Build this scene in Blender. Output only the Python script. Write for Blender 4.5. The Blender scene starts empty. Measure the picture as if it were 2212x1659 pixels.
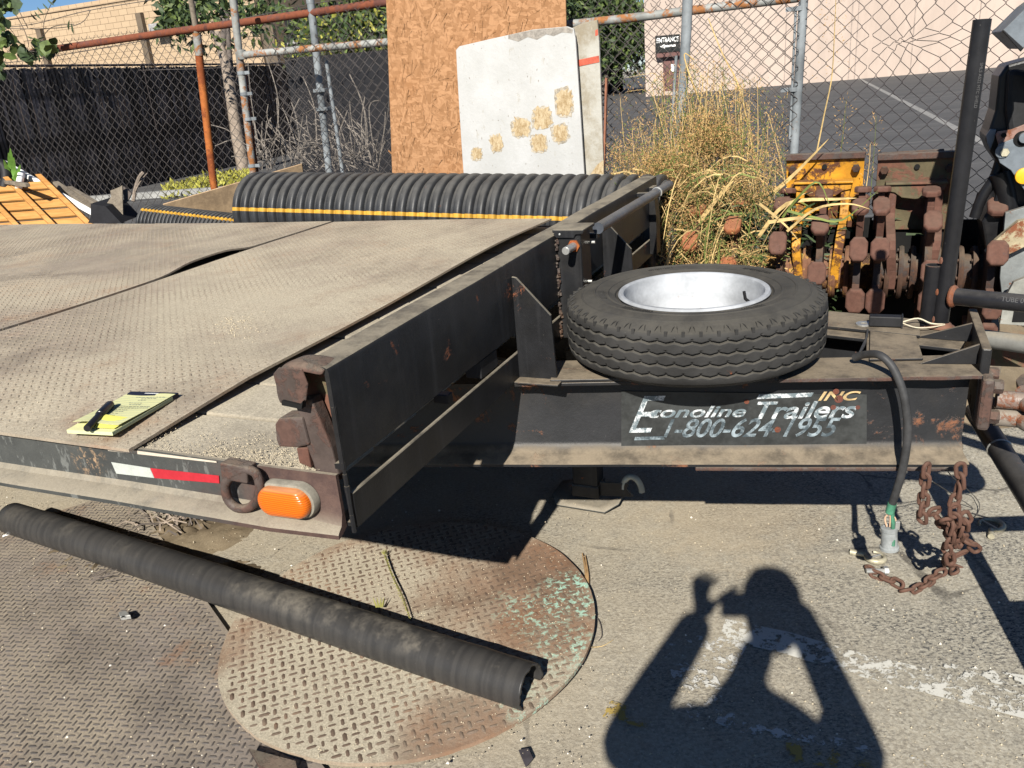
import bpy, bmesh, math, random
import numpy as np
from mathutils import Vector, Matrix, noise as mnoise
random.seed(7); rng = np.random.default_rng(7)
scene = bpy.context.scene
col = scene.collection
R = math.radians

# ------------------------------------------------------------------ camera
FPX, CX, CY, CAMZ = 1760.0, 1106.0, 829.5, 1.5     # solved from the trailer's edges
_r = math.atan(.084); _d = (CY-(101-.084*(CX-1895)))*math.cos(_r); _p = math.atan(_d/FPX)
UP = np.array([-math.sin(_r)*math.cos(_p), -math.cos(_r)*math.cos(_p), -math.sin(_p)])
FW = np.array([0, 0, 1.])-UP*UP[2]; FW /= np.linalg.norm(FW)
RT = np.cross(FW, UP)
MW = np.array([RT, FW, UP])
CAM = np.array([0, 0, CAMZ])
cd = bpy.data.cameras.new('camera'); cam = bpy.data.objects.new('camera', cd); col.objects.link(cam)
cm = Matrix([[MW[i][0], -MW[i][1], -MW[i][2], CAM[i]] for i in range(3)]+[[0, 0, 0, 1]])
cam.matrix_world = cm
cd.sensor_width = 36; cd.lens = 36*FPX/2212; cd.clip_start = .01; cd.clip_end = 600
scene.camera = cam

# ------------------------------------------------------------------ light
SUNV = Vector((-.40, -1.36, 1.0)).normalized()
w = bpy.data.worlds.new("World"); scene.world = w; w.use_nodes = True
nt = w.node_tree; bg = nt.nodes['Background']
sky = nt.nodes.new('ShaderNodeTexSky'); sky.sky_type = 'NISHITA'; sky.sun_disc = False
sky.sun_elevation = R(35.2); sky.sun_rotation = R(196.5); sky.air_density = .8; sky.dust_density = .0; sky.ozone_density = 7
nt.links.new(sky.outputs[0], bg.inputs[0]); bg.inputs[1].default_value = .05
sd = bpy.data.lights.new('sun', 'SUN'); sun = bpy.data.objects.new('sun', sd); col.objects.link(sun)
sd.energy = 5.0; sd.angle = R(.53); sd.color = (1, .95, .86)
sun.rotation_euler = (-SUNV).to_track_quat('-Z', 'Y').to_euler(); sun.location = (-4, -13, 10)
vs = scene.view_settings; vs.view_transform = 'Standard'; vs.look = 'None'; vs.exposure = .9; vs.gamma = 1; vs.use_curve_mapping = False
scene.render.engine = 'CYCLES'

# ------------------------------------------------------------------ geometry of the place
def ray(u, v): return MW@np.array([(u-CX)/FPX, (v-CY)/FPX, 1.])
def GZ(u, v, z=0.):                       # point seen at (u,v) on the level z
    q = ray(u, v); return CAM+q*((z-CAMZ)/q[2])
def DEP(u, v, d): return CAM+ray(u, v)*d  # point at camera depth d
TA = MW@np.array([1895-CX, 101-CY, FPX]); TA /= np.linalg.norm(TA)      # across the trailer, away
TT = np.cross(TA, [0, 0, 1.])                                        # along the trailer, towards the tongue
TO = GZ(707, 794, 1.06); TO[2] = 0
def W(t, a, z): return TO+TT*t+TA*a+np.array([0, 0, z])                # trailer coordinates -> world
def LOC(P): D = np.asarray(P)-TO; return np.array([D@TT, D@TA, P[2]])
def PA(u, v, a):                          # on the plane a = const, world
    q = ray(u, v); return CAM+q*((a-(CAM-TO)@TA)/(q@TA))
def PT(u, v, t):
    q = ray(u, v); return CAM+q*((t-(CAM-TO)@TT)/(q@TT))
TROT = math.atan2(TT[1], TT[0])

# ------------------------------------------------------------------ mesh helper
def tri_noise(x, y, z): return mnoise.noise(Vector((x, y, z)))
def wmat(o):
    m = o.matrix_basis.copy()
    while o.parent is not None: o = o.parent; m = o.matrix_basis @ m
    return m
class MB:
    def __init__(s): s.v = []; s.f = []; s.m = []; s.cur = 0
    def add(s, vs, fs):
        b = len(s.v); s.v += [tuple(map(float, p)) for p in vs]; s.f += [tuple(b+i for i in f) for f in fs]; s.m += [s.cur]*len(fs); return s
    def box(s, c, size, rot=None, ax=None):
        hx, hy, hz = [q/2 for q in size]; c = np.array(c, float)
        A = np.array(ax, float) if ax is not None else (np.array(rot.to_matrix().transposed()) if rot else np.eye(3))
        vs = [c+A[0]*x*hx+A[1]*y*hy+A[2]*z*hz for x in (-1, 1) for y in (-1, 1) for z in (-1, 1)]
        return s.add(vs, [(0, 1, 3, 2), (4, 6, 7, 5), (0, 4, 5, 1), (2, 3, 7, 6), (0, 2, 6, 4), (1, 5, 7, 3)])
    def tube(s, pts, r, n=8, cap=True, closed=False):
        pts = [np.array(p, float) for p in pts]; N = len(pts)
        rs = r if hasattr(r, '__len__') else [r]*N
        vs = []; fs = []; prev = None
        for i, p in enumerate(pts):
            if closed: d = pts[(i+1) % N]-pts[i-1]
            else: d = pts[min(i+1, N-1)]-pts[max(i-1, 0)]
            d = d/(np.linalg.norm(d)+1e-12)
            if prev is None:
                h = np.array([0, 0, 1.]) if abs(d[2]) < .9 else np.array([1., 0, 0]); x = np.cross(d, h)
            else: x = prev-d*(prev@d)
            x /= np.linalg.norm(x)+1e-12; y = np.cross(d, x); prev = x
            for k in range(n):
                a = 2*math.pi*k/n; vs.append(p+(x*math.cos(a)+y*math.sin(a))*rs[i])
        M = N if closed else N-1
        for i in range(M):
            j = (i+1) % N
            for k in range(n): fs.append((i*n+k, j*n+k, j*n+(k+1) % n, i*n+(k+1) % n))
        if cap and not closed: fs += [tuple(range(n)), tuple((N-1)*n+k for k in reversed(range(n)))]
        return s.add(vs, fs)
    def prism(s, poly, off):               # polygon of 3-D points pushed along off
        n = len(poly); off = np.array(off, float); P = [np.array(p, float) for p in poly]
        fs = [tuple(reversed(range(n))), tuple(n+i for i in range(n))]+[(i, (i+1) % n, n+(i+1) % n, n+i) for i in range(n)]
        return s.add(P+[p+off for p in P], fs)
    def lathe(s, prof, c, axis=(0, 0, 1), n=48, closedprof=False):   # prof: (r,h)
        ax = np.array(axis, float); ax /= np.linalg.norm(ax)
        h = np.array([0, 0, 1.]) if abs(ax[2]) < .9 else np.array([1., 0, 0]); x = np.cross(ax, h); x /= np.linalg.norm(x); y = np.cross(ax, x); c = np.array(c, float)
        vs = []
        for i in range(n):
            a = 2*math.pi*i/n
            for (r, hh) in prof: vs.append(c+(x*math.cos(a)+y*math.sin(a))*r+ax*hh)
        m = len(prof); fs = []
        for i in range(n):
            j = (i+1) % n
            for k in range(m if closedprof else m-1):
                k2 = (k+1) % m; fs.append((i*m+k, j*m+k, j*m+k2, i*m+k2))
        return s.add(vs, fs)
    def quad(s, a, b, c, d): return s.add([a, b, c, d], [(0, 1, 2, 3)])
    def build(s, name, mat, parent=None, local=False, smooth=False, bevel=0, seg=2, kind=None, label=None, sharp=40):
        me = bpy.data.meshes.new(name)
        V = np.array(s.v, float).reshape(-1, 3)
        o = bpy.data.objects.new(name, me)
        if parent is not None:
            if not local:
                inv = wmat(parent).inverted()
                I = np.array(inv); V = V@I[:3, :3].T+I[:3, 3]
        else:
            base = np.array([(V[:, 0].min()+V[:, 0].max())/2, (V[:, 1].min()+V[:, 1].max())/2, V[:, 2].min()])
            o.location = base; V = V-base
        me.from_pydata([tuple(p) for p in V], [], s.f)
        mats = mat if isinstance(mat, (list, tuple)) else [mat]
        for m in mats: me.materials.append(m)
        if len(mats) > 1: me.polygons.foreach_set('material_index', s.m)
        if smooth:
            me.polygons.foreach_set('use_smooth', [True]*len(me.polygons))
            try: me.set_sharp_from_angle(angle=R(sharp))
            except Exception: pass
        me.update(); col.objects.link(o)
        if parent is not None: o.parent = parent
        if bevel:
            bm = bmesh.new(); bm.from_mesh(me); bmesh.ops.recalc_face_normals(bm, faces=bm.faces); bm.to_mesh(me); bm.free()
            b = o.modifiers.new('bevel', 'BEVEL'); b.width = bevel; b.segments = seg; b.limit_method = 'ANGLE'; b.angle_limit = R(40)
        if kind: o['kind'] = kind
        if label: o['label'] = label
        return o
def npmesh(name, V, F, mat, parent=None, kind=None, smooth=False, label=None):
    """V (n,3) world, F (m,k) of one polygon size"""
    me = bpy.data.meshes.new(name); o = bpy.data.objects.new(name, me)
    V = np.asarray(V, float)
    if parent is not None:
        I = np.array(wmat(parent).inverted()); V = V@I[:3, :3].T+I[:3, 3]; o.parent = parent
    k = F.shape[1]
    me.vertices.add(len(V)); me.vertices.foreach_set('co', V.ravel())
    me.loops.add(F.size); me.loops.foreach_set('vertex_index', F.ravel().astype(np.int32))
    me.polygons.add(len(F)); me.polygons.foreach_set('loop_start', (np.arange(len(F))*k).astype(np.int32))
    me.update(calc_edges=True); me.validate()
    mats = mat if isinstance(mat, (list, tuple)) else [mat]
    for m in mats: me.materials.append(m)
    if smooth: me.polygons.foreach_set('use_smooth', [True]*len(me.polygons))
    col.objects.link(o)
    if kind: o['kind'] = kind
    if label: o['label'] = label
    return o
def thing(name, loc, label, cat, group=None, rotz=0):
    o = bpy.data.objects.new(name, None); o.empty_display_size = .1
    o.matrix_basis = Matrix.Translation(Vector([float(q) for q in loc]))@Matrix.Rotation(rotz, 4, 'Z')
    col.objects.link(o); o['label'] = label; o['category'] = cat
    if group: o['group'] = group
    return o
def tag(o, label, cat, group=None):
    o['label'] = label; o['category'] = cat
    if group: o['group'] = group
    return o
def dup(root, loc, rotz=0, label=None, group=None):
    r = root.copy(); col.objects.link(r)
    r.matrix_basis = Matrix.Translation(Vector([float(q) for q in loc]))@Matrix.Rotation(rotz, 4, 'Z')
    if label: r['label'] = label
    if group: r['group'] = group
    for ch in list(root.children):
        c = ch.copy(); col.objects.link(c); c.parent = r
        for g in ch.children:
            d = g.copy(); col.objects.link(d); d.parent = c
    return r
def instances(name, me, mats4, parent, label=None):
    """alike pieces sharing mesh data; mats4: list of local Matrix"""
    out = []
    for m in mats4:
        o = bpy.data.objects.new(name, me); o.parent = parent; o.matrix_basis = m; col.objects.link(o); out.append(o)
    return out
def mesh_of(o):
    me = o.data; bpy.data.objects.remove(o); return me

# ------------------------------------------------------------------ materials
def srgb(*c): return tuple(((x/255)/12.92 if x/255 <= .04045 else ((x/255+.055)/1.055)**2.4) for x in c)
class NT:
    def __init__(s, name):
        s.m = bpy.data.materials.new(name); s.m.use_nodes = True; s.t = s.m.node_tree; s.n = s.t.nodes; s.b = s.n['Principled BSDF']
        s.b.inputs['Specular IOR Level'].default_value = .26
        tc = s.n.new('ShaderNodeTexCoord'); s.co = tc.outputs['Object']; s.gen = tc
        s._n = None
    def link(s, a, b): s.t.links.new(a, b)
    def noise(s, scale, detail=4, rough=.6, vec=None, dist=0, stretch=None):
        n = s.n.new('ShaderNodeTexNoise'); n.inputs['Scale'].default_value = scale; n.inputs['Detail'].default_value = detail
        n.inputs['Roughness'].default_value = rough; n.inputs['Distortion'].default_value = dist
        v = vec or s.co
        if stretch:
            mp = s.n.new('ShaderNodeMapping'); mp.inputs['Scale'].default_value = stretch; s.link(v, mp.inputs[0]); v = mp.outputs[0]
        s.link(v, n.inputs['Vector']); return n.outputs['Fac']
    def voro(s, scale, feature='F1', out='Distance', rand=1, stretch=None):
        n = s.n.new('ShaderNodeTexVoronoi'); n.feature = feature; n.inputs['Scale'].default_value = scale
        v = s.co
        if stretch:
            mp = s.n.new('ShaderNodeMapping'); mp.inputs['Scale'].default_value = stretch; s.link(v, mp.inputs[0]); v = mp.outputs[0]
        s.link(v, n.inputs['Vector']); return n.outputs[out]
    def ramp(s, fac, lo, hi, a=0., b=1.):
        n = s.n.new('ShaderNodeMapRange'); n.inputs[1].default_value = lo; n.inputs[2].default_value = hi; n.inputs[3].default_value = a; n.inputs[4].default_value = b
        n.interpolation_type = 'SMOOTHSTEP'; s.link(fac, n.inputs[0]); return n.outputs[0]
    def math(s, op, a, b=None):
        n = s.n.new('ShaderNodeMath'); n.operation = op
        for i, q in enumerate((a, b)):
            if q is None: continue
            if isinstance(q, (int, float)): n.inputs[i].default_value = q
            else: s.link(q, n.inputs[i])
        n.use_clamp = False; return n.outputs[0]
    def mix(s, fac, a, b):
        n = s.n.new('ShaderNodeMix'); n.data_type = 'RGBA'
        for i, q in ((0, fac), (6, a), (7, b)):
            if isinstance(q, (int, float)): n.inputs[i].default_value = q
            elif isinstance(q, tuple): n.inputs[i].default_value = (*q, 1)
            else: s.link(q, n.inputs[i])
        return n.outputs[2]
    def upness(s):
        g = s.n.new('ShaderNodeNewGeometry'); x = s.n.new('ShaderNodeSeparateXYZ'); s.link(g.outputs['Normal'], x.inputs[0]); return x.outputs[2]
    def pos(s):
        x = s.n.new('ShaderNodeSeparateXYZ'); g = s.n.new('ShaderNodeNewGeometry'); s.link(g.outputs['Position'], x.inputs[0]); return x.outputs
    def near(s, p, r0, r1):                 # 1 within r0 of world point p, 0 beyond r1
        g = s.n.new('ShaderNodeNewGeometry'); v = s.n.new('ShaderNodeVectorMath'); v.operation = 'DISTANCE'
        s.link(g.outputs['Position'], v.inputs[0]); v.inputs[1].default_value = tuple(float(q) for q in p)
        wob = s.noise(9, 4, .65); d = s.math('ADD', v.outputs['Value'], s.math('MULTIPLY', s.math('SUBTRACT', wob, .5), (r1-r0)*1.6+r0*.5))
        return s.ramp(d, r0, r1, 1., 0.)
    def bump(s, h, dist, strength=1.):
        n = s.n.new('ShaderNodeBump'); n.inputs['Strength'].default_value = strength; n.inputs['Distance'].default_value = dist
        s.link(h, n.inputs['Height'])
        if s._n is not None: s.link(s._n, n.inputs['Normal'])
        s._n = n.outputs[0]; s.link(s._n, s.b.inputs['Normal']); return s
    def done(s, color=None, rough=.7, metal=0):
        for k, v in (('Base Color', color), ('Roughness', rough), ('Metallic', metal)):
            if v is None: continue
            if isinstance(v, tuple): s.b.inputs[k].default_value = (*v, 1)
            elif isinstance(v, (int, float)): s.b.inputs[k].default_value = v
            else: s.link(v, s.b.inputs[k])
        return s.m
DUST = (.27, .235, .175)
def simple(name, c, rough=.7, metal=0, var=.25, scale=6, bump=0, bs=60, stretch=None):
    t = NT(name); f = t.noise(scale, 5, .65, stretch=stretch); g = t.noise(scale*7, 3, .6, stretch=stretch)
    dark = tuple(x*(1-var) for x in c); lite = tuple(min(1, x*(1+var)) for x in c)
    cc = t.mix(t.ramp(t.math('ADD', t.math('MULTIPLY', f, .7), t.math('MULTIPLY', g, .3)), .35, .65), dark, lite)
    if bump: t.bump(t.noise(bs, 4, .6, stretch=stretch), bump)
    return t.done(cc, rough, metal)
def steel(name, c, rust=.15, dust=.6, rough=.45, rustc=(.16, .055, .025), scale=5, dustc=DUST, spots=True, streak=False, scr=.25):
    """painted or bare steel: paint tone varying, rust patches, pale scratches and dust lying on the upward faces"""
    t = NT(name)
    base = t.mix(t.ramp(t.noise(scale, 5, .7), .3, .7), tuple(x*.7 for x in c), tuple(x*1.45 for x in c))
    if streak: base = t.mix(t.ramp(t.noise(30, 3, .6, stretch=(1, 1, .06)), .5, .75, 0, .4), base, tuple(x*2.2+.01 for x in c))
    r = t.ramp(t.noise(scale*1.7, 8, .75, dist=.4), .66-rust*.42, .72-rust*.36)
    rc = t.mix(t.noise(scale*9, 4, .7), tuple(x*.45 for x in rustc), tuple(x*1.5 for x in rustc))
    cc = t.mix(r, base, rc)
    if scr:
        s1 = t.ramp(t.voro(70, stretch=(1, .35, 1)), .0, .11, 1, 0); s2 = t.ramp(t.noise(14, 3), .52, .64)
        cc = t.mix(t.math('MULTIPLY', t.math('MULTIPLY', s1, s2), scr), cc, (.30, .28, .25))
    if dust:
        film = t.ramp(t.noise(3.1, 6, .7), .45, .75, 0, .05)
        up = t.ramp(t.upness(), .25, .9); nz = t.ramp(t.noise(11, 7, .72), .28, .62, .35, 1.)
        d = t.math('MAXIMUM', t.math('MULTIPLY', t.math('MULTIPLY', up, nz), dust), film)
        cc = t.mix(d, cc, t.mix(t.noise(160, 3, .7), tuple(x*.75 for x in dustc), tuple(x*1.15 for x in dustc)))
        ro = t.mix(t.math('MAXIMUM', d, r), (rough,)*3, (.88,)*3)
    else: ro = t.mix(r, (rough,)*3, (.85,)*3)
    t.bump(t.noise(scale*30, 6, .7), .0006); t.bump(r, .0008)
    return t.done(cc, ro, 0)
# ------------------------------------------------------------------ shared materials
M = {}
def ground_mat():
    t = NT('yard_asphalt')
    big = t.noise(1.3, 6, .6); mid = t.noise(9, 6, .7); fine = t.noise(120, 5, .8); agg = t.voro(170, out='Color')
    sx = t.n.new('ShaderNodeSeparateColor'); t.link(agg, sx.inputs[0]); ag = sx.outputs[0]
    c = t.mix(t.ramp(big, .35, .65), (.35, .315, .245), (.305, .282, .228))
    c = t.mix(t.ramp(mid, .38, .68, 0, .5), c, (.18, .168, .142))
    c = t.mix(t.ramp(ag, .62, .98, 0, .5), c, (.50, .475, .40))
    c = t.mix(t.ramp(ag, .34, .05, 0, .5), c, (.085, .08, .074))
    c = t.mix(t.ramp(fine, .3, .7, .35, 0), c, (.07, .066, .06))
    c = t.mix(t.ramp(t.noise(75, 4, .75), .42, .66, 0, .55), c, (.40, .375, .31))
    # dark pits where the sand has been swept out of the asphalt
    pit = t.math('MULTIPLY', t.ramp(t.noise(66, 5, .8, stretch=(1, 1.9, 1)), .51, .57), t.ramp(t.noise(2.6, 5, .65), .40, .60, .12, 1.))
    c = t.mix(pit, c, (.055, .055, .055))
    # sandy dust brought in from the left
    p = t.pos(); sand = t.math('MULTIPLY', t.ramp(p[0], 1.4, -.4), t.ramp(t.noise(2.2, 6, .65), .3, .6, .35, 1))
    c = t.mix(t.math('MULTIPLY', sand, .75), c, t.mix(t.noise(140, 4, .8), (.22, .18, .125), (.45, .39, .29)))
    stain = t.near((.75, 2.55, 0), .15, .5); c = t.mix(t.math('MULTIPLY', stain, .35), c, (.32, .25, .16))
    crk = t.voro(1.6, 'DISTANCE_TO_EDGE'); crk = t.ramp(t.math('ADD', crk, t.math('MULTIPLY', t.noise(12, 5, .7), .05)), .028, .036, .7, 0)
    c = t.mix(t.math('MULTIPLY', crk, t.ramp(t.noise(1.1), .5, .6)), c, (.05, .045, .04))
    t.bump(t.noise(150, 5, .8), .002, .8); t.bump(ag, .0010, .6); t.bump(mid, .008, .6)
    return t.done(c, .93)
M['ground'] = ground_mat()
def lot_mat():
    t = NT('lot_asphalt')
    st = t.noise(.55, 4, .6, stretch=(.12, 2.4, 1)); fine = t.noise(9, 6, .75)
    c = t.mix(t.ramp(st, .3, .7), (.052, .052, .054), (.078, .077, .078))
    c = t.mix(t.ramp(fine, .3, .75, 0, .4), c, (.10, .098, .094))
    ln = t.math('MULTIPLY', t.ramp(t.noise(1.6, 5, .6, stretch=(.035, 3.1, 1)), .60, .66), .5); c = t.mix(ln, c, (.19, .185, .175))
    t.bump(fine, .004); return t.done(c, .9)
M['lot'] = lot_mat()
def paint_mark(name, c, cover=.5, sc=26):
    t = NT(name); f = t.noise(sc, 7, .75, dist=.3); g = t.noise(4, 3, .6)
    a = t.ramp(t.math('ADD', t.math('MULTIPLY', f, .75), t.math('MULTIPLY', g, .35)), .62-cover*.2, .64-cover*.2)
    t.link(a, t.b.inputs['Alpha']); return t.done(t.mix(t.noise(200), tuple(x*.8 for x in c), c), .85)
M['wpaint'] = paint_mark('worn_white_paint', (.52, .51, .46), .41, 34); M['wpaint2'] = paint_mark('faint_white_paint', (.52, .51, .47), .30)
M['ypaint'] = paint_mark('worn_yellow_paint', (.36, .26, .075), .25)
M['lotline'] = paint_mark('worn_lot_line', (.24, .235, .225), .9, 5)
def dusty_plate(name, c_met, c_dust, cover, rust=.3, teal=None, pale=None):
    t = NT(name)
    met = t.mix(t.ramp(t.noise(5, 6, .7), .3, .7), tuple(x*.7 for x in c_met), tuple(x*1.3 for x in c_met))
    rc = t.mix(t.noise(40, 5, .75), (.09, .045, .028), (.27, .13, .065))
    met = t.mix(t.ramp(t.noise(2.3, 6, .7), .62-rust*.3, .72-rust*.2, 0, .8), met, rc)
    if teal:
        d = t.mix(t.noise(60, 5, .8), (.24, .42, .33), (.36, .55, .44)); m = None
        for (p, r0, r1) in teal:
            k = t.near(p, r0, r1); m = k if m is None else t.math('MAXIMUM', m, k)
        m = t.math('MULTIPLY', m, t.ramp(t.noise(38, 6, .8), .50, .56)); met = t.mix(m, met, d)
    dc = t.mix(t.ramp(t.noise(180, 5, .85), .35, .65), tuple(x*.62 for x in c_dust), tuple(x*1.12 for x in c_dust))
    dm = t.ramp(t.math('ADD', t.math('MULTIPLY', t.noise(1.7, 5, .6), .75), t.math('MULTIPLY', t.noise(26, 6, .8), .3)), .64-cover*.42, .96-cover*.36)
    if pale:
        for (p, r0, r1, s) in pale:
            k = t.near(p, r0, r1)
            dm = t.math('MAXIMUM', dm, t.math('MULTIPLY', k, s)) if s > 0 else t.math('MULTIPLY', dm, t.math('SUBTRACT', 1., t.math('MULTIPLY', k, -s)))
    up = t.ramp(t.upness(), .88, .99, .45, 1.)
    c = t.mix(t.math('MULTIPLY', dm, up), met, dc)
    t.bump(t.noise(170, 5, .8), .0012); t.bump(t.noise(22, 5, .7), .002)
    return t.done(c, t.mix(dm, (.55,)*3, (.92,)*3))
M['deckplate'] = dusty_plate('dusty_deck_plate', (.20, .16, .125), (.43, .375, .28), .86, .35,
    pale=[(W(-1.1, 1.0, .87), .25, .8, .95), (W(-.9, .35, .87), .1, .5, .9), (W(-2.3, 1.6, .88), .2, .9, -.45), (W(-1.6, .6, .88), .1, .45, -.5), (W(-3.2, 1.9, .88), .3, 1.0, -.3)])
M['lugdeck'] = dusty_plate('deck_tread_lug', (.165, .13, .10), (.375, .325, .24), .84, .25)
M['luground'] = dusty_plate('ground_tread_lug', (.075, .066, .060), (.15, .13, .105), .35, .15)
M['lugdisk'] = dusty_plate('round_tread_lug', (.125, .088, .065), (.25, .21, .155), .5, .35)
M['groundplate'] = dusty_plate('ground_tread_plate', (.17, .145, .125), (.31, .262, .195), .70, .30, pale=[((-.55, 1.5, 0), .15, .5, -.7), ((-1.2, 2.6, 0), .2, .6, .8)])
M['disk'] = dusty_plate('round_tread_plate', (.19, .125, .085), (.40, .355, .27), .70, .55,
    teal=[((.13, 2.06, 0), .06, .16), ((.10, 1.80, 0), .07, .16), ((-.02, 1.64, 0), .05, .12), ((.02, 2.0, 0), .02, .18)],
    pale=[((-.55, 1.75, 0), .25, .5, 1.), ((-.55, 2.25, 0), .15, .4, .9), ((.05, 2.20, 0), .08, .26, -.95), ((.02, 1.95, 0), .1, .22, -.8), ((-.2, 1.55, 0), .1, .2, -.7)])
M['blacksteel'] = steel('black_trailer_paint', (.0095, .0098, .011), .10, .85, .42, streak=True)
M['tongue'] = steel('black_tongue_paint', (.0125, .0128, .014), .22, .92, .40, scale=3.5, rustc=(.15, .065, .035), dustc=(.215, .175, .125))
M['rust'] = steel('brown_rust', (.055, .041, .036), .50, .35, .6, rustc=(.075, .042, .033), scr=.15, scale=9)
M['rustdark'] = steel('dark_rust_with_shade', (.028, .020, .018), .5, .25, .7, rustc=(.055, .028, .018), scr=.1)  # rust, toned darker for the shadow between the wheel columns
M['padrust'] = steel('pad_rust', (.078, .041, .034), .80, .12, .7, rustc=(.090, .042, .030), scr=.08)
M['orangerust'] = steel('orange_rust_pipe', (.27, .085, .02), .5, .0, .8, rustc=(.19, .05, .015), scr=.0, scale=3)
M['redrust'] = steel('red_rust_rail', (.085, .032, .024), .6, .05, .8, rustc=(.15, .045, .022), scr=0)
M['yellowsteel'] = steel('worn_yellow_paint_steel', (.40, .185, .016), .42, .10, .5, rustc=(.085, .035, .018), scr=.3, scale=6)
M['brownsteel'] = steel('mossy_brown_steel', (.085, .07, .04), .5, .15, .7, rustc=(.13, .06, .04), scr=.15)
M['galv'] = steel('galvanised_pipe', (.155, .17, .18), .06, .05, .45, rustc=(.2, .1, .05), scr=.2)
M['galvrust'] = steel('galvanised_pipe_rust_bands', (.20, .205, .195), .42, .05, .5, rustc=(.24, .10, .035), scr=.1, scale=6)
M['wire'] = simple('old_fence_wire', (.085, .075, .070), .55, 0, .35, 3)
M['wiredark'] = simple('dark_fence_wire', (.045, .038, .04), .6, 0, .35, 3)
M['rim'] = steel('white_rim_paint', (.285, .298, .315), .02, .0, .7, rustc=(.3, .14, .07), scr=.25, scale=4)
M['rubber'] = steel('old_tyre_rubber', (.022, .0215, .021), .0, .65, .75, scale=6, dustc=(.085, .078, .064), scr=.25)
M['hdpe'] = steel('black_corrugated_plastic', (.022, .023, .025), .0, .6, .40, dustc=(.115, .11, .10), scr=.5, scale=9)
M['stripe'] = simple('yellow_stripe', (.42, .235, .03), .55, 0, .2, 12)
M['halfpipe'] = steel('black_plastic_pipe', (.030, .029, .028), .0, .42, .40, dustc=(.115, .105, .085), scr=.55, scale=4)
M['pipeblack'] = steel('black_steel_pipe', (.012, .012, .0135), .06, .25, .28, dustc=(.16, .15, .135), scr=1.)
M['cable'] = simple('black_cable_rubber', (.035, .035, .036), .55, 0, .3, 10)
M['blackrubber'] = simple('black_rubber', (.012, .012, .013), .6, 0, .3, 10)
M['void'] = simple('shade_black', (.006, .006, .006), .9)  # near black, painted where holes, slots and gaps are only in shade
def wood(name, a, b, sc=14, stretch=(1, .08, 1), bump=.002):
    t = NT(name); f = t.noise(sc, 7, .7, stretch=stretch, dist=.6); g = t.noise(sc*7, 4, .7, stretch=stretch)
    c = t.mix(t.ramp(t.math('ADD', t.math('MULTIPLY', f, .7), t.math('MULTIPLY', g, .35)), .38, .68), a, b)
    t.bump(g, bump); return t.done(c, .85), t
M['plank'] = dusty_plate('dusty_plank', (.19, .165, .13), (.45, .40, .305), .85, .0)
M['greywood'], _ = wood('weathered_grey_wood', (.10, .082, .062), (.20, .17, .13))
M['palletwood'], _ = wood('orange_pallet_wood', (.30, .135, .032), (.47, .255, .085), 10, (.12, 1, 1))
M['plyedge'], _ = wood('plywood_edge', (.30, .20, .11), (.45, .32, .20))
M['plybrown'], _ = wood('stained_plywood', (.09, .062, .036), (.17, .12, .07), 5, (1, 1, 1))
def osb_mat():
    t = NT('oriented_strand_board')
    base = None; c = None; h = None
    for i, (ang, sc) in enumerate(((.15, 17), (1.0, 14), (-.75, 15), (.45, 21), (-.25, 12), (1.45, 16))):
        mp = t.n.new('ShaderNodeMapping'); mp.inputs['Rotation'].default_value = (0, ang, 0); mp.inputs['Location'].default_value = (i*3.1, 0, i*1.7)
        t.link(t.co, mp.inputs[0])
        mp2 = t.n.new('ShaderNodeMapping'); mp2.inputs['Scale'].default_value = (1, 1, .17); t.link(mp.outputs[0], mp2.inputs[0])
        v = t.n.new('ShaderNodeTexVoronoi'); v.inputs['Scale'].default_value = sc*4.4; t.link(mp2.outputs[0], v.inputs['Vector'])
        s = t.n.new('ShaderNodeSeparateColor'); t.link(v.outputs['Color'], s.inputs[0])
        n = t.n.new('ShaderNodeTexNoise'); n.inputs['Scale'].default_value = 120; n.inputs['Detail'].default_value = 3
        mp3 = t.n.new('ShaderNodeMapping'); mp3.inputs['Scale'].default_value = (1, 1, .06); t.link(mp.outputs[0], mp3.inputs[0]); t.link(mp3.outputs[0], n.inputs['Vector'])
        f = t.math('ADD', t.math('MULTIPLY', s.outputs[0], .72), t.math('MULTIPLY', n.outputs['Fac'], .45))
        cc = t.mix(t.ramp(f, .25, .95), (.225, .112, .048), (.335, .180, .088))
        m = t.ramp(s.outputs[1], .58, .60)
        c = cc if c is None else t.mix(m, c, cc)
        hh = s.outputs[2]; h = hh if h is None else t.mix(m, h, hh)
    c = t.mix(t.ramp(t.noise(2.2, 4, .6), .45, .75, 0, .35), c, (.31, .135, .05))
    t.bump(h, .0025, .8); t.bump(t.noise(90, 3, .6), .0006)
    return t.done(c, .75)
M['osb'] = osb_mat()
def whiteboard_mat():
    t = NT('peeling_white_board')
    c = t.mix(t.ramp(t.noise(4, 6, .7), .35, .7), (.33, .33, .32), (.385, .385, .38))
    c = t.mix(t.ramp(t.noise(26, 7, .8, stretch=(1, 1, .35)), .60, .66, 0, .55), c, (.26, .235, .185))
    # grey bare strip along the top
    g = t.n.new('ShaderNodeSeparateXYZ'); t.link(t.co, g.inputs[0])
    return t, c
t_, c_ = whiteboard_mat(); t_.bump(t_.noise(40, 6, .7), .002); M['whiteboard'] = t_.done(c_, .6)
t_ = NT('dirty_white_strip'); c_ = t_.mix(t_.ramp(t_.noise(5, 7, .75), .38, .66), (.33, .32, .285), (.21, .18, .13)); c_ = t_.mix(t_.ramp(t_.noise(30, 5, .7, stretch=(1, 1, .2)), .6, .68, 0, .6), c_, (.35, .30, .22)); t_.bump(t_.noise(40, 6, .7), .003); M['whitestrip'] = t_.done(c_, .7)
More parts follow.
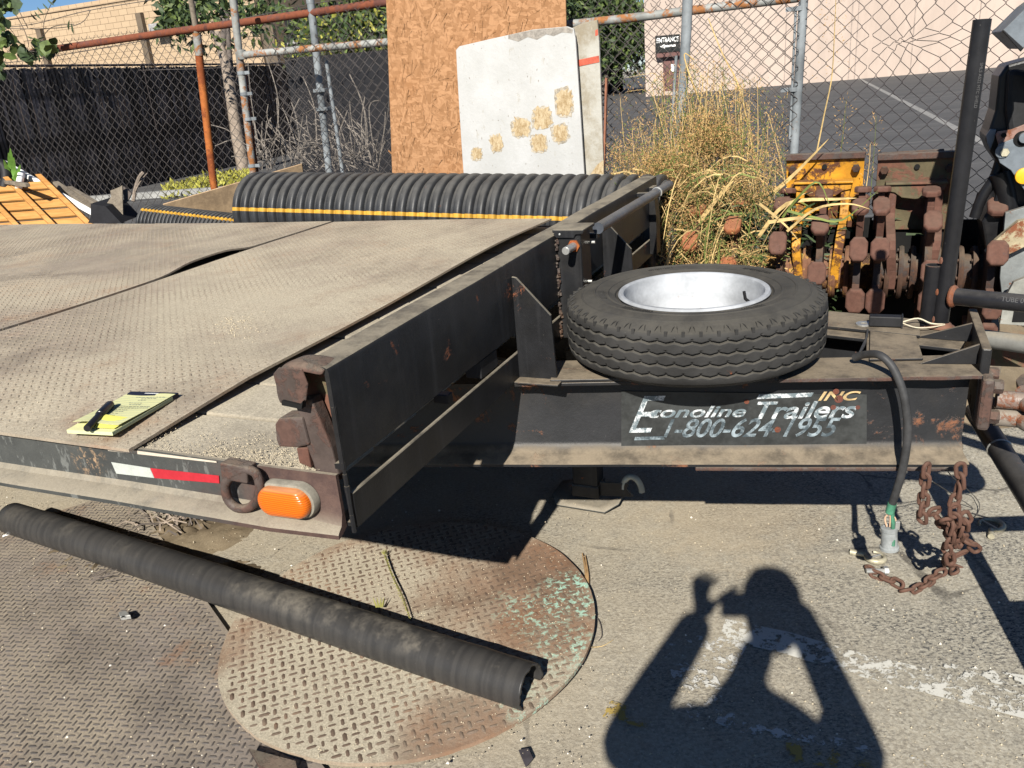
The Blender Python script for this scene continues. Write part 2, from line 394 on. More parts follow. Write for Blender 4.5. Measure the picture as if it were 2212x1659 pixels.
t_ = NT('bare_glue_patch'); c_ = t_.mix(t_.ramp(t_.noise(60, 6, .8, stretch=(1, 1, .5)), .35, .65), (.24, .165, .08), (.42, .34, .22)); t_.bump(t_.noise(70, 5, .8), .003); M['patch'] = t_.done(c_, .85)
M['greypeel'] = simple('grey_bare_edge', (.22, .20, .175), .85, 0, .3, 40)
M['redwood'] = simple('red_brown_stake', (.20, .085, .05), .8, 0, .2, 20)
M['redstrip'] = simple('faded_red_strip', (.36, .07, .04), .6, 0, .3, 20)
M['paper'] = simple('yellow_paper', (.54, .53, .28), .8, 0, .05, 8)
M['paper2'] = simple('yellow_paper_underside', (.56, .54, .12), .8, 0, .05, 8)
M['binding'] = simple('navy_binding', (.012, .014, .028), .55, 0, .2, 20)
M['ink'] = simple('dark_ink', (.05, .06, .10), .8)
M['inkline'] = simple('pale_ruling', (.30, .37, .29), .8)
M['white'] = simple('white_print', (.75, .75, .73), .6)
M['stonewhite'] = simple('pale_pebble', (.62, .58, .50), .9, 0, .2, 30)
M['sandstone'] = simple('sand_crumb', (.42, .36, .26), .95, 0, .3, 90)
M['dirt'] = dusty_plate('dirt', (.13, .10, .065), (.24, .195, .13), .55, .0)
def lens_mat():
    t = NT('amber_lens'); h = t.voro(1, stretch=(1, 1, 1))
    wv = t.n.new('ShaderNodeTexWave'); wv.bands_direction = 'Z'; wv.inputs['Scale'].default_value = 75; t.link(t.co, wv.inputs['Vector'])
    t.bump(wv.outputs['Fac'], .0004); t.b.inputs['Transmission Weight'].default_value = .15; t.b.inputs['Coat Weight'].default_value = .5
    dustm = t.math('MULTIPLY', t.ramp(t.upness(), .5, .95), .5)
    return t.done(t.mix(dustm, t.mix(wv.outputs['Fac'], (.50, .085, .002), (.66, .15, .004)), (.42, .30, .17)), .28)
M['lens'] = lens_mat()
M['lamphousing'] = simple('dusty_grey_rubber', (.20, .185, .15), .8, 0, .2, 30)
M['tapewhite'] = simple('silver_reflective_tape', (.36, .38, .35), .4, 0, .1, 30, .0006, 300)
M['tapered'] = simple('red_reflective_tape', (.36, .02, .03), .38, 0, .12, 20)
M['tapecream'] = simple('cream_tape', (.48, .42, .34), .6, 0, .12, 20)
M['sticker'] = simple('sticker_backing', (.034, .036, .036), .3, 0, .35, 9)
t_ = NT('worn_sticker_letters'); c_ = t_.mix(t_.ramp(t_.noise(34, 6, .78), .47, .58), (.12, .15, .165), (.50, .52, .53)); M['lettering'] = t_.done(c_, .35)
t_ = NT('worn_blue_grey_letters'); c_ = t_.mix(t_.ramp(t_.noise(34, 6, .75), .40, .66), (.05, .065, .075), (.26, .31, .34)); M['lettering2'] = t_.done(c_, .35)
M['letteryellow'] = simple('yellowed_letters', (.40, .29, .15), .5, 0, .35, 40)
M['bolt'] = simple('zinc_bolt', (.42, .42, .40), .35, .6, .2, 30)
M['plug'] = simple('grey_cast_plug', (.27, .285, .285), .5, .2, .2, 20, .001, 60)
M['greentape'] = simple('green_tape', (.05, .16, .10), .55, 0, .3, 20)
M['brass'] = simple('dull_zinc_hook', (.36, .33, .24), .5, .3, .25, 20)
M['chain'] = steel('rusty_chain', (.085, .047, .034), .75, .10, .8, rustc=(.095, .048, .034), scr=.1)
M['leaf'] = simple('green_leaf', (.075, .105, .028), .55, 0, .4, 8)
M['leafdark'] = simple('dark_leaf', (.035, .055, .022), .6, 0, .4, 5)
M['leafyellow'] = simple('yellow_green_leaf', (.26, .25, .045), .6, 0, .35, 4)
M['bark'] = simple('pale_bark', (.21, .17, .135), .85, 0, .3, 9, .01, 20)
M['barkdark'] = simple('dark_bark', (.09, .075, .065), .85, 0, .3, 9)
M['straw'] = simple('dry_straw', (.42, .30, .13), .8, 0, .35, 9)
M['seed'] = simple('dry_seed', (.37, .225, .09), .85, 0, .45, 14)
M['blade'] = simple('green_blade', (.10, .125, .03), .7, 0, .4, 5)
t_ = NT('sunflecked_brown_slat'); inf = t_.n.new('ShaderNodeObjectInfo'); g_ = t_.math('MULTIPLY', t_.ramp(inf.outputs['Random'], .25, .9), t_.ramp(t_.noise(1.4, 4, .7), .40, .58)); M['slat'] = t_.done(t_.mix(g_, (.045, .034, .030), (.24, .185, .165)), .5)  # paler streaks painted in for sun flecks on the brown slats
M['pink'] = simple('pink_stucco', (.395, .32, .27), .9, 0, .10, .35, .004, 25, (1, 1, .3))
M['pinkjoint'] = simple('stucco_joint', (.28, .23, .20), .9)
M['maroon'] = simple('maroon_door', (.135, .07, .062), .7, 0, .15, 2)
M['signblack'] = simple('black_sign', (.014, .016, .015), .5)
t_ = NT('tan_block'); inf = t_.n.new('ShaderNodeObjectInfo'); c_ = t_.mix(t_.ramp(inf.outputs['Random'], 0, 1), (.355, .262, .17), (.385, .285, .185)); c_ = t_.mix(t_.ramp(t_.noise(6, 6, .7), .5, .8, 0, .25), c_, (.42, .32, .22)); t_.bump(t_.noise(30, 4, .7), .004); M['block'] = t_.done(c_, .92)
M['mortar'] = simple('block_mortar', (.30, .22, .145), .95, 0, .1, 3)
M['pilaster'] = simple('brown_pilaster', (.11, .085, .06), .9, 0, .2, 3)
M['roofmetal'] = simple('grey_roof_trim', (.32, .31, .30), .5, .3)
M['dark'] = simple('dark_bodies_and_shade', (.012, .012, .014), .9)  # near black; also stands in for shade in the bay and on the neighbour
M['cloth'] = simple('dark_shirt', (.03, .035, .05), .9); M['denim'] = simple('denim', (.05, .07, .12), .9)
M['skin'] = simple('skin', (.42, .24, .17), .55); M['hair'] = simple('dark_hair', (.02, .015, .012), .7); M['phone'] = simple('black_phone', (.01, .01, .012), .25)
M['attach'] = steel('grey_blue_machine_paint', (.10, .115, .13), .15, .5, .4, rustc=(.16, .10, .06), scr=.5)
M['machblack'] = steel('black_machine_paint', (.008, .008, .009), .02, .1, .35, scr=.25)
M['machyellow'] = simple('machine_yellow', (.70, .36, .02), .45, 0, .15, 9)


# ------------------------------------------------------------------ the setting
def sheet(name, pts, mat, z=None, label=None, n=1):
    mb = MB(); P = [np.array(p, float) for p in pts]
    mb.add(P, [tuple(range(len(P)))]); me = bpy.data.meshes.new(name); me.from_pydata([tuple(p) for p in P], [], mb.f); me.materials.append(mat)
    o = bpy.data.objects.new(name, me); col.objects.link(o); o['kind'] = 'structure'
    if label: o['label'] = label
    return o
sheet('ground', [(-300, -200, 0), (300, -200, 0), (300, 400, 0), (-300, 400, 0)], M['ground'])
sheet('parking_lot', [W(-70, 3.75, .004), W(90, 3.75, .004), W(90, 140, .004), W(-70, 140, .004)], M['lot'])
# worn stripe running away across the lot and fine stripes near the wall
a0, a1 = GZ(1852, 168, .008), GZ(2172, 332, .008)
for k, (p, q, wd) in enumerate(((a0, a1, .16),)):
    d = (q-p); d /= np.linalg.norm(d); n = np.array([-d[1], d[0], 0])*wd/2; q2 = q+d*6
    sheet('lot_stripe', [p-n, q2-n, q2+n, p+n], M['lotline'])
# worn road paint on the yard floor (4 mm sheets)
def strip(name, pts, wd, mat, z=.004):
    P = [GZ(u, v, z) for u, v in pts]; L = []; Rr = []
    for i, p in enumerate(P):
        d = P[min(i+1, len(P)-1)]-P[max(i-1, 0)]; d /= np.linalg.norm(d); n = np.array([-d[1], d[0], 0]); L.append(p+n*wd/2); Rr.append(p-n*wd/2)
    return sheet(name, L+Rr[::-1], mat)
strip('painted_marking', [(1560, 1358), (1700, 1388), (1830, 1428), (2000, 1470), (2260, 1535)], .095, M['wpaint'])
strip('painted_marking', [(2010, 1440), (2260, 1480)], .05, M['wpaint'], .008)
strip('painted_marking', [(1440, 1400), (1575, 1412), (1600, 1420)], .13, M['wpaint2'], .008)
strip('painted_marking', [(1490, 1440), (1545, 1560)], .11, M['wpaint2'], .012)
strip('painted_marking', [(1530, 1560), (1750, 1592), (1900, 1625), (2030, 1665)], .035, M['wpaint2'], .004)
strip('painted_marking', [(1700, 1625), (1960, 1650), (2040, 1672)], .06, M['ypaint'], .008)
strip('painted_marking', [(1310, 1530), (1420, 1560)], .06, M['ypaint'], .008)

# ------------------------------------------------------------------ tread plates
def lug_template(L, Wd, h, ang):
    pts = [(-L/2, 0, 0), (-L*.3, -Wd/2, 0), (L*.3, -Wd/2, 0), (L/2, 0, 0), (L*.3, Wd/2, 0), (-L*.3, Wd/2, 0),
           (-L*.27, -Wd*.12, h), (L*.27, -Wd*.12, h), (L*.27, Wd*.12, h), (-L*.27, Wd*.12, h)]
    F = [(0, 1, 6, 6), (1, 2, 7, 6), (2, 3, 7, 7), (3, 4, 8, 8), (3, 8, 7, 7), (4, 5, 9, 8), (5, 0, 9, 9), (0, 6, 9, 9), (6, 7, 8, 9)]
    T = []
    for f in F:
        g = list(dict.fromkeys(f))
        if len(g) == 3: T.append(g)
        else: T += [[g[0], g[1], g[2]], [g[0], g[2], g[3]]]
    V = np.array(pts); c, s = math.cos(ang), math.sin(ang)
    V = np.stack([V[:, 0]*c-V[:, 1]*s, V[:, 0]*s+V[:, 1]*c, V[:, 2]], 1)
    return V, np.array(T)
def burial(X, Y):
    n = np.sin(X*3.1+1.3*np.sin(Y*2.3))+np.sin(Y*4.3+1.7*np.sin(X*1.9+2))+.6*np.sin(X*11+Y*7)+.5*np.sin(Y*13-X*5); return np.clip(.72+.30*n, .12, 1.)
def lugs(name, box, inside, zf, pitch, L, Wd, h, ang, toW, mat, parent, skip=0., drop=burial):
    x0, x1, y0, y1 = box; cx, cy = (x0+x1)/2, (y0+y1)/2; r = math.hypot(x1-x0, y1-y0)/2; n = int(r/pitch)+2
    I, J = np.meshgrid(np.arange(-n, n+1), np.arange(-n, n+1)); c, s = math.cos(ang), math.sin(ang)
    X = cx+(I*c-J*s)*pitch; Y = cy+(I*s+J*c)*pitch; par = ((I+J) % 2).ravel(); X = X.ravel(); Y = Y.ravel()
    m = (X > x0+.012) & (X < x1-.012) & (Y > y0+.012) & (Y < y1-.012)
    if inside is not None: m &= inside(X, Y)
    if skip: m &= rng.random(len(X)) > skip
    X, Y, par = X[m], Y[m], par[m]; X = X+rng.normal(0, .0004, len(X)); Y = Y+rng.normal(0, .0004, len(Y)); VV = []; FF = []; b = 0
    for k in (0, 1):
        V, F = lug_template(L, Wd, h, ang+k*math.pi/2); q = par == k; xs, ys = X[q], Y[q]
        if len(xs) == 0: continue
        hs = 1. if drop is None else drop(xs, ys)
        P = V[None]*(1+.10*rng.standard_normal((len(xs), 1, 1)))
        P[:, :, 2] *= np.reshape(hs, (-1, 1)) if drop is not None else 1
        P[:, :, 0] += xs[:, None]; P[:, :, 1] += ys[:, None]; P[:, :, 2] += zf(P[:, :, 0], P[:, :, 1])-.0002
        VV.append(P.reshape(-1, 3)); FF.append((F[None]+(np.arange(len(xs))*len(V))[:, None, None]+b).reshape(-1, 3)); b += P.shape[0]*len(V)
    V = np.concatenate(VV); F = np.concatenate(FF)
    return npmesh(name, toW(V), F, mat, parent, kind='stuff')
def plate_grid(name, us, vs, pos, zf, thick, mat, parent=None):
    """bent sheet over a u,v grid; pos(u,v)->(x,y)"""
    nu, nv = len(us), len(vs); top = []
    for u in us:
        for v in vs:
            x, y = pos(u, v); top.append((x, y, float(zf(x, y))))
    V = top+[(x, y, z-thick) for x, y, z in top]; n = nu*nv; F = []
    for i in range(nu-1):
        for j in range(nv-1):
            a = i*nv+j; F.append((a, a+nv, a+nv+1, a+1)); F.append((n+a, n+a+1, n+a+nv+1, n+a+nv))
    for i in range(nu-1):
        for j in (0, nv-1):
            a = i*nv+j; F.append((a, n+a, n+a+nv, a+nv))
    for j in range(nv-1):
        for i in (0, nu-1):
            a = i*nv+j; F.append((a, a+1, n+a+1, n+a))
    return V, F
def TW(V): V = np.asarray(V); return TO+V[:, [0]]*TT+V[:, [1]]*TA+V[:, [2]]*np.array([0, 0, 1.])
# --- steel sheet lying on the yard floor, bottom left
ga = math.atan2(-.816, .577); gd = np.array([.577, -.816]); gn = np.array([-.816, -.577]); g0 = np.array([-1.65, 3.10])
def g2w(u, v): return g0[0]+gd[0]*u+gn[0]*v, g0[1]+gd[1]*u+gn[1]*v
gz_ = lambda x, y: .013+.003*np.sin(x*2.1+1)*np.cos(y*1.7)
gp = thing('tread_plate', (*g2w(1.4, 1.2), 0), 'big rectangular steel tread plate lying on the ground under the split black pipe', 'steel plate', 'steel tread plates')
V, F = plate_grid('plate', np.linspace(0, 2.6, 40), np.linspace(0, 2.4, 36), g2w, gz_, .010, None)
mb = MB(); mb.add(V, F); mb.build('plate_sheet', M['groundplate'], gp, smooth=True)
def inw(X, Y):
    u = (X-g0[0])*gd[0]+(Y-g0[1])*gd[1]; v = (X-g0[0])*gn[0]+(Y-g0[1])*gn[1]
    return (u > .012) & (u < 2.588) & (v > .012) & (v < 2.388) & ((X+.36)**2+(Y-2.03)**2 > .535**2)
lugs('tread_lugs', (-3.4, .4, .3, 3.4), inw, gz_, .0205, .0235, .0070, .0024, R(-10), lambda V: V, M['luground'], gp)
# --- round plate
DC = np.array([-.36, 2.03]); DR = .548
dz = lambda x, y: .0275+.006*np.clip((np.asarray(x)-DC[0])/DR, -1, 1)+.003*np.sin(np.asarray(y)*5)
dk = thing('round_plate', (DC[0], DC[1], 0), 'round steel tread plate with rusty rim and peeling mint green paint', 'steel plate', 'steel tread plates')
rad = np.linspace(0.001, 1, 16); th = np.linspace(0, 2*math.pi, 121)
mb = MB(); top = []; nT = 120
for i, r_ in enumerate(rad):
    for j in range(nT):
        rr = DR*r_*(1+(.006*tri_noise(math.cos(th[j])*3, math.sin(th[j])*3, 1)+.003*tri_noise(math.cos(th[j])*25, math.sin(th[j])*25, 1) if i == len(rad)-1 else 0)); x = DC[0]+rr*math.cos(th[j]); y = DC[1]+rr*math.sin(th[j]); top.append((x, y, float(dz(x, y))))
nn = len(top); V = top+[(x, y, z-.011) for x, y, z in top[-nT:]]; F = []
for i in range(len(rad)-1):
    for j in range(nT): k = (j+1) % nT; F.append((i*nT+j, (i+1)*nT+j, (i+1)*nT+k, i*nT+k))
for j in range(nT): k = (j+1) % nT; F.append((nn-nT+j, nn+j, nn+k, nn-nT+k))
mb.add(V, F); mb.build('plate_sheet', M['disk'], dk, smooth=True)
lugs('tread_lugs', (-.95, .25, 1.4, 2.6), lambda X, Y: (X-DC[0])**2+(Y-DC[1])**2 < (DR-.014)**2, dz, .0268, .027, .0100, .0026, R(16), lambda V: V, M['lugdisk'], dk)
mb = MB()     # lifting notch torn up at the near rim
P = [GZ(540, 1625, .03), GZ(640, 1652, .03), GZ(650, 1700, .03), GZ(560, 1660, .03)]
mb.prism([P[0], P[1], P[2], P[3]], (0, 0, .012)); mb.build('torn_rim_flap', M['rust'], dk)
# ------------------------------------------------------------------ TRAILER (coordinates t along, a across, z)
TR_ = thing('flatbed_trailer', W(0, 1.22, 0), 'black flatbed equipment trailer with dusty plank deck and rusty front corner', 'trailer', rotz=TROT)
def TP(p): return W(p[0], p[1], p[2])
def tb(name, t0, t1, a0, a1, z0, z1, mat, bevel=.003, parent=None, **k):
    mb = MB(); mb.box(TP(((t0+t1)/2, (a0+a1)/2, (z0+z1)/2)), (t1-t0, a1-a0, z1-z0), ax=[TT, TA, [0, 0, 1]])
    return mb.build(name, mat, parent or TR_, bevel=bevel, **k)
def tprism(name, pts, off, mat, bevel=.002, parent=None, **k):   # pts (t,a,z) ; off (t,a,z)
    mb = MB(); mb.prism([TP(p) for p in pts], TT*off[0]+TA*off[1]+np.array([0, 0, off[2]])); return mb.build(name, mat, parent or TR_, bevel=bevel, **k)
# deck planks, running lengthwise
WID = 2.44; BK = -5.4
np_ = 13; pw = (WID-.02)/np_
for i in range(np_):
    a0 = .012+i*pw; g = .006+.004*random.random(); dz_ = random.uniform(-.004, .003); t1 = -.062+random.uniform(-.012, .002)
    tb('plank', BK, t1, a0+g/2, a0+pw-g/2, .806, .849+dz_, M['plank'], .004)
# cross members under the planks and inner frame rails
for i, tt in enumerate(np.linspace(-.35, BK+.2, 9)): tb('cross_member', tt-.03, tt+.03, .03, WID-.03, .738, .804, M['blacksteel'], 0)
for aa in (.75, 1.69):
    tb('frame_rail', BK, -.95, aa-.05, aa+.05, .50, .735, M['blacksteel'], .004)
# side rails (channel with the lower flange turned outward)
def rail(a, s, name):
    pr = [(0, .850), (0, .770), (-.008, .760), (-.040, .752), (-.047, .748), (-.046, .739), (-.012, .744), (.008, .752), (.008, .850)]
    n = 40; mb = MB(); vs = []
    ts = np.linspace(BK, -.022, n)
    for k, tt in enumerate(ts):
        for (q, z) in pr:
            end = max(0, (tt+.13)/.108)**2 if tt > -.13 else 0
            wob = .0015*tri_noise(tt*6, z*20, 3)
            q2 = q*(1-.55*end) if q < -.01 else q
            vs.append(TP((tt, a+s*(q2+wob), z-(.012*end if z < .765 else 0)+.001*math.sin(tt*9))))
    m = len(pr); fs = [(k*m+i, (k+1)*m+i, (k+1)*m+(i+1) % m, k*m+(i+1) % m) for k in range(n-1) for i in range(m)]+[tuple(range(m)), tuple((n-1)*m+i for i in reversed(range(m)))]
    mb.add(vs, fs); return mb.build(name, M['siderail'], TR_, smooth=True, sharp=30)
t_ = NT('side_rail_paint'); p_ = t_.near(W(-.08, 0, .79), .10, .32)
c_ = t_.mix(t_.ramp(t_.noise(6, 6, .7), .3, .7), (.035, .037, .036), (.065, .068, .064))
c_ = t_.mix(t_.ramp(t_.noise(26, 6, .75, stretch=(1, 1, .4)), .55, .63, 0, .6), c_, (.16, .165, .155))
c_ = t_.mix(t_.math('MULTIPLY', t_.near(W(-.66, 0, .80), .01, .06), t_.ramp(t_.noise(60, 6, .8), .52, .60)), c_, (.30, .20, .12))
c_ = t_.mix(p_, c_, t_.mix(t_.ramp(t_.noise(30, 6, .7), .3, .7), (.05, .030, .027), (.085, .052, .042)))
f_ = t_.ramp(t_.upness(), .15, .75); f2 = t_.math('MULTIPLY', f_, t_.ramp(t_.noise(18, 6, .75), .25, .6, .55, 1))
c_ = t_.mix(t_.math('MULTIPLY', f2, .9), c_, t_.mix(t_.noise(220, 5, .85), (.15, .125, .09), (.36, .32, .25)))
t_.bump(t_.noise(200, 5, .8), .0012); M['siderail'] = t_.done(c_, .72)
rail(0, 1, 'side_rail'); rail(WID, -1, 'side_rail')
tprism('rail_stiffener', [(-.24, -.048, .752), (-.022, -.048, .752), (-.022, -.048, .70), (-.10, -.048, .715)], (0, .004, 0), M['rust'], 0) if False else None
# reflective tape and stickers on the near rail
def patch(name, ts, zs, mat, a=-.0016, th=.0008):
    pts = [(t, a, z) for t, z in zip(ts, zs)]; return tprism(name, pts, (0, -th, 0), mat, 0)
patch('reflective_tape', [-.590, -.482, -.477, -.584], [.812, .811, .789, .786], M['tapewhite'])
patch('reflective_tape', [-.481, -.300, -.303, -.476], [.811, .816, .799, .789], M['tapered'])
patch('reflective_tape', [-.592, -.298, -.298, -.590], [.8475, .8478, .8445, .8385], M['tapecream'])
# front bulkhead: tall channel above, narrow channel below
def chan(name, prof, a0, a1, mat, n=30, wob=.0, **k):
    mb = MB(); vs = []; As = np.linspace(a0, a1, n); m = len(prof)
    for aa in As:
        for (t, z) in prof: vs.append(TP((t+wob*tri_noise(aa*3, z*8, 1), aa, z+wob*.5*tri_noise(aa*4, 2, t))))
    fs = [(k*m+i, k*m+(i+1) % m, (k+1)*m+(i+1) % m, (k+1)*m+i) for k in range(n-1) for i in range(m)]+[tuple(reversed(range(m))), tuple((n-1)*m+i for i in range(m))]
    mb.add(vs, fs); return mb.build(name, mat, TR_, smooth=True, sharp=35, **k)
top = [(0, .8665), (0, 1.050), (-.003, 1.057), (-.010, 1.060), (-.060, 1.060), (-.060, 1.050), (-.014, 1.050), (-.009, 1.045), (-.009, .876), (-.020, .874), (-.020, .864), (-.006, .863)]
chan('front_beam', top, 0, 2.443, M['blacksteel'], 40, .003)
low = [(0, .738), (0, .809), (-.002, .811), (-.007, .811), (-.009, .809), (-.009, .746), (-.05, .746), (-.05, .738)]
chan('lower_front_beam', low, .012, 2.43, M['blacksteel'], 40, .002)
# torn rust pieces at the near corner of the bulkhead
RU = M['rust']
def curl():
    mb = MB(); n = 9; pr = []
    # folded strap: over the beam top, round the end and down
    path = [(-.004, 1.058), (-.03, 1.064), (-.07, 1.066), (-.098, 1.058), (-.110, 1.040), (-.112, 1.010), (-.106, .992)]
    vs = []
    for (t, z) in path:
        for aa in (-.012, .0, .03, .052): vs.append((t, aa, z+(.004 if aa == 0 else 0)-(0.010 if aa == -.012 else 0)))
    W2 = [TP(p) for p in vs]; fs = []
    for i in range(len(path)-1):
        for j in range(3): a = i*4+j; fs.append((a, a+1, a+5, a+4))
    mb.add(W2, fs); o = mb.build('bent_strap', RU, TR_, smooth=True)
    s = o.modifiers.new('s', 'SOLIDIFY'); s.thickness = .007; s.offset = -1
    b = o.modifiers.new('b', 'SUBSURF'); b.levels = 1; b.render_levels = 2
curl()
tprism('bent_strap_face', [(-.108, -.010, .992), (-.110, -.012, 1.045), (-.095, -.012, 1.058), (-.045, -.012, 1.058), (-.040, -.010, 1.03), (-.050, -.010, 1.0), (-.062, -.010, .985)], (0, .004, 0), RU, .002)
tprism('slot_shade', [(-.100, -.016, .988), (-.058, -.016, .984), (-.052, -.016, 1.000), (-.060, -.016, .992), (-.098, -.016, .997)], (0, .012, 0), M['void'], 0)  # black piece stands in for the shade inside the strap's slot
def PL(u, v, a): return LOC(PA(u, v, a))
bar = [PL(*p, .012) for p in ((634, 868), (672, 862), (690, 905), (700, 930), (716, 968), (732, 1028), (684, 1034), (676, 1000), (660, 960), (650, 910))]
tprism('corner_post', bar, (0, .030, 0), RU, .003)
tprism('corner_web', [PL(*p, .046) for p in ((652, 796), (708, 800), (742, 1020), (738, 1036), (700, 1036), (676, 960), (640, 880), (648, 840))], (0, .006, 0), M['brownsteel'], .001)
st = [PL(*p, .004) for p in ((594, 912), (650, 902), (664, 962), (604, 966))]
tprism('stub_bar', [PL(*p, .006) for p in ((593, 917), (601, 905), (652, 902), (668, 962), (640, 968), (602, 966), (596, 950))], (0, .045, 0), RU, .004)
tprism('small_bracket', [PL(*p, .01) for p in ((640, 968), (664, 968), (672, 1012), (646, 1000))], (0, .03, 0), M['padrust'], .002)
# weld seam down the corner
mb = MB()
for k in range(26):
    f = k/25; p = TP((-.004+.004*tri_noise(k, 1, 1), .004+.01*f*0, 1.045-.30*f)); mb.tube([p, p+np.array([0, 0, -.013])], .0045+.0025*tri_noise(k*.7, 3, 0), 6)
mb.build('corner_weld', M['blacksteel'], TR_, smooth=True)
# gusset plates
def gusset(a, s=1):
    tprism('gusset_plate', [(0, a, .740), (0, a, 1.018), (.012, a, 1.016), (.102, a, .918), (.108, a, .745), (.10, a, .738)], (0, .009*s, 0), M['blacksteel'], .0012)
gusset(.815); gusset(1.625)
tb('base_pad', .0, .125, .775, .85, .7355, .742, M['tongue'], .003)
# coil post with the clamp screw (tool box hinge post)
def LB(name, t0, t1, a0, a1, z0, z1, mat, bevel=.004, **k): return tb(name, t0, t1, a0, a1, z0, z1, mat, bevel, **k)
LB('clamp_post', .003, .078, 1.158, 1.252, .742, 1.068, M['blacksteel'], .006)
LB('post_cap', -.006, .090, 1.150, 1.262, 1.066, 1.076, M['blacksteel'], .003)
tprism('cap_skirt', [(.0, 1.1495, 1.074), (.088, 1.1495, 1.074), (.088, 1.1495, 1.064), (.066, 1.1495, 1.062), (.060, 1.1495, 1.052), (.006, 1.1495, 1.052), (0, 1.1495, 1.060)], (0, .004, 0), M['blacksteel'], .001)
def screwat(t, z, r=.0035, mat=None, a=1.148):
    mb = MB(); mb.lathe([(0, 0), (r, 0), (r*.9, .002), (0, .003)], TP((t, a, z)), axis=-TA, n=10); mb.build('screw', mat or M['bolt'], TR_, smooth=True)
screwat(.018, 1.063)
s0 = PT(1240, 530, .040); z_s = LOC(PA(1240, 530, 1.158))
pc = LOC(PA(1240, 531, 1.158)); pe = LOC(PA(1214, 545, 1.085))
mb = MB(); mb.tube([TP((pc[0], 1.158, pc[2])), TP((pc[0], 1.082, pc[2]+.001))], .0115, 20); mb.build('clamp_screw', M['bolt'], TR_, smooth=True, bevel=.001)
mb = MB(); mb.lathe([(.0116, 0), (.019, 0), (.019, .007), (.0116, .007)], TP((pc[0], 1.158, pc[2])), axis=-TA, n=6); mb.build('rusty_nut', M['orangerust'], TR_, bevel=.001)
# rust bleeding along the post edge
mb = MB()
for k in range(70):
    z = .742+.31*random.random(); a = 1.150+.006*random.random(); p = TP((.001+.008*random.random(), a, z)); s = .003+.004*random.random(); mb.box(p, (s, s, s*1.6), rot=Matrix.Rotation(random.random()*3, 3, 'X').to_quaternion())
mb.build('rust_scale', M['rustdark'], TR_, kind='stuff')
for (u, v) in ((1277, 523), (1271, 607)):
    L = LOC(PT(u, v, .078)); mb = MB(); mb.tube([TP((.078, L[1], L[2])), TP((.090, L[1], L[2]))], .0045, 8); mb.build('grease_nipple', M['bolt'], TR_, smooth=True)
# crumpled foil on the post's side
mb = MB(); L = LOC(PT(1275, 650, .082)); g = 7; vs = []
for i in range(g):
    for j in range(g+3):
        wv = (.2+.8*min(1, j/6)); vs.append(TP((.083+.010*random.random(), L[1]+(i/(g-1)-.5)*.034*wv, L[2]+.035-j*.010)))
fs = [(i*(g+3)+j, (i+1)*(g+3)+j, (i+1)*(g+3)+j+1, i*(g+3)+j+1) for i in range(g-1) for j in range(g+2)]; mb.add(vs, fs); mb.build('foil_sticker', simple('crumpled_foil', (.55, .55, .53), .22, .9), TR_)
# long round bar along the bulkhead
pA = LOC(PT(1292, 493, .088)); pB = LOC(PT(1446, 399, .088))
mb = MB(); mb.tube([TP((.088, pA[1], pA[2])), TP((.088, pB[1], pB[2]))], .0175, 20); mb.build('tie_down_bar', M['bluebar'] if 'bluebar' in M else steel('blue_black_bar', (.055, .062, .075), .03, .35, .35), TR_, smooth=True)
for aa in (pA[1]+.01, pB[1]-.17):
    tb('bar_bracket', -.004, .085, aa-.012, aa+.012, 1.02, 1.036, M['blacksteel'], .002)
mb = MB(); mb.lathe([(.0175, -.005), (.021, -.005), (.021, .005), (.0175, .005)], TP((.088, pB[1]-.22, (pA[2]*.2+pB[2]*.8))), axis=TA, n=20); mb.build('bar_clip', M['bolt'], TR_, smooth=True)
tprism('far_stake', [(.0, 2.30, .75), (0, 2.30, 1.03), (.02, 2.30, 1.03), (.03, 2.30, .90), (.03, 2.30, .75)], (0, .07, 0), M['blacksteel'])
# ratchet lump in the gap and a chock block
tb('timber_end', -.05, -.012, .43, .455, .816, .838, M['blackrubber'], .002); tb('timber_end', -.05, -.006, .60, .70, .815, .860, M['blackrubber'], .002)
# lashing ring and its lug
rt = [LOC(PA(u, v, -.022)) for u, v in ((488, 1035), (486, 1062), (497, 1090), (525, 1103), (552, 1090), (562, 1062), (560, 1030), (545, 1014), (522, 1014))]
mb = MB(); pts = []
for i in range(len(rt)):
    p0, p1 = rt[i], rt[(i+1) % len(rt)]
    for k in range(4): f = k/4; pts.append(TP(p0*(1-f)+p1*f))
P2 = [sum(pts[(i+d) % len(pts)] for d in (-2, -1, 0, 1, 2))/5 for i in range(len(pts))]
mb.tube(P2, .0092, 10, closed=True); mb.build('lashing_ring', M['rust'], TR_, smooth=True)
tprism('ring_lug', [PL(*p, -.03) for p in ((474, 1000), (532, 1012), (534, 1046), (478, 1036))], (0, .03, 0), M['rust'], .003)
# amber side marker lamp
lc = LOC(PA(617, 1083, -.02)); 
def capsule(r, L, prof, name, mat, ang):
    mb = MB(); n = 48; vs = []; c, s = math.cos(ang), math.sin(ang)
    for (k, h) in prof:
        for i in range(n):
            a = 2*math.pi*i/n; x = r*k*math.cos(a)+(L/2 if math.cos(a) > 0 else -L/2)*(1 if k > 0.01 else k*50); y = r*k*math.sin(a)
            vs.append(TP((lc[0]+x*c-y*s, -.001-h, lc[2]+x*s+y*c)))
    m = n; fs = [(j*m+i, j*m+(i+1) % m, (j+1)*m+(i+1) % m, (j+1)*m+i) for j in range(len(prof)-1) for i in range(m)]
    fs.append(tuple((len(prof)-1)*m+i for i in range(m))); mb.add(vs, fs); return mb.build(name, mat, TR_, smooth=True)
capsule(.034, .058, [(1.05, 0), (1.05, .012), (1.0, .017), (.9, .018)], 'lamp_gasket', M['lamphousing'], .03)
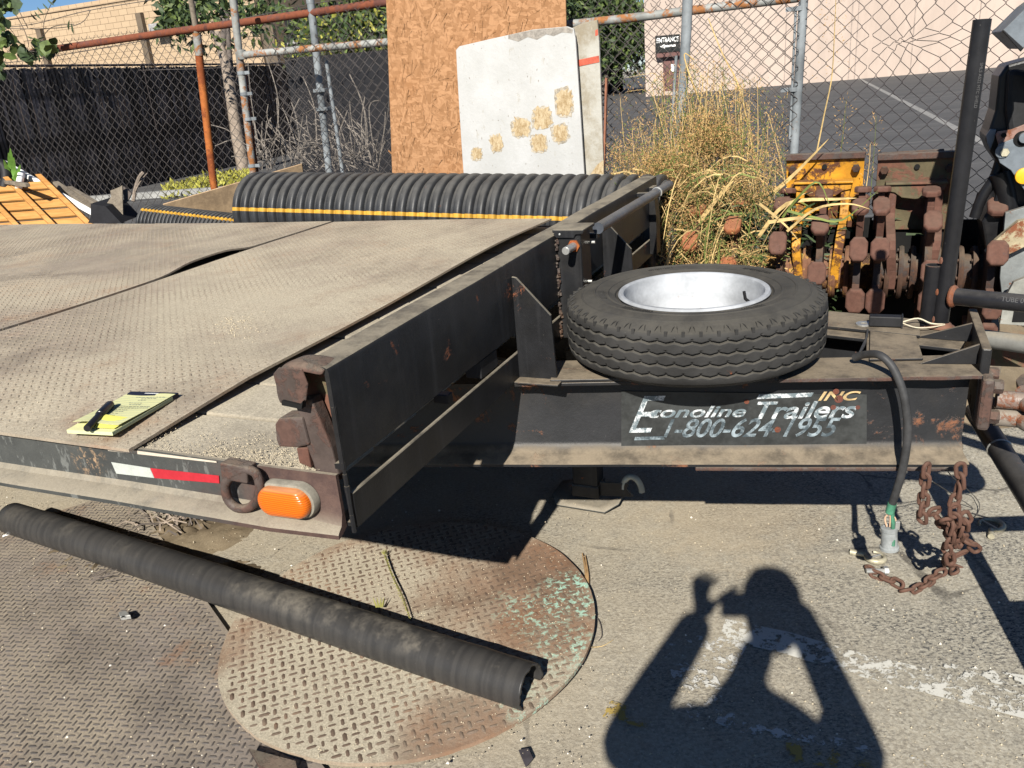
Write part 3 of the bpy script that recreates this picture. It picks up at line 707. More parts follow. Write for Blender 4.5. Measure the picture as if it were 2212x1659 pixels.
capsule(.030, .056, [(1., .012), (1., .024), (.93, .031), (.75, .036), (.4, .038)], 'lamp_lens', M['lens'], .03)
# ------------------------------------------------------------------ tongue
bd = np.array([.972, .234]); bn = np.array([.234, -.972])         # along the near beam, out towards the camera
def beam(name, side):
    """I-beam of the drawbar; side=+1 near one, -1 far one (mirrored about a=1.22)"""
    def c(t, off):           # t along trailer axis start at t, off = inward distance
        a = .777+.2408*t; p = np.array([t, a])-bn*off
        return p if side > 0 else np.array([p[0], 2.44-p[1]])
    def seg(n, o0, o1, z0, z1, t0, t1, mat, bev=.002, wav=0.):
        mb = MB(); N = 26; ts = np.linspace(t0, t1, N); vs = []
        for i, tt in enumerate(ts):
            for (o, z) in ((o0, z0), (o0, z1), (o1, z1), (o1, z0)):
                p = c(tt, o+(wav*tri_noise(tt*14, z*3, side) if o == o0 else 0)); vs.append(TP((p[0], p[1], z)))
        fs = [(k*4+i, (k+1)*4+i, (k+1)*4+(i+1) % 4, k*4+(i+1) % 4) for k in range(N-1) for i in range(4)]+[(0, 1, 2, 3), tuple((N-1)*4+i for i in (3, 2, 1, 0))]
        mb.add(vs, fs); o = mb.build(n, mat, root_b, bevel=bev); return o
    global root_b
    mb = MB(); N = 30; ts = np.linspace(-1.3, 1.118, N); vs = []
    # web with fillets to the flanges
    prof = [(.066, .735), (.066, .722), (.0655, .72), (.068, .535), (.060, .518), (.045, .507), (.004, .499), (.0, .496), (.0, .489), (.15, .489), (.15, .499), (.09, .507), (.078, .53), (.076, .72), (.076, .735)]
    for tt in ts:
        for (o, z) in prof: p = c(tt, o+(.0015*tri_noise(tt*12, z*9, 5))); vs.append(TP((p[0], p[1], z-.0)))
    m = len(prof); fs = [(k*m+i, (k+1)*m+i, (k+1)*m+(i+1) % m, k*m+(i+1) % m) for k in range(N-1) for i in range(m)]+[tuple(range(m)), tuple((N-1)*m+i for i in reversed(range(m)))]
    mb.add(vs, fs); root_b = mb.build(name, M['tongue'], TR_, smooth=True, sharp=50)
    seg('top_flange', .0, .155, .7265, .7365, -.0, 1.124, M['tongue'], .002, .002)
    seg('top_flange', .004, .155, .7265, .7360, -1.3, -.002, M['tongue'], .0)
    seg('flange_doubler', -.004, .14, .478, .4885, .46, 1.09, M['rust'], .003, .003)
    seg('edge_weld', -.003, .002, .7275, .7365, .66, 1.12, M['rust'], .001, .004)
    seg('cover_plate', -.002, .150, .738, .7465, .095, .66, M['tongue'], .002, .0025)
    return c
cn = beam('drawbar_beam', 1); nb = root_b
cf = beam('drawbar_beam', -1); fb = root_b
def tongue_pts(name, pts, z0, z1, mat=None, bevel=.002, parent=None):
    return tprism(name, [(p[0], p[1], z0) for p in pts], (0, 0, z1-z0), mat or M['tongue'], bevel)
tongue_pts('cross_plate', [(.14, .955), (.36, 1.0), (.36, 1.44), (.14, 1.485)], .738, .745)
tongue_pts('cross_plate', [(.868, 1.10), (.995, 1.13), (.985, 1.335), (.868, 1.365)], .7385, .7455)
tongue_pts('cover_plate', [(.72, 1.378), (.995, 1.315), (1.0, 1.47), (.75, 1.53)], .7385, .748)
tb('inner_box', .86, 1.11, 1.12, 1.32, .50, .506, M['tongue'])
tb('inner_web', .60, .62, 1.00, 1.44, .50, .70, M['rustbrown'] if 'rustbrown' in M else M['brownsteel'])
tb('inner_web', .86, .87, 1.10, 1.34, .51, .736, M['tongue'])
tb('jack_collar', .66, .72, 1.12, 1.20, .50, .69, M['orangerust'], .004)
# end plate with its gussets
tb('end_plate', 1.118, 1.140, 1.085, 1.445, .595, .792, M['tongue'], .004)
for s in (1, -1):
    f = (lambda a: a) if s > 0 else (lambda a: 2.44-a)
    tprism('end_gusset', [(.985, f(1.105), .7375), (1.117, f(1.125), .790), (1.117, f(1.125), .7375)], (0, .009*s, 0), M['tongue'], .001)
tb('hitch_plate', 1.121, 1.150, 1.040, 1.19, .592, .728, M['rust'], .010)
for (a, z) in ((1.075, .70), (1.165, .70), (1.075, .62), (1.165, .62)):
    mb = MB(); mb.lathe([(0, .022), (.016, .022), (.018, .018), (.018, 0)], TP((1.150, a, z)), axis=TT, n=6); mb.build('hitch_bolt', M['rust'], TR_)
# pintle rings / clevis pair
def ringpart(z, mat, name='towing_eye'):
    mb = MB(); pts = []
    c0 = np.array([1.172+.16, 1.12]); 
    pts = [TP((1.165, 1.105, z)), TP((1.20, 1.105, z)), TP((1.24, 1.10, z))]
    for k in range(25):
        a = math.pi+.45+2*math.pi*k/24*.86; pts.append(TP((1.31+.085*math.cos(a), 1.12+.085*math.sin(a), z)))
    mb.tube(pts, .0225, 14); mb.build(name, mat, TR_, smooth=True)
ringpart(.655, steel('worn_towing_eye', (.13, .10, .085), .4, .3, .4, scr=.4)); ringpart(.607, steel('worn_towing_eye_lower', (.15, .13, .11), .3, .3, .4, scr=.4))
# jack leg and foot
jf = [GZ(*p) for p in ((1213, 1078), (1208, 1068), (1222, 1048), (1345, 1060), (1341, 1085), (1306, 1111), (1222, 1088))]
jl = LOC(np.mean([GZ(1225, 1068), GZ(1335, 1082), GZ(1300, 1100), GZ(1240, 1058)], axis=0))
mb = MB(); cen = TP((jl[0], jl[1], .012)); ring = []
for (du, dv) in ((-.13, -.05), (-.10, -.10), (.09, -.11), (.13, -.06), (.13, .07), (.09, .11), (-.09, .11), (-.13, .06)): ring.append((du, dv))
vs = [TP((jl[0]+u*.62, jl[1]+v*.62, .006)) for u, v in ring]+[TP((jl[0]+u, jl[1]+v, .024 if abs(u) > .12 else .010)) for u, v in ring]; n = 8
fs = [tuple(range(n))]+[(i, (i+1) % n, n+(i+1) % n, n+i) for i in range(n)]; mb.add(vs, fs)
o = mb.build('jack_foot', M['siderail'], TR_, smooth=True); s = o.modifiers.new('s', 'SOLIDIFY'); s.thickness = .006
tb('jack_leg', jl[0]-.05, jl[0]+.045, jl[1]-.04, jl[1]+.04, .03, .60, M['blacksteel'], .004)
tb('jack_sleeve', jl[0]-.055, jl[0]+.05, jl[1]-.046, jl[1]+.046, .028, .075, M['blacksteel'], .004)
tprism('jack_bracket', [(jl[0]+.05, jl[1]-.03, .09), (jl[0]+.16, jl[1]-.03, .10), (jl[0]+.15, jl[1]-.03, .075), (jl[0]+.175, jl[1]-.03, .045), (jl[0]+.05, jl[1]-.03, .035)], (0, .01, 0), M['blacksteel'])
h0 = LOC(PA(1350, 1060, jl[1])); mb = MB(); pts = []
for k in range(15): a = math.pi*k/14*.95; pts.append(TP((h0[0]+.035+.035*-math.cos(a), jl[1]-.02, h0[2]+.02+.06*math.sin(a)-.015*(k/14))))
mb.tube(pts, .011, 10); mb.build('jack_handle_hook', steel('pale_grey_hook', (.24, .25, .22), .1, .2, .6), TR_, smooth=True)
# axle and wheels under the bed (hidden in its shade, seen from elsewhere)
for tt in (-2.9, -3.75):
    mb = MB(); mb.tube([TP((tt, .12, .36)), TP((tt, 2.32, .36))], .04, 10); mb.build('axle', M['blacksteel'], TR_, smooth=True)
    for aa in (.16, 2.28):
        mb = MB(); mb.lathe([(.18, -.08), (.22, -.10), (.31, -.10), (.35, -.07), (.355, 0), (.35, .07), (.31, .10), (.22, .10), (.18, .08)], TP((tt, aa, .355)), axis=TA, n=36); mb.build('running_wheel', M['rubber'], TR_, smooth=True)
        mb = MB(); mb.lathe([(0, -.02), (.1, -.03), (.18, -.07), (.20, -.09), (.20, .09), (.18, .07), (.1, .03), (0, .02)], TP((tt, aa, .355)), axis=TA, n=30); mb.build('running_wheel_rim', M['rim'], TR_, smooth=True)
# lettered sticker on the near drawbar web
def web(u, v, out=.0):       # pixel -> point on the web face (plane through near beam), shifted outwards
    n3 = TT*bn[0]+TA*bn[1]; p0 = TP((0, .777, .6))-n3*(.0655-.0025-out)
    q = ray(u, v); k = (n3@(p0-CAM))/(n3@q); return CAM+q*k
sb = [web(1342, 845), web(1872, 852), web(1872, 958), web(1342, 965)]
mb = MB(); n3 = TT*bn[0]+TA*bn[1]; mb.prism(sb, n3*.0008); mb.build('sticker', M['sticker'], TR_)
def text(name, body, u, v, wpx, hz, mat, shear=.35, sx=1., off=.0, bold=0., parent=None):
    cu = bpy.data.curves.new(name, 'FONT'); cu.body = body; cu.size = 1; cu.shear = shear; cu.offset = bold; cu.extrude = .0
    ob = bpy.data.objects.new(name, cu); col.objects.link(ob); bpy.context.view_layer.update()
    me = bpy.data.meshes.new_from_object(ob.evaluated_get(bpy.context.evaluated_depsgraph_get())); bpy.data.objects.remove(ob)
    V = np.array([p.co[:] for p in me.vertices]); F = [tuple(p.vertices) for p in me.polygons]
    x0, x1, y0, y1 = V[:, 0].min(), V[:, 0].max(), V[:, 1].min(), V[:, 1].max()
    return V, F, (x0, x1, y0, y1)
n3w = TT*bn[0]+TA*bn[1]; d3w = TT*bd[0]+TA*bd[1]
def webtext(body, u, vtop, wpx, hm, mat, shear=.35, k=0, bold=.02):
    V, F, (x0, x1, y0, y1) = text('t', body, 0, 0, 0, 0, mat, shear, bold=bold)
    P0 = web(u, vtop, .0022+.0003*k); P1 = web(u+wpx, vtop, .0022); wm = (P1-P0)@d3w
    Q = [P0+d3w*((p[0]-x0)/(x1-x0)*wm)+np.array([0, 0, 1])*((p[1]-y1)/(y1-y0)*hm) for p in V]
    mb = MB(); mb.add(Q, F); return mb.build('sticker_lettering', mat, TR_)
webtext('conoline', 1400, 878, 212, .034, M['lettering'], .35)
webtext('E', 1356, 856, 82, .108, M['lettering'], .45, 1, 0)
webtext('Trailers', 1635, 868, 218, .050, M['lettering'], .35, 1)
webtext('INC', 1768, 846, 92, .026, M['letteryellow'], .35, 2)
webtext('1-800-624-1955', 1432, 905, 385, .056, M['lettering2'], .45, 0, .015)
mb = MB(); mb.prism([web(1640, 852, .0026), web(1758, 848, .0026), web(1752, 857, .0026), web(1634, 862, .0026)], n3w*.0003); mb.build('sticker_bar', M['lettering'], TR_)
mb = MB(); mb.prism([web(1372, 944, .0026), web(1432, 942, .0026), web(1436, 949, .0026), web(1370, 951, .0026)], n3w*.0003); mb.build('sticker_bar', M['lettering2'], TR_)
for (u, v, r) in ((1613, 868, .0065), (1680, 928, .0085), (1853, 880, .006), (1812, 862, .011), (1806, 846, .008), (1800, 880, .007)):
    c = web(u, v, .0028); mb = MB(); n = 14; mb.add([c+(d3w*math.cos(2*math.pi*i/n)*(1+.3*tri_noise(i, u, 0))+np.array([0, 0, 1])*math.sin(2*math.pi*i/n)*(1+.3*tri_noise(i, v, 4)))*r for i in range(n)], [tuple(range(n))]); mb.build('rust_spot', M['redrust'], TR_)
# ------------------------------------------------------------------ steel sheets on the deck
def zd(t, a):
    t = np.asarray(t, float); a = np.asarray(a, float)
    z = .862+.016*np.clip(a/.35, 0, 1)+.010*np.clip(a/2.4, 0, 1)+.004*np.sin(t*2.3+a*1.6)+.003*np.sin(a*4.1+1)
    z = z+.008*np.exp(-((a-1.9)/.5)**2)*np.clip((t+1.66)/1.2, 0, 1)
    return z
def zd2(t, a): t = np.asarray(t, float); a = np.asarray(a, float); return zd(t, a)+.004+.020*np.exp(-((a-1.52)/.20)**4)*np.clip((t+2.35)/.67, 0, 1)**2
def zd3(t, a): return zd(t, a)+.002
sheets = [(-1.655, -.50, zd, 'dusty tread plate on the deck nearest the black front beam, carrying the notepad'),
          (-2.86, -1.668, zd2, 'second dusty tread plate on the deck, its edge lifted and curled over a dark gap'),
          (-4.07, -2.872, zd3, 'third dusty tread plate on the deck, towards the pallet side'),
          (-5.28, -4.082, zd2 if False else zd3, 'rearmost dusty tread plate at the far left end of the deck')]
for i, (t0, t1, zf, lab) in enumerate(sheets):
    root = thing('deck_plate', W((t0+t1)/2, 1.2, .85), lab, 'steel plate', 'steel tread plates lying on the trailer deck', rotz=TROT)
    us = np.linspace(0, 1, 22); vv = np.linspace(0, 1, 60)
    def pos(u, v, t0=t0, t1=t1, i=i):
        e = t1+(.03*v*v-.004+.004*math.sin(v*23)*0 if i == 0 else 0)+(-.012*math.exp(-((v*2.4-1.52)/.25)**2) if i == 1 else 0)
        return t0+(e-t0)*u, -.022+2.425*v
    V, F = plate_grid('p', us, vv, pos, zf, .007, None)
    mb = MB(); mb.add(TW(V), F); mb.build('plate_sheet', M['deckplate'], root, smooth=True)
    ins = None
    lugs('tread_lugs', (t0, t1, -.02, 2.40), ins, zf, .0198 if i < 2 else .0205, .0200, .0060, .0019, R(45), TW, M['lugdeck'], root)
# loose crumbs of sand on the deck corner and about
def crumbs(name, N, gen, r0, r1, mat, label, cat=None, parent=None):
    base = np.array([(1, 0, 0), (-1, 0, 0), (0, 1, 0), (0, -1, 0), (0, 0, 1), (0, 0, -1)], float)
    Fo = np.array([(0, 2, 4), (2, 1, 4), (1, 3, 4), (3, 0, 4), (2, 0, 5), (1, 2, 5), (3, 1, 5), (0, 3, 5)])
    P = np.array([gen() for _ in range(N)]); r = r0+(r1-r0)*rng.random(N)**2.5
    V = base[None]*(.6+.7*rng.random((N, 6, 1)))*r[:, None, None]; an = rng.random(N)*6.28; c, s = np.cos(an)[:, None], np.sin(an)[:, None]
    X = V[:, :, 0]*c-V[:, :, 1]*s; Y = V[:, :, 0]*s+V[:, :, 1]*c; V = np.stack([X, Y, V[:, :, 2]*.8], 2)+P[:, None]+np.array([0, 0, 1])*r[:, None, None]*.35
    F = (Fo[None]+(np.arange(N)*6)[:, None, None]).reshape(-1, 3)
    o = npmesh(name, V.reshape(-1, 3), F, mat, parent, kind='stuff'); 
    if label: o['label'] = label
    return o
def gdeck():
    while True:
        t = -.06-.5*random.random(); a = abs(random.gauss(.02, .07))+.008
        if random.random() < math.exp(-(a/.10))*(.35+.65*(t > -.35)): return TP((t, a, .851))
crumbs('sand_crumbs', 3000, gdeck, .0005, .0021, M['sandstone'], 'pale sand crumbs spilled on the plank corner of the trailer deck')
def gdeck2():
    while True:
        u, v = random.gauss(515, 28), random.gauss(712, 16)
        P = GZ(u, v, .872); L = LOC(P); return TP((L[0], L[1], float(zd(L[0], L[1]))))
crumbs('sand_crumbs', 260, gdeck2, .0008, .0035, M['sandstone'], 'small pile of pale sand crumbs in the middle of the tread plate deck')
# ------------------------------------------------------------------ spare wheel lying on the drawbar
TC = W(.415, 1.092, .746); TIRER = .348
sp = thing('spare_wheel', TC, 'worn black tyre with white rim lying flat on the trailer drawbar', 'tyre')
def zig(x): x = x % 1; return abs(x-.5)*2
NT_ = 52; nth = NT_*12; zs = list(np.linspace(.030, .165, 92)); tz = [.143, .113, .083, .053]
TH = np.arange(nth)*2*math.pi/nth; V = np.zeros((nth, len(zs), 3))
for j, z in enumerate(zs):
    crown = TIRER-.30*(z-.0975)**2*10*.3
    edge = max(0, (abs(z-.0975)-.052)/.016); crown -= .004*edge**2
    g = np.zeros(nth)
    for k, z0 in enumerate(tz):
        zz = z0+.0029*(np.abs((TH/(2*math.pi)*NT_+.5*k) % 1-.5)*4-1)
        g = np.maximum(g, np.clip(1-(np.abs(z-zz)-.0022)/.0013, 0, 1))
        if 1:  # small sipes at the tips
            ph = ((TH/(2*math.pi)*NT_+.5*k) % 1); sipe = (np.abs(ph-.02) < .045)*(np.abs(z-zz-.004) < .004); g = np.maximum(g, sipe*.6)
    r = crown-.010*g; V[:, j, 0] = r*np.cos(TH); V[:, j, 1] = r*np.sin(TH); V[:, j, 2] = z
nz = len(zs); I, J = np.meshgrid(np.arange(nth), np.arange(nz-1), indexing='ij')
F = np.stack([I*nz+J, ((I+1) % nth)*nz+J, ((I+1) % nth)*nz+J+1, I*nz+J+1], 2).reshape(-1, 4)
npmesh('tread', V.reshape(-1, 3)+TC, F, M['rubber'], sp, smooth=False)
rt0 = float(V[0, 0, 0]); rt1 = float(V[0, -1, 0])
mb = MB()
side = [(rt1, .1650), (rt1-.008, .1705), (.318, .180), (.305, .1860), (.3035, .1880), (.3015, .1880), (.300, .1868), (.286, .1905), (.270, .1925), (.268, .1945), (.2655, .1945), (.264, .1925), (.250, .1915), (.236, .1880), (.233, .1895), (.230, .1895), (.228, .1870), (.218, .1835), (.212, .182), (.209, .1770), (.200, .172)]
low_ = [(r, .195-z) for r, z in side]; low_[0] = (rt0, .0300)
mb.lathe(side, TC, n=160); mb.lathe(low_[::-1], TC, n=96)
mb.build('sidewall', M['rubber'], sp, smooth=True, sharp=25)
mb = MB()
for i in range(104):       # raised shoulder notches
    a = 2*math.pi*i/104; c, s = math.cos(a), math.sin(a); rr = np.array([c, s, 0]); tt = np.array([-s, c, 0])
    if i % 2: mb.box(TC+rr*.3405+np.array([0, 0, .1655]), (.0065, .0075, .013), ax=[rr, tt, [0, 0, 1]])
    else:
        for q in (-1, 1): mb.add([TC+rr*.319+tt*.0015*q+np.array([0, 0, .1795]), TC+rr*.3375+tt*(.007*q)+np.array([0, 0, .1720]), TC+rr*.3385+tt*(.0085*q)+np.array([0, 0, .1712]), TC+rr*.320+tt*.004*q+np.array([0, 0, .1795]), TC+rr*.330+tt*.005*q+np.array([0, 0, .1785])], [(0, 1, 4), (1, 2, 4), (2, 3, 4), (3, 0, 4)])
mb.build('shoulder_notches', M['rubber'], sp, kind='stuff')
mb = MB()      # raised panels on the sidewall
for (a0, n, r0) in ((-2.55, 7, .252), (.35, 8, .256), (1.6, 6, .255), (3.0, 6, .25), (-1.3, 5, .254)):
    for k in range(n):
        a = a0+k*.052; c, s = math.cos(a), math.sin(a); rr = np.array([c, s, 0]); tt = np.array([-s, c, 0])
        for (x0, x1, y0, y1) in ((-.008, .008, -.0045, -.003), (-.008, .008, .003, .0045), (-.008, -.0065, -.0045, .0045))[:2+(k % 2)]:
            mb.box(TC+rr*(r0+(x0+x1)/2)+tt*(y0+y1)/2+np.array([0, 0, .1925]), (x1-x0, y1-y0, .0022), ax=[rr, tt, [0, 0, 1]])
mb.build('sidewall_marks', M['rubber'], sp, kind='stuff')
mb = MB()
rimp = [(.1985, .176), (.2005, .181), (.1985, .185), (.1945, .1855), (.1905, .183), (.1885, .174), (.1875, .150), (.184, .142), (.181, .125), (.1815, .078), (.178, .070), (.166, .064), (.164, .052), (.168, .044), (.178, .040), (.187, .034), (.190, .018), (.198, .014)]
mb.lathe(rimp, TC, n=96); ro = mb.build('rim', M['rim'], sp, smooth=True, sharp=40)
s_ = ro.modifiers.new('s', 'SOLIDIFY'); s_.thickness = .003; s_.offset = 1
M['rim'].node_tree.nodes['Principled BSDF'].inputs['Specular IOR Level'].default_value = .2
vp = GZ(1620, 640, .746+.150); vd = (TC[:2]-vp[:2]); vd /= np.linalg.norm(vd)
mb = MB(); b0 = np.array([vp[0], vp[1], .746+.140]); mb.tube([b0, b0+np.array([vd[0]*.012, vd[1]*.012, .012]), b0+np.array([vd[0]*.016, vd[1]*.016, .034])], [.005, .0045, .0042], 10); mb.build('valve_stem', M['blackrubber'], ro, smooth=True)

sp.scale = (1, 1, .945)
# ------------------------------------------------------------------ split black pipe on the ground
def pipemat():
    t = NT('split_pipe_plastic'); d = t.n.new('ShaderNodeVectorMath'); d.operation = 'DOT_PRODUCT'; t.link(t.co, d.inputs[0]); d.inputs[1].default_value = tuple(float(q) for q in dv)
    n1 = t.n.new('ShaderNodeTexNoise'); n1.noise_dimensions = '1D'; n1.inputs['Scale'].default_value = 38; n1.inputs['Detail'].default_value = 4; t.link(d.outputs['Value'], n1.inputs['W'])
    n2 = t.noise(7, 6, .7); n3 = t.noise(60, 5, .75)
    c = t.mix(t.ramp(t.math('ADD', t.math('MULTIPLY', n1.outputs['Fac'], .6), t.math('MULTIPLY', n2, .5)), .42, .68), (.026, .025, .0245), (.038, .036, .034))
    sc = t.math('MULTIPLY', t.ramp(t.voro(55, stretch=(1, .5, 1)), 0, .10, 1, 0), t.ramp(n2, .50, .62)); c = t.mix(t.math('MULTIPLY', sc, .7), c, (.20, .19, .18))
    dm = t.math('MULTIPLY', t.math('MULTIPLY', t.ramp(t.upness(), .2, .95), t.ramp(t.noise(4.3, 5, .7), .50, .66)), t.ramp(n3, .3, .6, .4, 1)); dn = t.n.new('ShaderNodeMapRange'); dn.interpolation_type = 'SMOOTHSTEP'; t.link(d.outputs['Value'], dn.inputs[0]); dn.inputs[1].default_value = -.2; dn.inputs[2].default_value = .5; dm = t.math('MULTIPLY', dm, t.math('ADD', t.math('MULTIPLY', dn.outputs[0], .6), .25)); c = t.mix(t.math('MULTIPLY', dm, .65), c, (.17, .15, .12))
    t.bump(n1.outputs['Fac'], .0004); t.bump(n3, .0006); return t.done(c, t.mix(dm, (.42,)*3, (.85,)*3))
p0 = np.array([-1.985, 2.85, .048]); p1 = np.array([-.016, 1.652, .066]); dv = p1-p0; Lh = np.linalg.norm(dv); dv /= Lh; sd_ = np.cross(dv, [0, 0, 1.]); sd_ /= np.linalg.norm(sd_); up_ = np.cross(sd_, dv)
mb = MB(); n = 44; N = 60; vs = []
for i in range(N):
    f = i/(N-1); r = .0550*(1+.012*tri_noise(f*5, 1, 0)); c = p0+dv*Lh*f; c = c+up_*.004*math.sin(f*5)
    if abs(f-.93) < .004: r += .0015
    for k in range(n):
        a = math.radians(-82+282*k/(n-1)); jag = 0
        if i == N-1: c2 = c+dv*(.010*tri_noise(a*3, 2, 2))
        elif i == N-2: c2 = c+dv*Lh/(N-1)*.9
        else: c2 = c
        if k in (0, n-1) and f > .86: a += (.06*tri_noise(f*60, k, 1))*(1 if k == 0 else -1)
        vs.append(c2+(sd_*math.cos(a)+up_*math.sin(a))*r)
fs = [(i*n+k, i*n+k+1, (i+1)*n+k+1, (i+1)*n+k) for i in range(N-1) for k in range(n-1)]
mb.add(vs, fs); hp = mb.build('split_pipe', pipemat(), smooth=True, sharp=25); tag(hp, 'long black plastic pipe split open along its underside, lying on the round tread plate', 'pipe')
s_ = hp.modifiers.new('s', 'SOLIDIFY'); s_.thickness = .006; s_.offset = -1

# ------------------------------------------------------------------ notepad and marker
def PD(u, v): P = GZ(u, v, .872); L = LOC(P); L2 = float(zd(L[0], L[1])); P = GZ(u, v, L2+.001); return P
pad = thing('notepad', PD(260, 900), 'yellow lined notepad with dark binding and handwriting, lying on the dusty deck plate', 'notepad')
q = [GZ(*p, .874) for p in ((146, 936), (244, 941), (385, 858), (284, 855))]   # near left, near right, far right, far left
q = [np.array(p) for p in q]
def padpt(s, t, h): b = q[0]*(1-s)*(1-t)+q[1]*s*(1-t)+q[2]*s*t+q[3]*(1-s)*t; return b+np.array([0, 0, h])
NS, NTT = 10, 14
def padsheet(name, h0, h1, mat, curlf=None, thick=True, s0=0., s1=1., t0=0., t1=1.):
    mb = MB(); vs = []
    for lay in (0, 1):
        for i in range(NS):
            for j in range(NTT):
                s = s0+(s1-s0)*i/(NS-1); t = t0+(t1-t0)*j/(NTT-1); h = (h0 if lay else h1)+(curlf(s, t) if curlf else 0); vs.append(padpt(s, t, h))
    n = NS*NTT; fs = []
    for i in range(NS-1):
        for j in range(NTT-1): a = i*NTT+j; fs.append((a, a+NTT, a+NTT+1, a+1)); fs.append((n+a, n+a+1, n+a+NTT+1, n+a+NTT))
    for i in range(NS-1):
        for j in (0, NTT-1): a = i*NTT+j; fs.append((a, n+a, n+a+NTT, a+NTT))
    for j in range(NTT-1):
        for i in (0, NS-1): a = i*NTT+j; fs.append((a, a+1, n+a+1, n+a))
    mb.add(vs, fs); return mb.build(name, mat, pad, smooth=False)
padsheet('page_block', 0, .008, M['paper'])
for k in range(5): padsheet('page_edge_line', .0012+k*.0014, .0016+k*.0014, M['inkline'], s0=-.003, s1=1.003, t0=-.0008, t1=1.0)
lift = lambda s, t: .0095+.020*max(0, (1-t)-.35)**1.2*max(0, 1-abs(s-.35)*.8)+.0012*math.sin(s*6+t*3)
top = padsheet('top_page', 0, .0004, M['paper'], lift, s0=.0, s1=1., t0=.10, t1=.97)
padsheet('folded_corner', 0, .0004, M['paper2'], lambda s, t: .0105+.012*math.sin(max(0, (t-.02)*6))*max(0, 1-s*.9), s0=.30, s1=.98, t0=.05, t1=.30)
padsheet('binding', -.0003, .0102, M['binding'], s0=-.006, s1=1.006, t0=.915, t1=1.012)
mb = MB()
for j in range(16):
    t = .16+.046*j
    if t > .88: break
    for i in range(8):
        s0, s1 = i/8, (i+1)/8; mb.quad(padpt(s0+.001, t, lift(s0, t)+.0008), padpt(s1-.001, t, lift(s1, t)+.0008), padpt(s1-.001, t+.006, lift(s1, t+.006)+.0008), padpt(s0+.001, t+.006, lift(s0, t+.006)+.0008))
mb.build('ruled_lines', M['inkline'], pad)
mb = MB(); random.seed(3)
for (t, s0, s1) in ((.86, .30, .86), (.82, .46, .74), (.78, .44, .62), (.70, .36, .60), (.655, .42, .66), (.60, .16, .92), (.555, .20, .95), (.50, .14, .60), (.45, .14, .60), (.385, .14, .55), (.33, .30, .60)):
    s = s0
    while s < s1:
        wd = random.uniform(.02, .07); n = int(wd/.012)+2; ps = []
        for k in range(n*2): ss = s+wd*k/(n*2-1); tt = t+(.007 if k % 2 else -.006)*random.uniform(.5, 1.2); ps.append(padpt(ss, tt, lift(ss, tt)+.0012))
        for a, b in zip(ps[:-1], ps[1:]):
            d = b-a; nrm = np.array([-d[1], d[0], 0]); nrm /= np.linalg.norm(nrm)+1e-9; mb.quad(a-nrm*.00028, b-nrm*.00028, b+nrm*.00028, a+nrm*.00028)
        s += wd+random.uniform(.012, .03)
mb.build('handwriting', M['ink'], pad, kind='stuff')
mb = MB()
for k in range(11): a = .36+.026*k; mb.quad(padpt(a, .955, .0107), padpt(a+.018, .955, .0107), padpt(a+.018, .978, .0107), padpt(a, .978, .0107))
mb.build('brand_print', M['white'], pad)
pa, pb = GZ(188, 926, .893), GZ(239, 873, .893); dm = pb-pa; Lm = np.linalg.norm(dm); dm /= Lm
mk = thing('marker_pen', (pa+pb)/2-np.array([0, 0, .009]), 'black marker pen with its cap on, resting across the yellow notepad', 'pen')
mb = MB(); mb.lathe([(0, 0), (.0068, 0), (.0078, .002), (.0078, .070), (.0084, .071), (.0084, .074)], pa, axis=dm, n=22); mb.build('barrel', M['pipeblack'] if False else simple('marker_black', (.012, .012, .013), .3), mk, smooth=True, sharp=30)
mb = MB(); mb.lathe([(.0080, .072), (.0098, .073), (.0102, .078), (.0098, Lm-.006), (.008, Lm), (0, Lm)], pa, axis=dm, n=22); mb.build('cap', bpy.data.materials['marker_black'], mk, smooth=True, sharp=30)

# ------------------------------------------------------------------ electric cable with plug, hanging over the drawbar
cb = thing('trailer_cable', W(.95, 1.0, .26), 'thick black electric cable with green tape and grey plug, hanging over the drawbar', 'cable')
path = [GZ(1846, 776, .752)+np.array([0, 0, .004]), PA(1868, 766, 1.05), PA(1900, 767, 1.0), PA(1928, 793, .985), PA(1948, 838, .975), PA(1957, 880, .97), PA(1961, 925, .97), PA(1957, 975, .97), PA(1948, 1022, .972), PA(1936, 1062, .98), PA(1926, 1092, .985), PA(1922, 1108, .985)]
def smoothpath(P, k=5):
    P = [np.array(p) for p in P]; out = []
    for i in range(len(P)-1):
        p0, p1, p2, p3 = P[max(i-1, 0)], P[i], P[i+1], P[min(i+2, len(P)-1)]
        for j in range(k):
            t = j/k; out.append(.5*((2*p1)+(-p0+p2)*t+(2*p0-5*p1+4*p2-p3)*t*t+(-p0+3*p1-3*p2+p3)*t**3))
    out.append(P[-1]); return out
sp_ = smoothpath(path); mb = MB(); mb.tube(sp_, .0098, 14); mb.build('cable_sheath', M['cable'], cb, smooth=True)
mb = MB(); mb.tube(sp_[-7:], .0112, 14); mb.build('green_tape_wrap', M['greentape'], cb, smooth=True)
e0 = sp_[-1]; e1 = PA(1921, 1138, .985); e2 = PA(1921, 1187, .985); ax_ = (e2-e1)/np.linalg.norm(e2-e1)
mb = MB()
for dx in (-.006, .001, .008): mb.tube(smoothpath([e0, e0*.6+e1*.4+TT*dx*1.8, e1+TT*dx]), .0022, 6)
mb.build('loose_wires', simple('tan_wire', (.45, .30, .2), .6), cb, smooth=True)
mb = MB(); mb.tube([e0+TT*.006, e1+TT*.010+ax_*.006, e1+TT*.009-TA*.020+ax_*.045], [.005, .007, .004], 6); mb.build('green_ribbon', M['greentape'], cb, smooth=True)
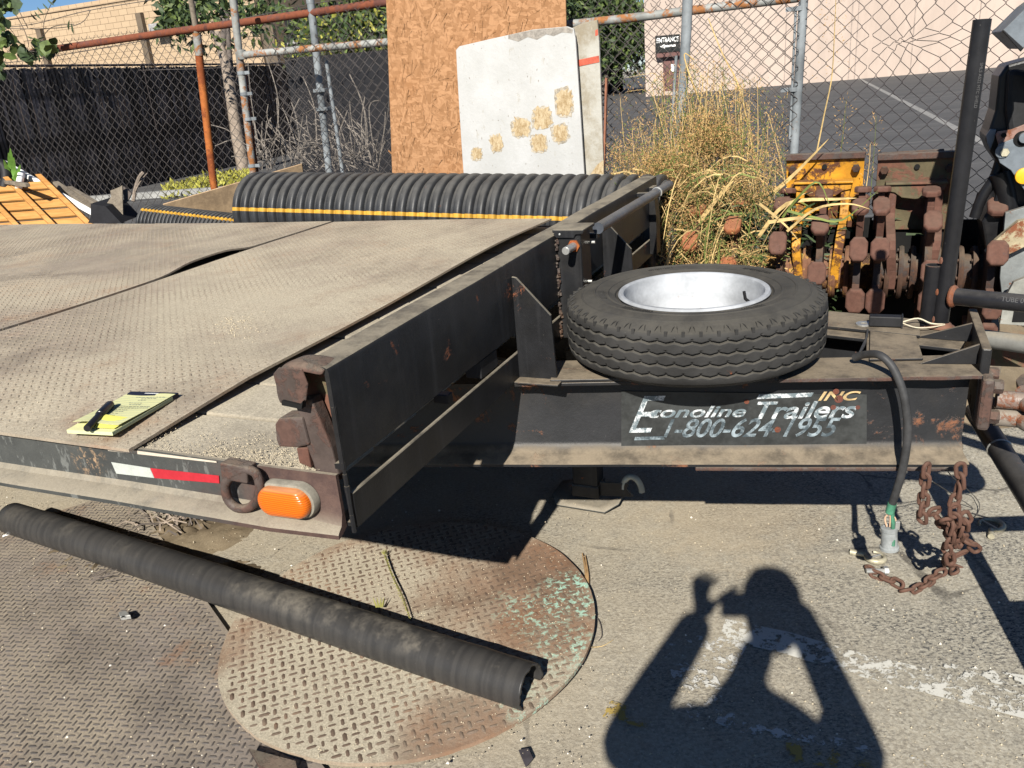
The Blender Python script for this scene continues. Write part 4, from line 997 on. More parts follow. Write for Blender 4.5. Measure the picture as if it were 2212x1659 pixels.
mb = MB(); hl = np.linalg.norm(e2-e1); mb.lathe([(.0, .004), (.012, .004), (.016, 0), (.021, .002), (.021, .010), (.0195, .012), (.0205, hl-.012), (.024, hl-.010), (.024, hl-.003), (.020, hl), (0, hl)], e1, axis=ax_, n=28); mb.build('plug_body', M['plug'], cb, smooth=True, sharp=30)
mb = MB(); mb.box(e1+TT*.018-ax_*.008, (.012, .012, .026)); mb.build('plug_clamp', M['bolt'], cb, bevel=.002)
# breakaway switch box
bx = thing('breakaway_box', W(.87, 1.43, .748), 'small black ribbed electrical box on the drawbar with thin wires', 'electrical box')
c = LOC(GZ(1912, 693, .765)); mb = MB(); mb.box(TP((c[0], c[1], .766)), (.085, .030, .030), ax=[TT, TA, [0, 0, 1]]); mb.build('box_body', M['blackrubber'], bx, bevel=.003)
mb = MB(); mb.box(TP((c[0]+.044, c[1], .766)), (.004, .034, .034), ax=[TT, TA, [0, 0, 1]]); mb.build('box_lid', M['blackrubber'], bx)
mb = MB(); mb.tube(smoothpath([TP((c[0]+.045, c[1], .763)), TP((c[0]+.085, c[1]+.025, .768)), TP((c[0]+.12, c[1]+.02, .756)), TP((c[0]+.155, c[1]+.03, .752))]), .0022, 6)
mb.tube(smoothpath([TP((c[0]+.045, c[1], .760)), TP((c[0]+.08, c[1]-.012, .752)), TP((c[0]+.12, c[1]+.0, .751)), TP((c[0]+.155, c[1]+.026, .752))]), .0018, 6); mb.build('thin_wire', simple('pale_wire', (.42, .38, .28), .6), bx, smooth=True)
mb = MB(); c2 = LOC(GZ(1866, 700, .75)); mb.lathe([(.010, 0), (.022, 0), (.022, .004), (.010, .004)], TP((c2[0], c2[1], .7485)), n=20, closedprof=True); mb.build('washer_ring', M['bolt'], bx)
mb = MB()
for k in range(2): mb.tube(smoothpath([GZ(1874, 712, .75), PA(1872, 728, 1.30), PA(1862+k*3, 750, 1.24), PA(1852-k*4, 772, 1.14)]), .0028, 6)
mb.build('drop_wire', M['cable'], bx, smooth=True)

# ------------------------------------------------------------------ safety chains
def z6(u, v): return (2840+u/1.952)*.576, (1400+v/1.952)*.576
def linkmesh():
    mb = MB(); pts = []; L, Wd = .030, .011
    for k in range(20):
        a = 2*math.pi*k/20; pts.append((Wd*math.cos(a), 0, Wd*math.sin(a)+(L/2-.0 if math.sin(a) > 0 else -L/2)*.62))
    mb.tube(pts, .0052, 8, closed=True); o = mb.build('link_proto', M['chain'], smooth=True); o.location = (0, 0, 0); return mesh_of(o)
LM = linkmesh()
def chain(name, P, label, loc):
    root = thing(name, loc, label, 'chain', 'rusty safety chains under the drawbar'); P = smoothpath(P, 8); pitch = .0305; acc = 0; k = 0; inv = root.matrix_basis.inverted(); ms = []; nxt = 0
    for a, b in zip(P[:-1], P[1:]):
        d = b-a; l = np.linalg.norm(d)
        while nxt <= acc+l and l > 0:
            p = a+d*((nxt-acc)/l); q = Vector(d).to_track_quat('Z', 'X'); rr = Matrix.Rotation((k % 2)*math.pi/2+random.uniform(-.3, .3)+.4, 4, 'Z')
            ms.append(inv@(Matrix.Translation(Vector(p))@q.to_matrix().to_4x4()@rr)); k += 1; nxt += pitch
        acc += l
    instances('link', LM, ms, root); return root
def A_(u, v, a): return PA(*z6(u, v), a)
def G_(u, v, z=.012): return GZ(*z6(u, v), z)
g1 = A_(1240, 675, .945)
chain('safety_chain', [g1+np.array([0, 0, .01]), A_(1228, 800, .955), A_(1218, 920, .965), A_(1208, 1020, .975), A_(1270, 1020, 1.0), A_(1330, 1075, 1.03), A_(1390, 1150, 1.06), A_(1425, 1220, 1.08), A_(1480, 1215, 1.10), A_(1545, 1240, 1.12), A_(1570, 1275, 1.13), A_(1520, 1300, 1.13), A_(1490, 1262, 1.12)], 'rusty chain hanging left from the drawbar with its slack looped onto the other chain', g1)
g2 = A_(1480, 672, .955)
chain('safety_chain', [g2+np.array([0, 0, .01]), A_(1490, 760, .96), A_(1470, 850, .965), A_(1445, 940, .97), A_(1455, 1020, .975), A_(1425, 1110, .985), A_(1415, 1190, 1.0), A_(1395, 1270, 1.02), A_(1405, 1340, 1.05), G_(1385, 1395, .02), G_(1440, 1425), G_(1350, 1460), G_(1290, 1500), G_(1210, 1555), G_(1110, 1578), G_(1040, 1545), G_(960, 1510), G_(890, 1480), G_(850, 1445)], 'rusty chain hanging right from the drawbar end and curling along the ground to a hook', g2)
chain('safety_chain', [A_(1500, 1010, .99), A_(1525, 1060, 1.0), A_(1505, 1130, 1.02), A_(1470, 1190, 1.05), A_(1440, 1120, 1.04), A_(1400, 1090, 1.0)], 'short bunched run of rusty chain knotted between the two hanging chains', A_(1500, 1010, .99))
# hook at the chain's end
def hook(name, c, ang, label, r=.028, latch=True, mat=None):
    root = thing(name, c, label, 'hook', 'zinc safety hooks on the ground'); mat = mat or M['brass']; mb = MB(); pts = []; rs = []
    for k in range(22):
        a = math.radians(-60+290*k/21); pts.append(np.array(c)+np.array([math.cos(a+ang)*r, math.sin(a+ang)*r, .011])); rs.append(.0045+.005*math.sin(math.pi*min(1, k/16)))
    mb.tube(pts, rs, 10); mb.build('hook_body', mat, root, smooth=True)
    mb = MB(); e = pts[0]; d = np.array([math.cos(ang-1.0), math.sin(ang-1.0), 0]); mb.tube([e, e+d*.02, e+d*.045], [.008, .009, .010], 10); mb.build('hook_shank', mat, root, smooth=True)
    if latch: mb = MB(); mb.tube([pts[3], pts[17]], .0028, 6); mb.build('latch', M['bolt'], root, smooth=True)
hook('safety_hook', G_(860, 1365, .0), 3.6, 'dull zinc hook lying at the left end of the rusty chain on the asphalt')
hook('safety_hook', G_(1710, 1130, .0), 5.2, 'round bronze coloured hook with latch lying right of the chains by a thin wire', .034)
mb = MB(); c = G_(870, 1440, .018); mb.tube([c-np.array([.03, 0, 0]), c+np.array([.035, -.01, 0])], .0075, 10); mb.lathe([(.008, 0), (.014, 0), (.014, .012), (.008, .012)], c+np.array([.02, -.006, 0]), axis=(1, -.15, 0), n=6); o = mb.build('clevis_pin', M['bolt'], smooth=True, sharp=30); tag(o, 'short zinc clevis pin through the last link of the rusty chain', 'pin')
mb = MB(); mb.tube(smoothpath([A_(1380, 690, .99), A_(1430, 760, 1.2), G_(1550, 860, .05), G_(1625, 950, .02), G_(1610, 1030, .006), G_(1550, 1080, .006)]), .0015, 5)
mb.tube(smoothpath([A_(1280, 790, 1.02), G_(1420, 880, .1), G_(1530, 950, .03), G_(1580, 990, .005), G_(1545, 1000, .005)]), .0017, 5); mb.tube([G_(1570, 1020, .01), G_(1820, 1095, .01)], .0018, 5); mb.tube([G_(1620, 1060, .01), G_(1790, 1080, .012)], .0018, 5)
o = mb.build('breakaway_wire', simple('thin_dark_wire', (.07, .065, .06), .6), smooth=True); tag(o, 'thin loose steel wire curling on the ground beside the round hook', 'wire')

# ------------------------------------------------------------------ corrugated pipes beyond the bed
def corrugated(name, p, q, r, pitch, amp, label, stripe_ang, sw, segs=72):
    p, q = np.array(p), np.array(q); L = np.linalg.norm(q-p); d = (q-p)/L; root = thing(name, (*((p+q)/2)[:2], 0), label, 'corrugated pipe', 'black corrugated pipes with a yellow stripe')
    n = int(L/pitch); prof = []
    for i in range(n):
        for (f, k) in ((0, 0), (.16, 0), (.22, .55), (.30, .9), (.42, 1), (.62, 1), (.76, .9), (.84, .55), (.90, 0)): prof.append((r-amp+amp*k, (i+f)*pitch))
    x = np.cross(d, [0, 0, 1.]); x /= np.linalg.norm(x); y = np.cross(d, x); vs = []; m = len(prof)
    for i in range(segs):
        a = 2*math.pi*i/segs
        for (rr, h) in prof: vs.append(p+(x*math.cos(a)+y*math.sin(a))*rr+d*h)
    fs = []; ms = []
    for i in range(segs):
        j = (i+1) % segs; am = 2*math.pi*(i+.5)/segs; da = (am-stripe_ang+math.pi) % (2*math.pi)-math.pi
        for k in range(m-1): fs.append((i*m+k, j*m+k, j*m+k+1, i*m+k+1)); ms.append(1 if abs(da) < sw else 0)
    mb = MB(); mb.add(vs, fs); mb.m = ms; o = mb.build('pipe_wall', [M['hdpe'], M['stripe']], root, smooth=True, sharp=50)
    mb = MB(); mb.lathe([(r-amp*1.1, .0), (r-amp*1.1, L)], p, axis=d, n=segs); mb.build('inner_liner', M['hdpe'], root, smooth=True)
    return root
def topax(u, v, a, r): P = PA(u, v, a); return P
bl = PA(548, 372, 2.78)-np.array([0, 0, .222]); br = PA(1385, 377, 2.70)-np.array([0, 0, .222])
ext = (br-bl)/np.linalg.norm(br-bl)
corrugated('corrugated_pipe', bl-ext*.03, br+ext*.12, .222, .064, .022, 'large black corrugated drain pipe with a yellow stripe, behind the trailer deck', math.radians(-13), .062, 140)
sl = GZ(308, 470, .80); sl = PA(318, 441, 2.86)-np.array([0, 0, .125]); sr = PA(800, 480, 2.62)-np.array([0, 0, .16])
corrugated('corrugated_pipe', sl, sr, .125, .034, .011, 'smaller black corrugated pipe with a thin yellow stripe, left of the large one', math.radians(302), .055, 80)
# timber cribbing that carries the pipes (out of sight behind the bed)
for (t, zt) in ((-2.2, .58), (-.5, .56)):
    cr = thing('timber_crib', W(t, 2.86, 0), 'grey timber crib under the corrugated pipes, %s end' % ('left' if t < -1 else 'right'), 'timber stack')
    zz = 0; k = 0
    while zz < zt-.10:
        for s in (-.16, .16):
            mb = MB(); mb.box(W(t+(s if k % 2 else 0), 2.86+(0 if k % 2 else s), zz+.045), ((.09, .5, .088) if k % 2 else (.5, .09, .088)), ax=[TT, TA, [0, 0, 1]]); mb.build('timber', M['greywood'], cr, bevel=.004)
        zz += .09; k += 1
# plywood sheet standing behind the pipes
P1, P2 = DEP(352, 441, 5.35), DEP(652, 354, 5.25)
dd = (P2-P1); 
mb = MB(); n_ = np.cross(dd, [0, 0, 1.]); n_ /= np.linalg.norm(n_); n_ = n_ if n_@(CAM-P1) > 0 else -n_; low = n_*.10-np.array([0, 0, .75]); mb.prism([P1, P2, P2+low, P1+low], -n_*.014); o = mb.build('plywood_sheet', M['plybrown'], bevel=.001)
mb = MB(); mb.prism([P1+np.array([0, 0, .002]), P2+np.array([0, 0, .002]), P2+np.array([0, 0, -.002])+low*.004, P1+low*.004], -n_*.018); e = mb.build('pale_sawn_edge', M['plyedge'], o)
tag(o, 'stained brown plywood sheet leaning behind the corrugated pipes', 'plywood sheet')

# ------------------------------------------------------------------ boards against the fence
A0 = 3.24
ob = thing('osb_sheet', W(-1.15, A0, 0), 'tall orange-brown strand board sheet leaning upright against the fence', 'board')
b = [LOC(PA(*p, A0)) for p in ((833.5, 0), (838, 372), (1228, 0))]
mb = MB(); tl = -1.685; tr = -.635; s_ = .12; V = [(-1.81-.015, A0-.10, .03), (-.655, A0-.10, .03), (-.625, A0+.02, 2.47), (-1.63, A0+.02, 2.47)]
mb.prism([TP(p) for p in V], -TA*.012); mb.build('board', M['osb'], ob, bevel=.001)
random.seed(11); mb = MB()
for k in range(1300):     # proud strands catching the light
    z = random.uniform(.2, 2.4); t = random.uniform(-1.80+.2*z/2.5, -.70); f = (z-.03)/2.44; a = A0-.10+.12*f-.0128; an = random.gauss(0, .55); L = random.uniform(.02, .085); wd = random.uniform(.004, .013)
    d = TT*math.sin(an)+np.array([0, 0, 1])*math.cos(an); n = TT*math.cos(an)-np.array([0, 0, 1])*math.sin(an); p = TP((t, a, z)); li = -TA*random.uniform(.0005, .004); l2 = -TA*random.uniform(.0003, .002)
    mb.add([p-n*wd/2, p+n*wd/2, p+n*wd/2*.7+d*L+li, p-n*wd/2*.7+d*L+li, p-n*wd/2+TA*.002, p+n*wd/2+TA*.002], [(0, 1, 2, 3), (0, 4, 5, 1)])
mb.build('raised_strands', M['osb'], ob, kind='stuff')
for (u, v) in ((1073, 165), (1065, 95), (897, 350)):
    pass
A1 = 3.13
M['glueedge'] = simple('torn_brown_edge', (.30, .265, .21), .85, 0, .4, 60)
wb = thing('white_board', W(-.95, A1, 0), 'big white painted board with tan bare glue patches, leaning in front of the strand board', 'board')
wp = [(985, 108), (992, 100), (1060, 84), (1150, 64), (1225, 57), (1239, 62), (1243, 84), (1246, 130), (1254, 250), (1262, 378), (1262, 420), (1004, 420), (1001, 372), (996, 300), (991, 220), (987, 150)]
L = [LOC(PA(u, v, A1)) for u, v in wp]
def leanA(z, a0): return a0+(z-1.0)*.06
def LPT(u, v, a0, out=0.):       # point on the leaning board face
    P = None; a = a0
    for _ in range(4): l = LOC(PA(u, v, a)); a = leanA(l[2], a0)
    return TP((l[0], a-out, l[2]))
botL = LPT(1006, 470, A1); botR = LPT(1264, 470, A1)
def down(P): l = LOC(P); return TP((l[0], l[1]-(l[2]-.05)*.06, .05))
poly = [LPT(u, v, A1) for u, v in wp if v < 400]; iB = [i for i, (u, v) in enumerate([x for x in wp if x[1] < 400]) if (u, v) == (1262, 378)][0]
poly = poly[:iB+1]+[down(poly[iB]), down(poly[iB+1])]+poly[iB+1:]
mb = MB(); mb.prism(poly, TA*.016); mb.build('board', M['whiteboard'], wb, bevel=.002)
def blob(cx, cy, w, h, seed, ang=0, k=18, jag=.16, sq=3.2):
    out = []
    for i in range(k):
        a = 2*math.pi*i/k; c, s = math.cos(a), math.sin(a); m = 1/((abs(c)**sq+abs(s)**sq)**(1/sq)); m *= 1+jag*tri_noise(i*1.3, seed*2.1, 0)*1.6; x, y = c*m*w/2, s*m*h/2
        out.append((cx+x*math.cos(ang)-y*math.sin(ang), cy+x*math.sin(ang)+y*math.cos(ang)))
    return out
for i, (cx, cy, w, h) in enumerate(((1219, 220, 36, 58), (1171, 254, 38, 44), (1126, 274, 36, 38), (1211, 288, 32, 38), (1165, 309, 30, 36), (1073, 309, 24, 34), (1030, 332, 22, 26))):
    mb = MB(); mb.prism([LPT(u, v, A1, .0011) for u, v in blob(cx-.6, cy+1.2, w*1.17, h*1.13, i+30, -.12, 30, .2)], TA*.001); mb.build('torn_rim', M['glueedge'], wb)
    mb = MB(); mb.prism([LPT(u, v, A1, .0022) for u, v in blob(cx, cy, w*random.uniform(.9, 1.1), h*random.uniform(.92, 1.1), i*3+1, -.12+random.uniform(-.2, .2), 30, .34, 3.2)], TA*.001); mb.build('glue_patch', M['patch'], wb)
mb = MB(); mb.prism([LPT(u, v, A1, .0010) for u, v in ((1098, 76), (1150, 65), (1224, 58), (1238, 64), (1236, 72), (1214, 70), (1196, 78), (1180, 74), (1160, 86), (1140, 80), (1120, 90), (1098, 84))], TA*.0009); mb.build('bare_top_edge', M['greypeel'], wb)
random.seed(5); mb = MB()
for k in range(70):
    u, v = random.uniform(992, 1240), random.uniform(95, 365); w = random.uniform(.5, 1.6); mb.prism([LPT(a, b_, A1, .0012) for a, b_ in blob(u, v, w, w*random.uniform(1, 4), k, random.uniform(-.3, .3), 6)], TA*.001)
mb.build('paint_chips', M['greypeel'], wb, kind='stuff')
A2 = 3.19
ws = thing('white_plank', W(-.52, A2, 0), 'narrow dirty white plank with a red stripe, right of the white board', 'board')
sp2 = [(1236, 60), (1262, 48), (1290, 43), (1294, 90), (1299, 220), (1304, 378), (1262, 378), (1250, 230), (1243, 90)]
poly = [LPT(u, v, A2) for u, v in sp2]; poly = poly[:6]+[down(poly[5]), down(poly[6])]+poly[6:]
mb = MB(); mb.prism(poly, TA*.02); mb.build('board', M['whitestrip'], ws, bevel=.002)
mb = MB(); mb.prism([LPT(u, v, A2, .003) for u, v in ((1247, 130), (1294, 120), (1295, 134), (1248, 144))], TA*.004); mb.build('red_stripe', M['redstrip'], ws)
mb = MB(); mb.prism([LPT(u, v, A2, .0012) for u, v in ((1304, 345), (1290, 356), (1276, 376), (1304, 376))], TA*.001); mb.build('bare_corner', M['patch'], ws)
mb = MB(); mb.prism([LPT(u, v, A2, .0012) for u, v in ((1286, 66), (1291, 62), (1292, 76), (1286, 78))], TA*.001); mb.build('red_tag', M['redstrip'], ws)
o_ = MB(); o_.prism([LPT(u, v, A2+.02) for u, v in ((1307, 168), (1311, 170), (1309, 250), (1305, 378), (1302, 378))], TA*.02); o = o_.build('wood_stake', M['redwood']); tag(o, 'thin red-brown wooden stake standing at the right edge of the white plank', 'stake')
# ------------------------------------------------------------------ chain link fences
def chainlink(name, root, a, t0, t1, zb, zt, mat, pitch=.074, r=.0020, lean=0., dis=None, tips=True):
    """every wire zigzags vertically and hooks round its neighbour"""
    hp = pitch/2; nW = int((t1-t0)/hp); VV = []; FF = []; base = 0
    for i in range(nW):
        x0 = t0+i*hp; ztop = zt(x0) if callable(zt) else zt; nz = int((ztop-zb)/hp); k = np.arange(nz+1); ph = (k+i) % 2
        ov = .0042; xs = x0+np.where(ph == 0, -ov, hp+ov); z = zb+k*hp; off = np.where(ph == 0, .0022, -.0022)
        pts = np.stack([xs, np.full(nz+1, a)+off, z], 1)
        # blunt the corners: two points per bend
        P = []; 
        for q in range(nz+1):
            if 0 < q < nz:
                d0 = pts[q-1]-pts[q]; d1 = pts[q+1]-pts[q]; P.append(pts[q]+d0*.13); P.append(pts[q]+d1*.13)
            else: P.append(pts[q])
        if tips: e = P[-1]; P.append(np.array([x0+hp/2, a, e[2]+.012])); P.append(np.array([x0+hp/2+(.007 if i % 2 else -.007), a, e[2]+.028]))
        P = np.array(P)
        if dis is not None: P = dis(P)
        P[:, 0] += .004*np.sin(P[:, 2]*7+i*.3)*.6; P[:, 1] += lean*(P[:, 2]-1.)+.02*np.sin(P[:, 0]*2.3+P[:, 2]*1.7)
        Wd = TW(P); d = np.gradient(Wd, axis=0); d /= np.linalg.norm(d, axis=1)[:, None]+1e-9
        x = np.cross(d, TA); x /= np.linalg.norm(x, axis=1)[:, None]+1e-9; y = np.cross(d, x); n = 3
        ring = np.stack([Wd+(x*math.cos(2*math.pi*j/n)+y*math.sin(2*math.pi*j/n))*r for j in range(n)], 1)
        m = len(P); VV.append(ring.reshape(-1, 3)); ii = np.arange(m-1)[:, None]*n; jj = np.arange(n)[None]
        FF.append((np.stack([ii+jj, ii+n+jj, ii+n+(jj+1) % n, ii+(jj+1) % n], 2).reshape(-1, 4))+base); base += m*n
    return npmesh(name, np.concatenate(VV), np.concatenate(FF), mat, root, kind='stuff')
def tube_t(name, P, r, mat, root, n=16, **k):
    mb = MB(); mb.tube(P, r, n); return mb.build(name, mat, root, smooth=True, sharp=50, **k)
AF, AB = 3.40, 3.66
fA = thing('rusty_fence', W(-3.5, AB, 0), 'back chain link fence hanging on the long rust brown rail with an orange rusty post', 'fence', 'chain link fences')
rr_ = [PA(70, 113, AB), PA(330, 75, AB), PA(600, 38, AB), PA(840, 4, AB), PA(1180, -45, AB)]
tube_t('top_rail', smoothpath(rr_, 6), .024, M['redrust'], fA)
rl = [LOC(p) for p in rr_]; rt_ = lambda t: float(np.interp(t, [l[0] for l in rl], [l[2] for l in rl]))+.035+(.45 if t > -1.9 else .0)
chainlink('chain_link_mesh', fA, AB, -5.6, .52, .03, rt_, M['wire'])
tube_t('post', [PA(425, 75, AB), PA(462, 400, AB), np.array([*PA(466, 440, AB)[:2], 0.0])], .0265, M['orangerust'], fA)
tube_t('post_sleeve', [PA(425, 72, AB), PA(431, 120, AB)], .0285, M['galvrust'], fA)
tube_t('post', [PA(409, -20, AB), PA(425, 72, AB)], .019, M['greywood'], fA)
tube_t('post', [PA(671, 4, AB), PA(711, 372, AB), np.array([*PA(716, 420, AB)[:2], 0])], .024, M['galv'], fA)
mb = MB(); mb.lathe([(.026, 0), (.026, .02), (.018, .034), (0, .04)], PA(671, 8, AB), n=16); mb.build('post_cap', M['galv'], fA, smooth=True)
for (u, v) in ((703, 235), (697, 195)): mb = MB(); mb.box(PA(u, v, AB)-TA*.02, (.09, .05, .022), ax=[TT, TA, [0, 0, 1]]); mb.build('clamp', M['galv'], fA, bevel=.003)
def barbed(name, P, root):
    S = smoothpath(P, 12); mb = MB(); mb.tube(S, .0026, 4)
    L = np.cumsum([0]+[np.linalg.norm(b-a) for a, b in zip(S[:-1], S[1:])]); nxt = .05
    for i in range(1, len(S)):
        while nxt < L[i]:
            f = (nxt-L[i-1])/(L[i]-L[i-1]); p = S[i-1]*(1-f)+S[i]*f; v = np.array([0, 0, 1])*random.uniform(-1, 1)+TA*random.uniform(-.6, .6)+TT*.3; v /= np.linalg.norm(v); mb.tube([p-v*.016, p+v*.016], .0014, 3); v2 = np.cross(v, TT); mb.tube([p-v2*.012, p+v2*.012], .0014, 3); nxt += .12
    return mb.build(name, M['wire'], root)
barbed('barbed_wire', [PA(-60, 62, AB), PA(60, 54, AB), PA(190, 23, AB), PA(340, -2, AB), PA(480, -25, AB)], fA)
barbed('barbed_wire', [PA(-40, 140, AB), PA(75, 128, AB), PA(330, 84, AB), PA(470, 52, AB), PA(600, 25, AB), PA(700, 4, AB), PA(840, -12, AB)], fA)
barbed('barbed_wire', [PA(-60, 60, AB), PA(90, 62, AB), PA(170, 52, AB), PA(196, 22, AB)], fA)
barbed('barbed_wire', [PA(1225, -6, AB), PA(1300, -14, AB), PA(1385, -26, AB)], fA)
tube_t('tension_wire', smoothpath([PA(300, 152, AB), PA(560, 140, AB), PA(835, 88, AB)]), .0018, M['wire'], fA, 4)
fB = thing('grey_fence', W(-.5, AF, 0), 'front chain link fence with a galvanised rail banded with rust and grey posts', 'fence', 'chain link fences')
gl = [PA(524, 119, AF), PA(680, 104, AF), PA(835, 91, AF), PA(1295, 46, AF), PA(1500, 22, AF), PA(1738, -7, AF)]
gl_l = [LOC(p) for p in gl]; gt = lambda t: float(np.interp(t, [l[0] for l in gl_l], [l[2] for l in gl_l]))+.055
def gnode(P): return P
tube_t('top_rail', smoothpath(gl, 6), .0215, M['galvrust'], fB)
chainlink('chain_link_mesh', fB, AF-.02, -2.62, .50, .03, gt, M['wire'])
def post(name, us, root, a, r, mat, foot=True):
    P = [PA(u, v, a) for u, v in us]; 
    if foot: d = P[-1]-P[-2]; k = P[-1][2]/max(1e-6, -d[2]); P.append(P[-1]+d*k)
    return tube_t(name, P, r, mat, root)
post('post', [(501, -25), (517, 118), (547, 372)], fB, AF+.0, .0235, M['galvrust'])
post('brace_rod', [(528, 150), (556, 372)], fB, AF+.03, .009, M['redrust'])
post('post', [(1486, -20), (1483, 60), (1468, 300)], fB, AF-.03, .026, M['galv'])
post('post', [(1737, -25), (1731, 80), (1715, 332)], fB, AF, .0215, M['galv'])
post('tension_bar', [(1719, 20), (1706, 300)], fB, AF-.01, .006, M['galv'], False)
post('tension_bar', [(1461, 120), (1450, 300)], fB, AF-.01, .008, M['galv'], False)
post('gate_stile', [(704, 125), (740, 372)], fB, AF+.1, .012, M['galv'], False)
for (u, v, a) in ((1727, 18, AF), (1715, 193, AF), (522, 158, AF), (528, 203, AF), (537, 257, AF), (545, 358, AF)):
    c = PA(u, v, a); mb = MB(); mb.lathe([(.024, -.010), (.027, -.010), (.027, .010), (.024, .010)], c, n=18, closedprof=True); mb.box(c+TT*(-.04 if u > 1000 else .04), (.045, .008, .02), ax=[TT, TA, [0, 0, 1]]); mb.build('clamp', M['galv'], fB)
mb = MB(); 
for k in range(9): mb.tube([PA(1738-.3*k, 5+k*3, AF-.024)-TT*.026, PA(1738, 5, AF-.02)], .001, 3) if False else None
c = PA(522, 118, AF); mb = MB(); mb.lathe([(0, -.03), (.03, -.028), (.033, 0), (.028, .028), (0, .03)], c, n=14); mb.build('rail_end_cup', M['galvrust'], fB, smooth=True)
# loose line posts marks red tape
for (u, v0, v1) in ((1466, 405, 460), (1490, 380, 412)):
    pass
fC = thing('torn_fence', W(1.6, AF, 0), 'chain link mesh with a torn bunched hole, stretched beside the tall black pole', 'fence', 'chain link fences')
hc = LOC(PA(1958, 89, AF)); hc2 = np.array([hc[0], hc[2]])
def tear(P):
    dx = P[:, 0]-hc2[0]; dz2 = P[:, 2]-hc2[1]; k = np.exp(-((dx-.05)/.17)**2-(dz2/.10)**2); out = P.copy()
    out[:, 2] -= dz2*k*.86; out[:, 0] += -dx*k*.45*(np.abs(dx) < .15)-.03*np.exp(-(dx/.2)**2-(dz2/.16)**2)+.006*np.sin(P[:, 2]*90+P[:, 0]*70)*k*3
    out[:, 1] += .02*k; return out
chainlink('chain_link_mesh', fC, AF, .50, 3.2, .03, 2.62, M['wiredark'], .0765, .0021, dis=tear)
tube_t('bottom_wire', [W(.5, AF, .05), W(3.2, AF, .05)], .002, M['wire'], fC, 4)
tube_t('post', [W(3.2, AF, 0), W(3.2, AF, 2.7)], .024, M['galv'], fC)

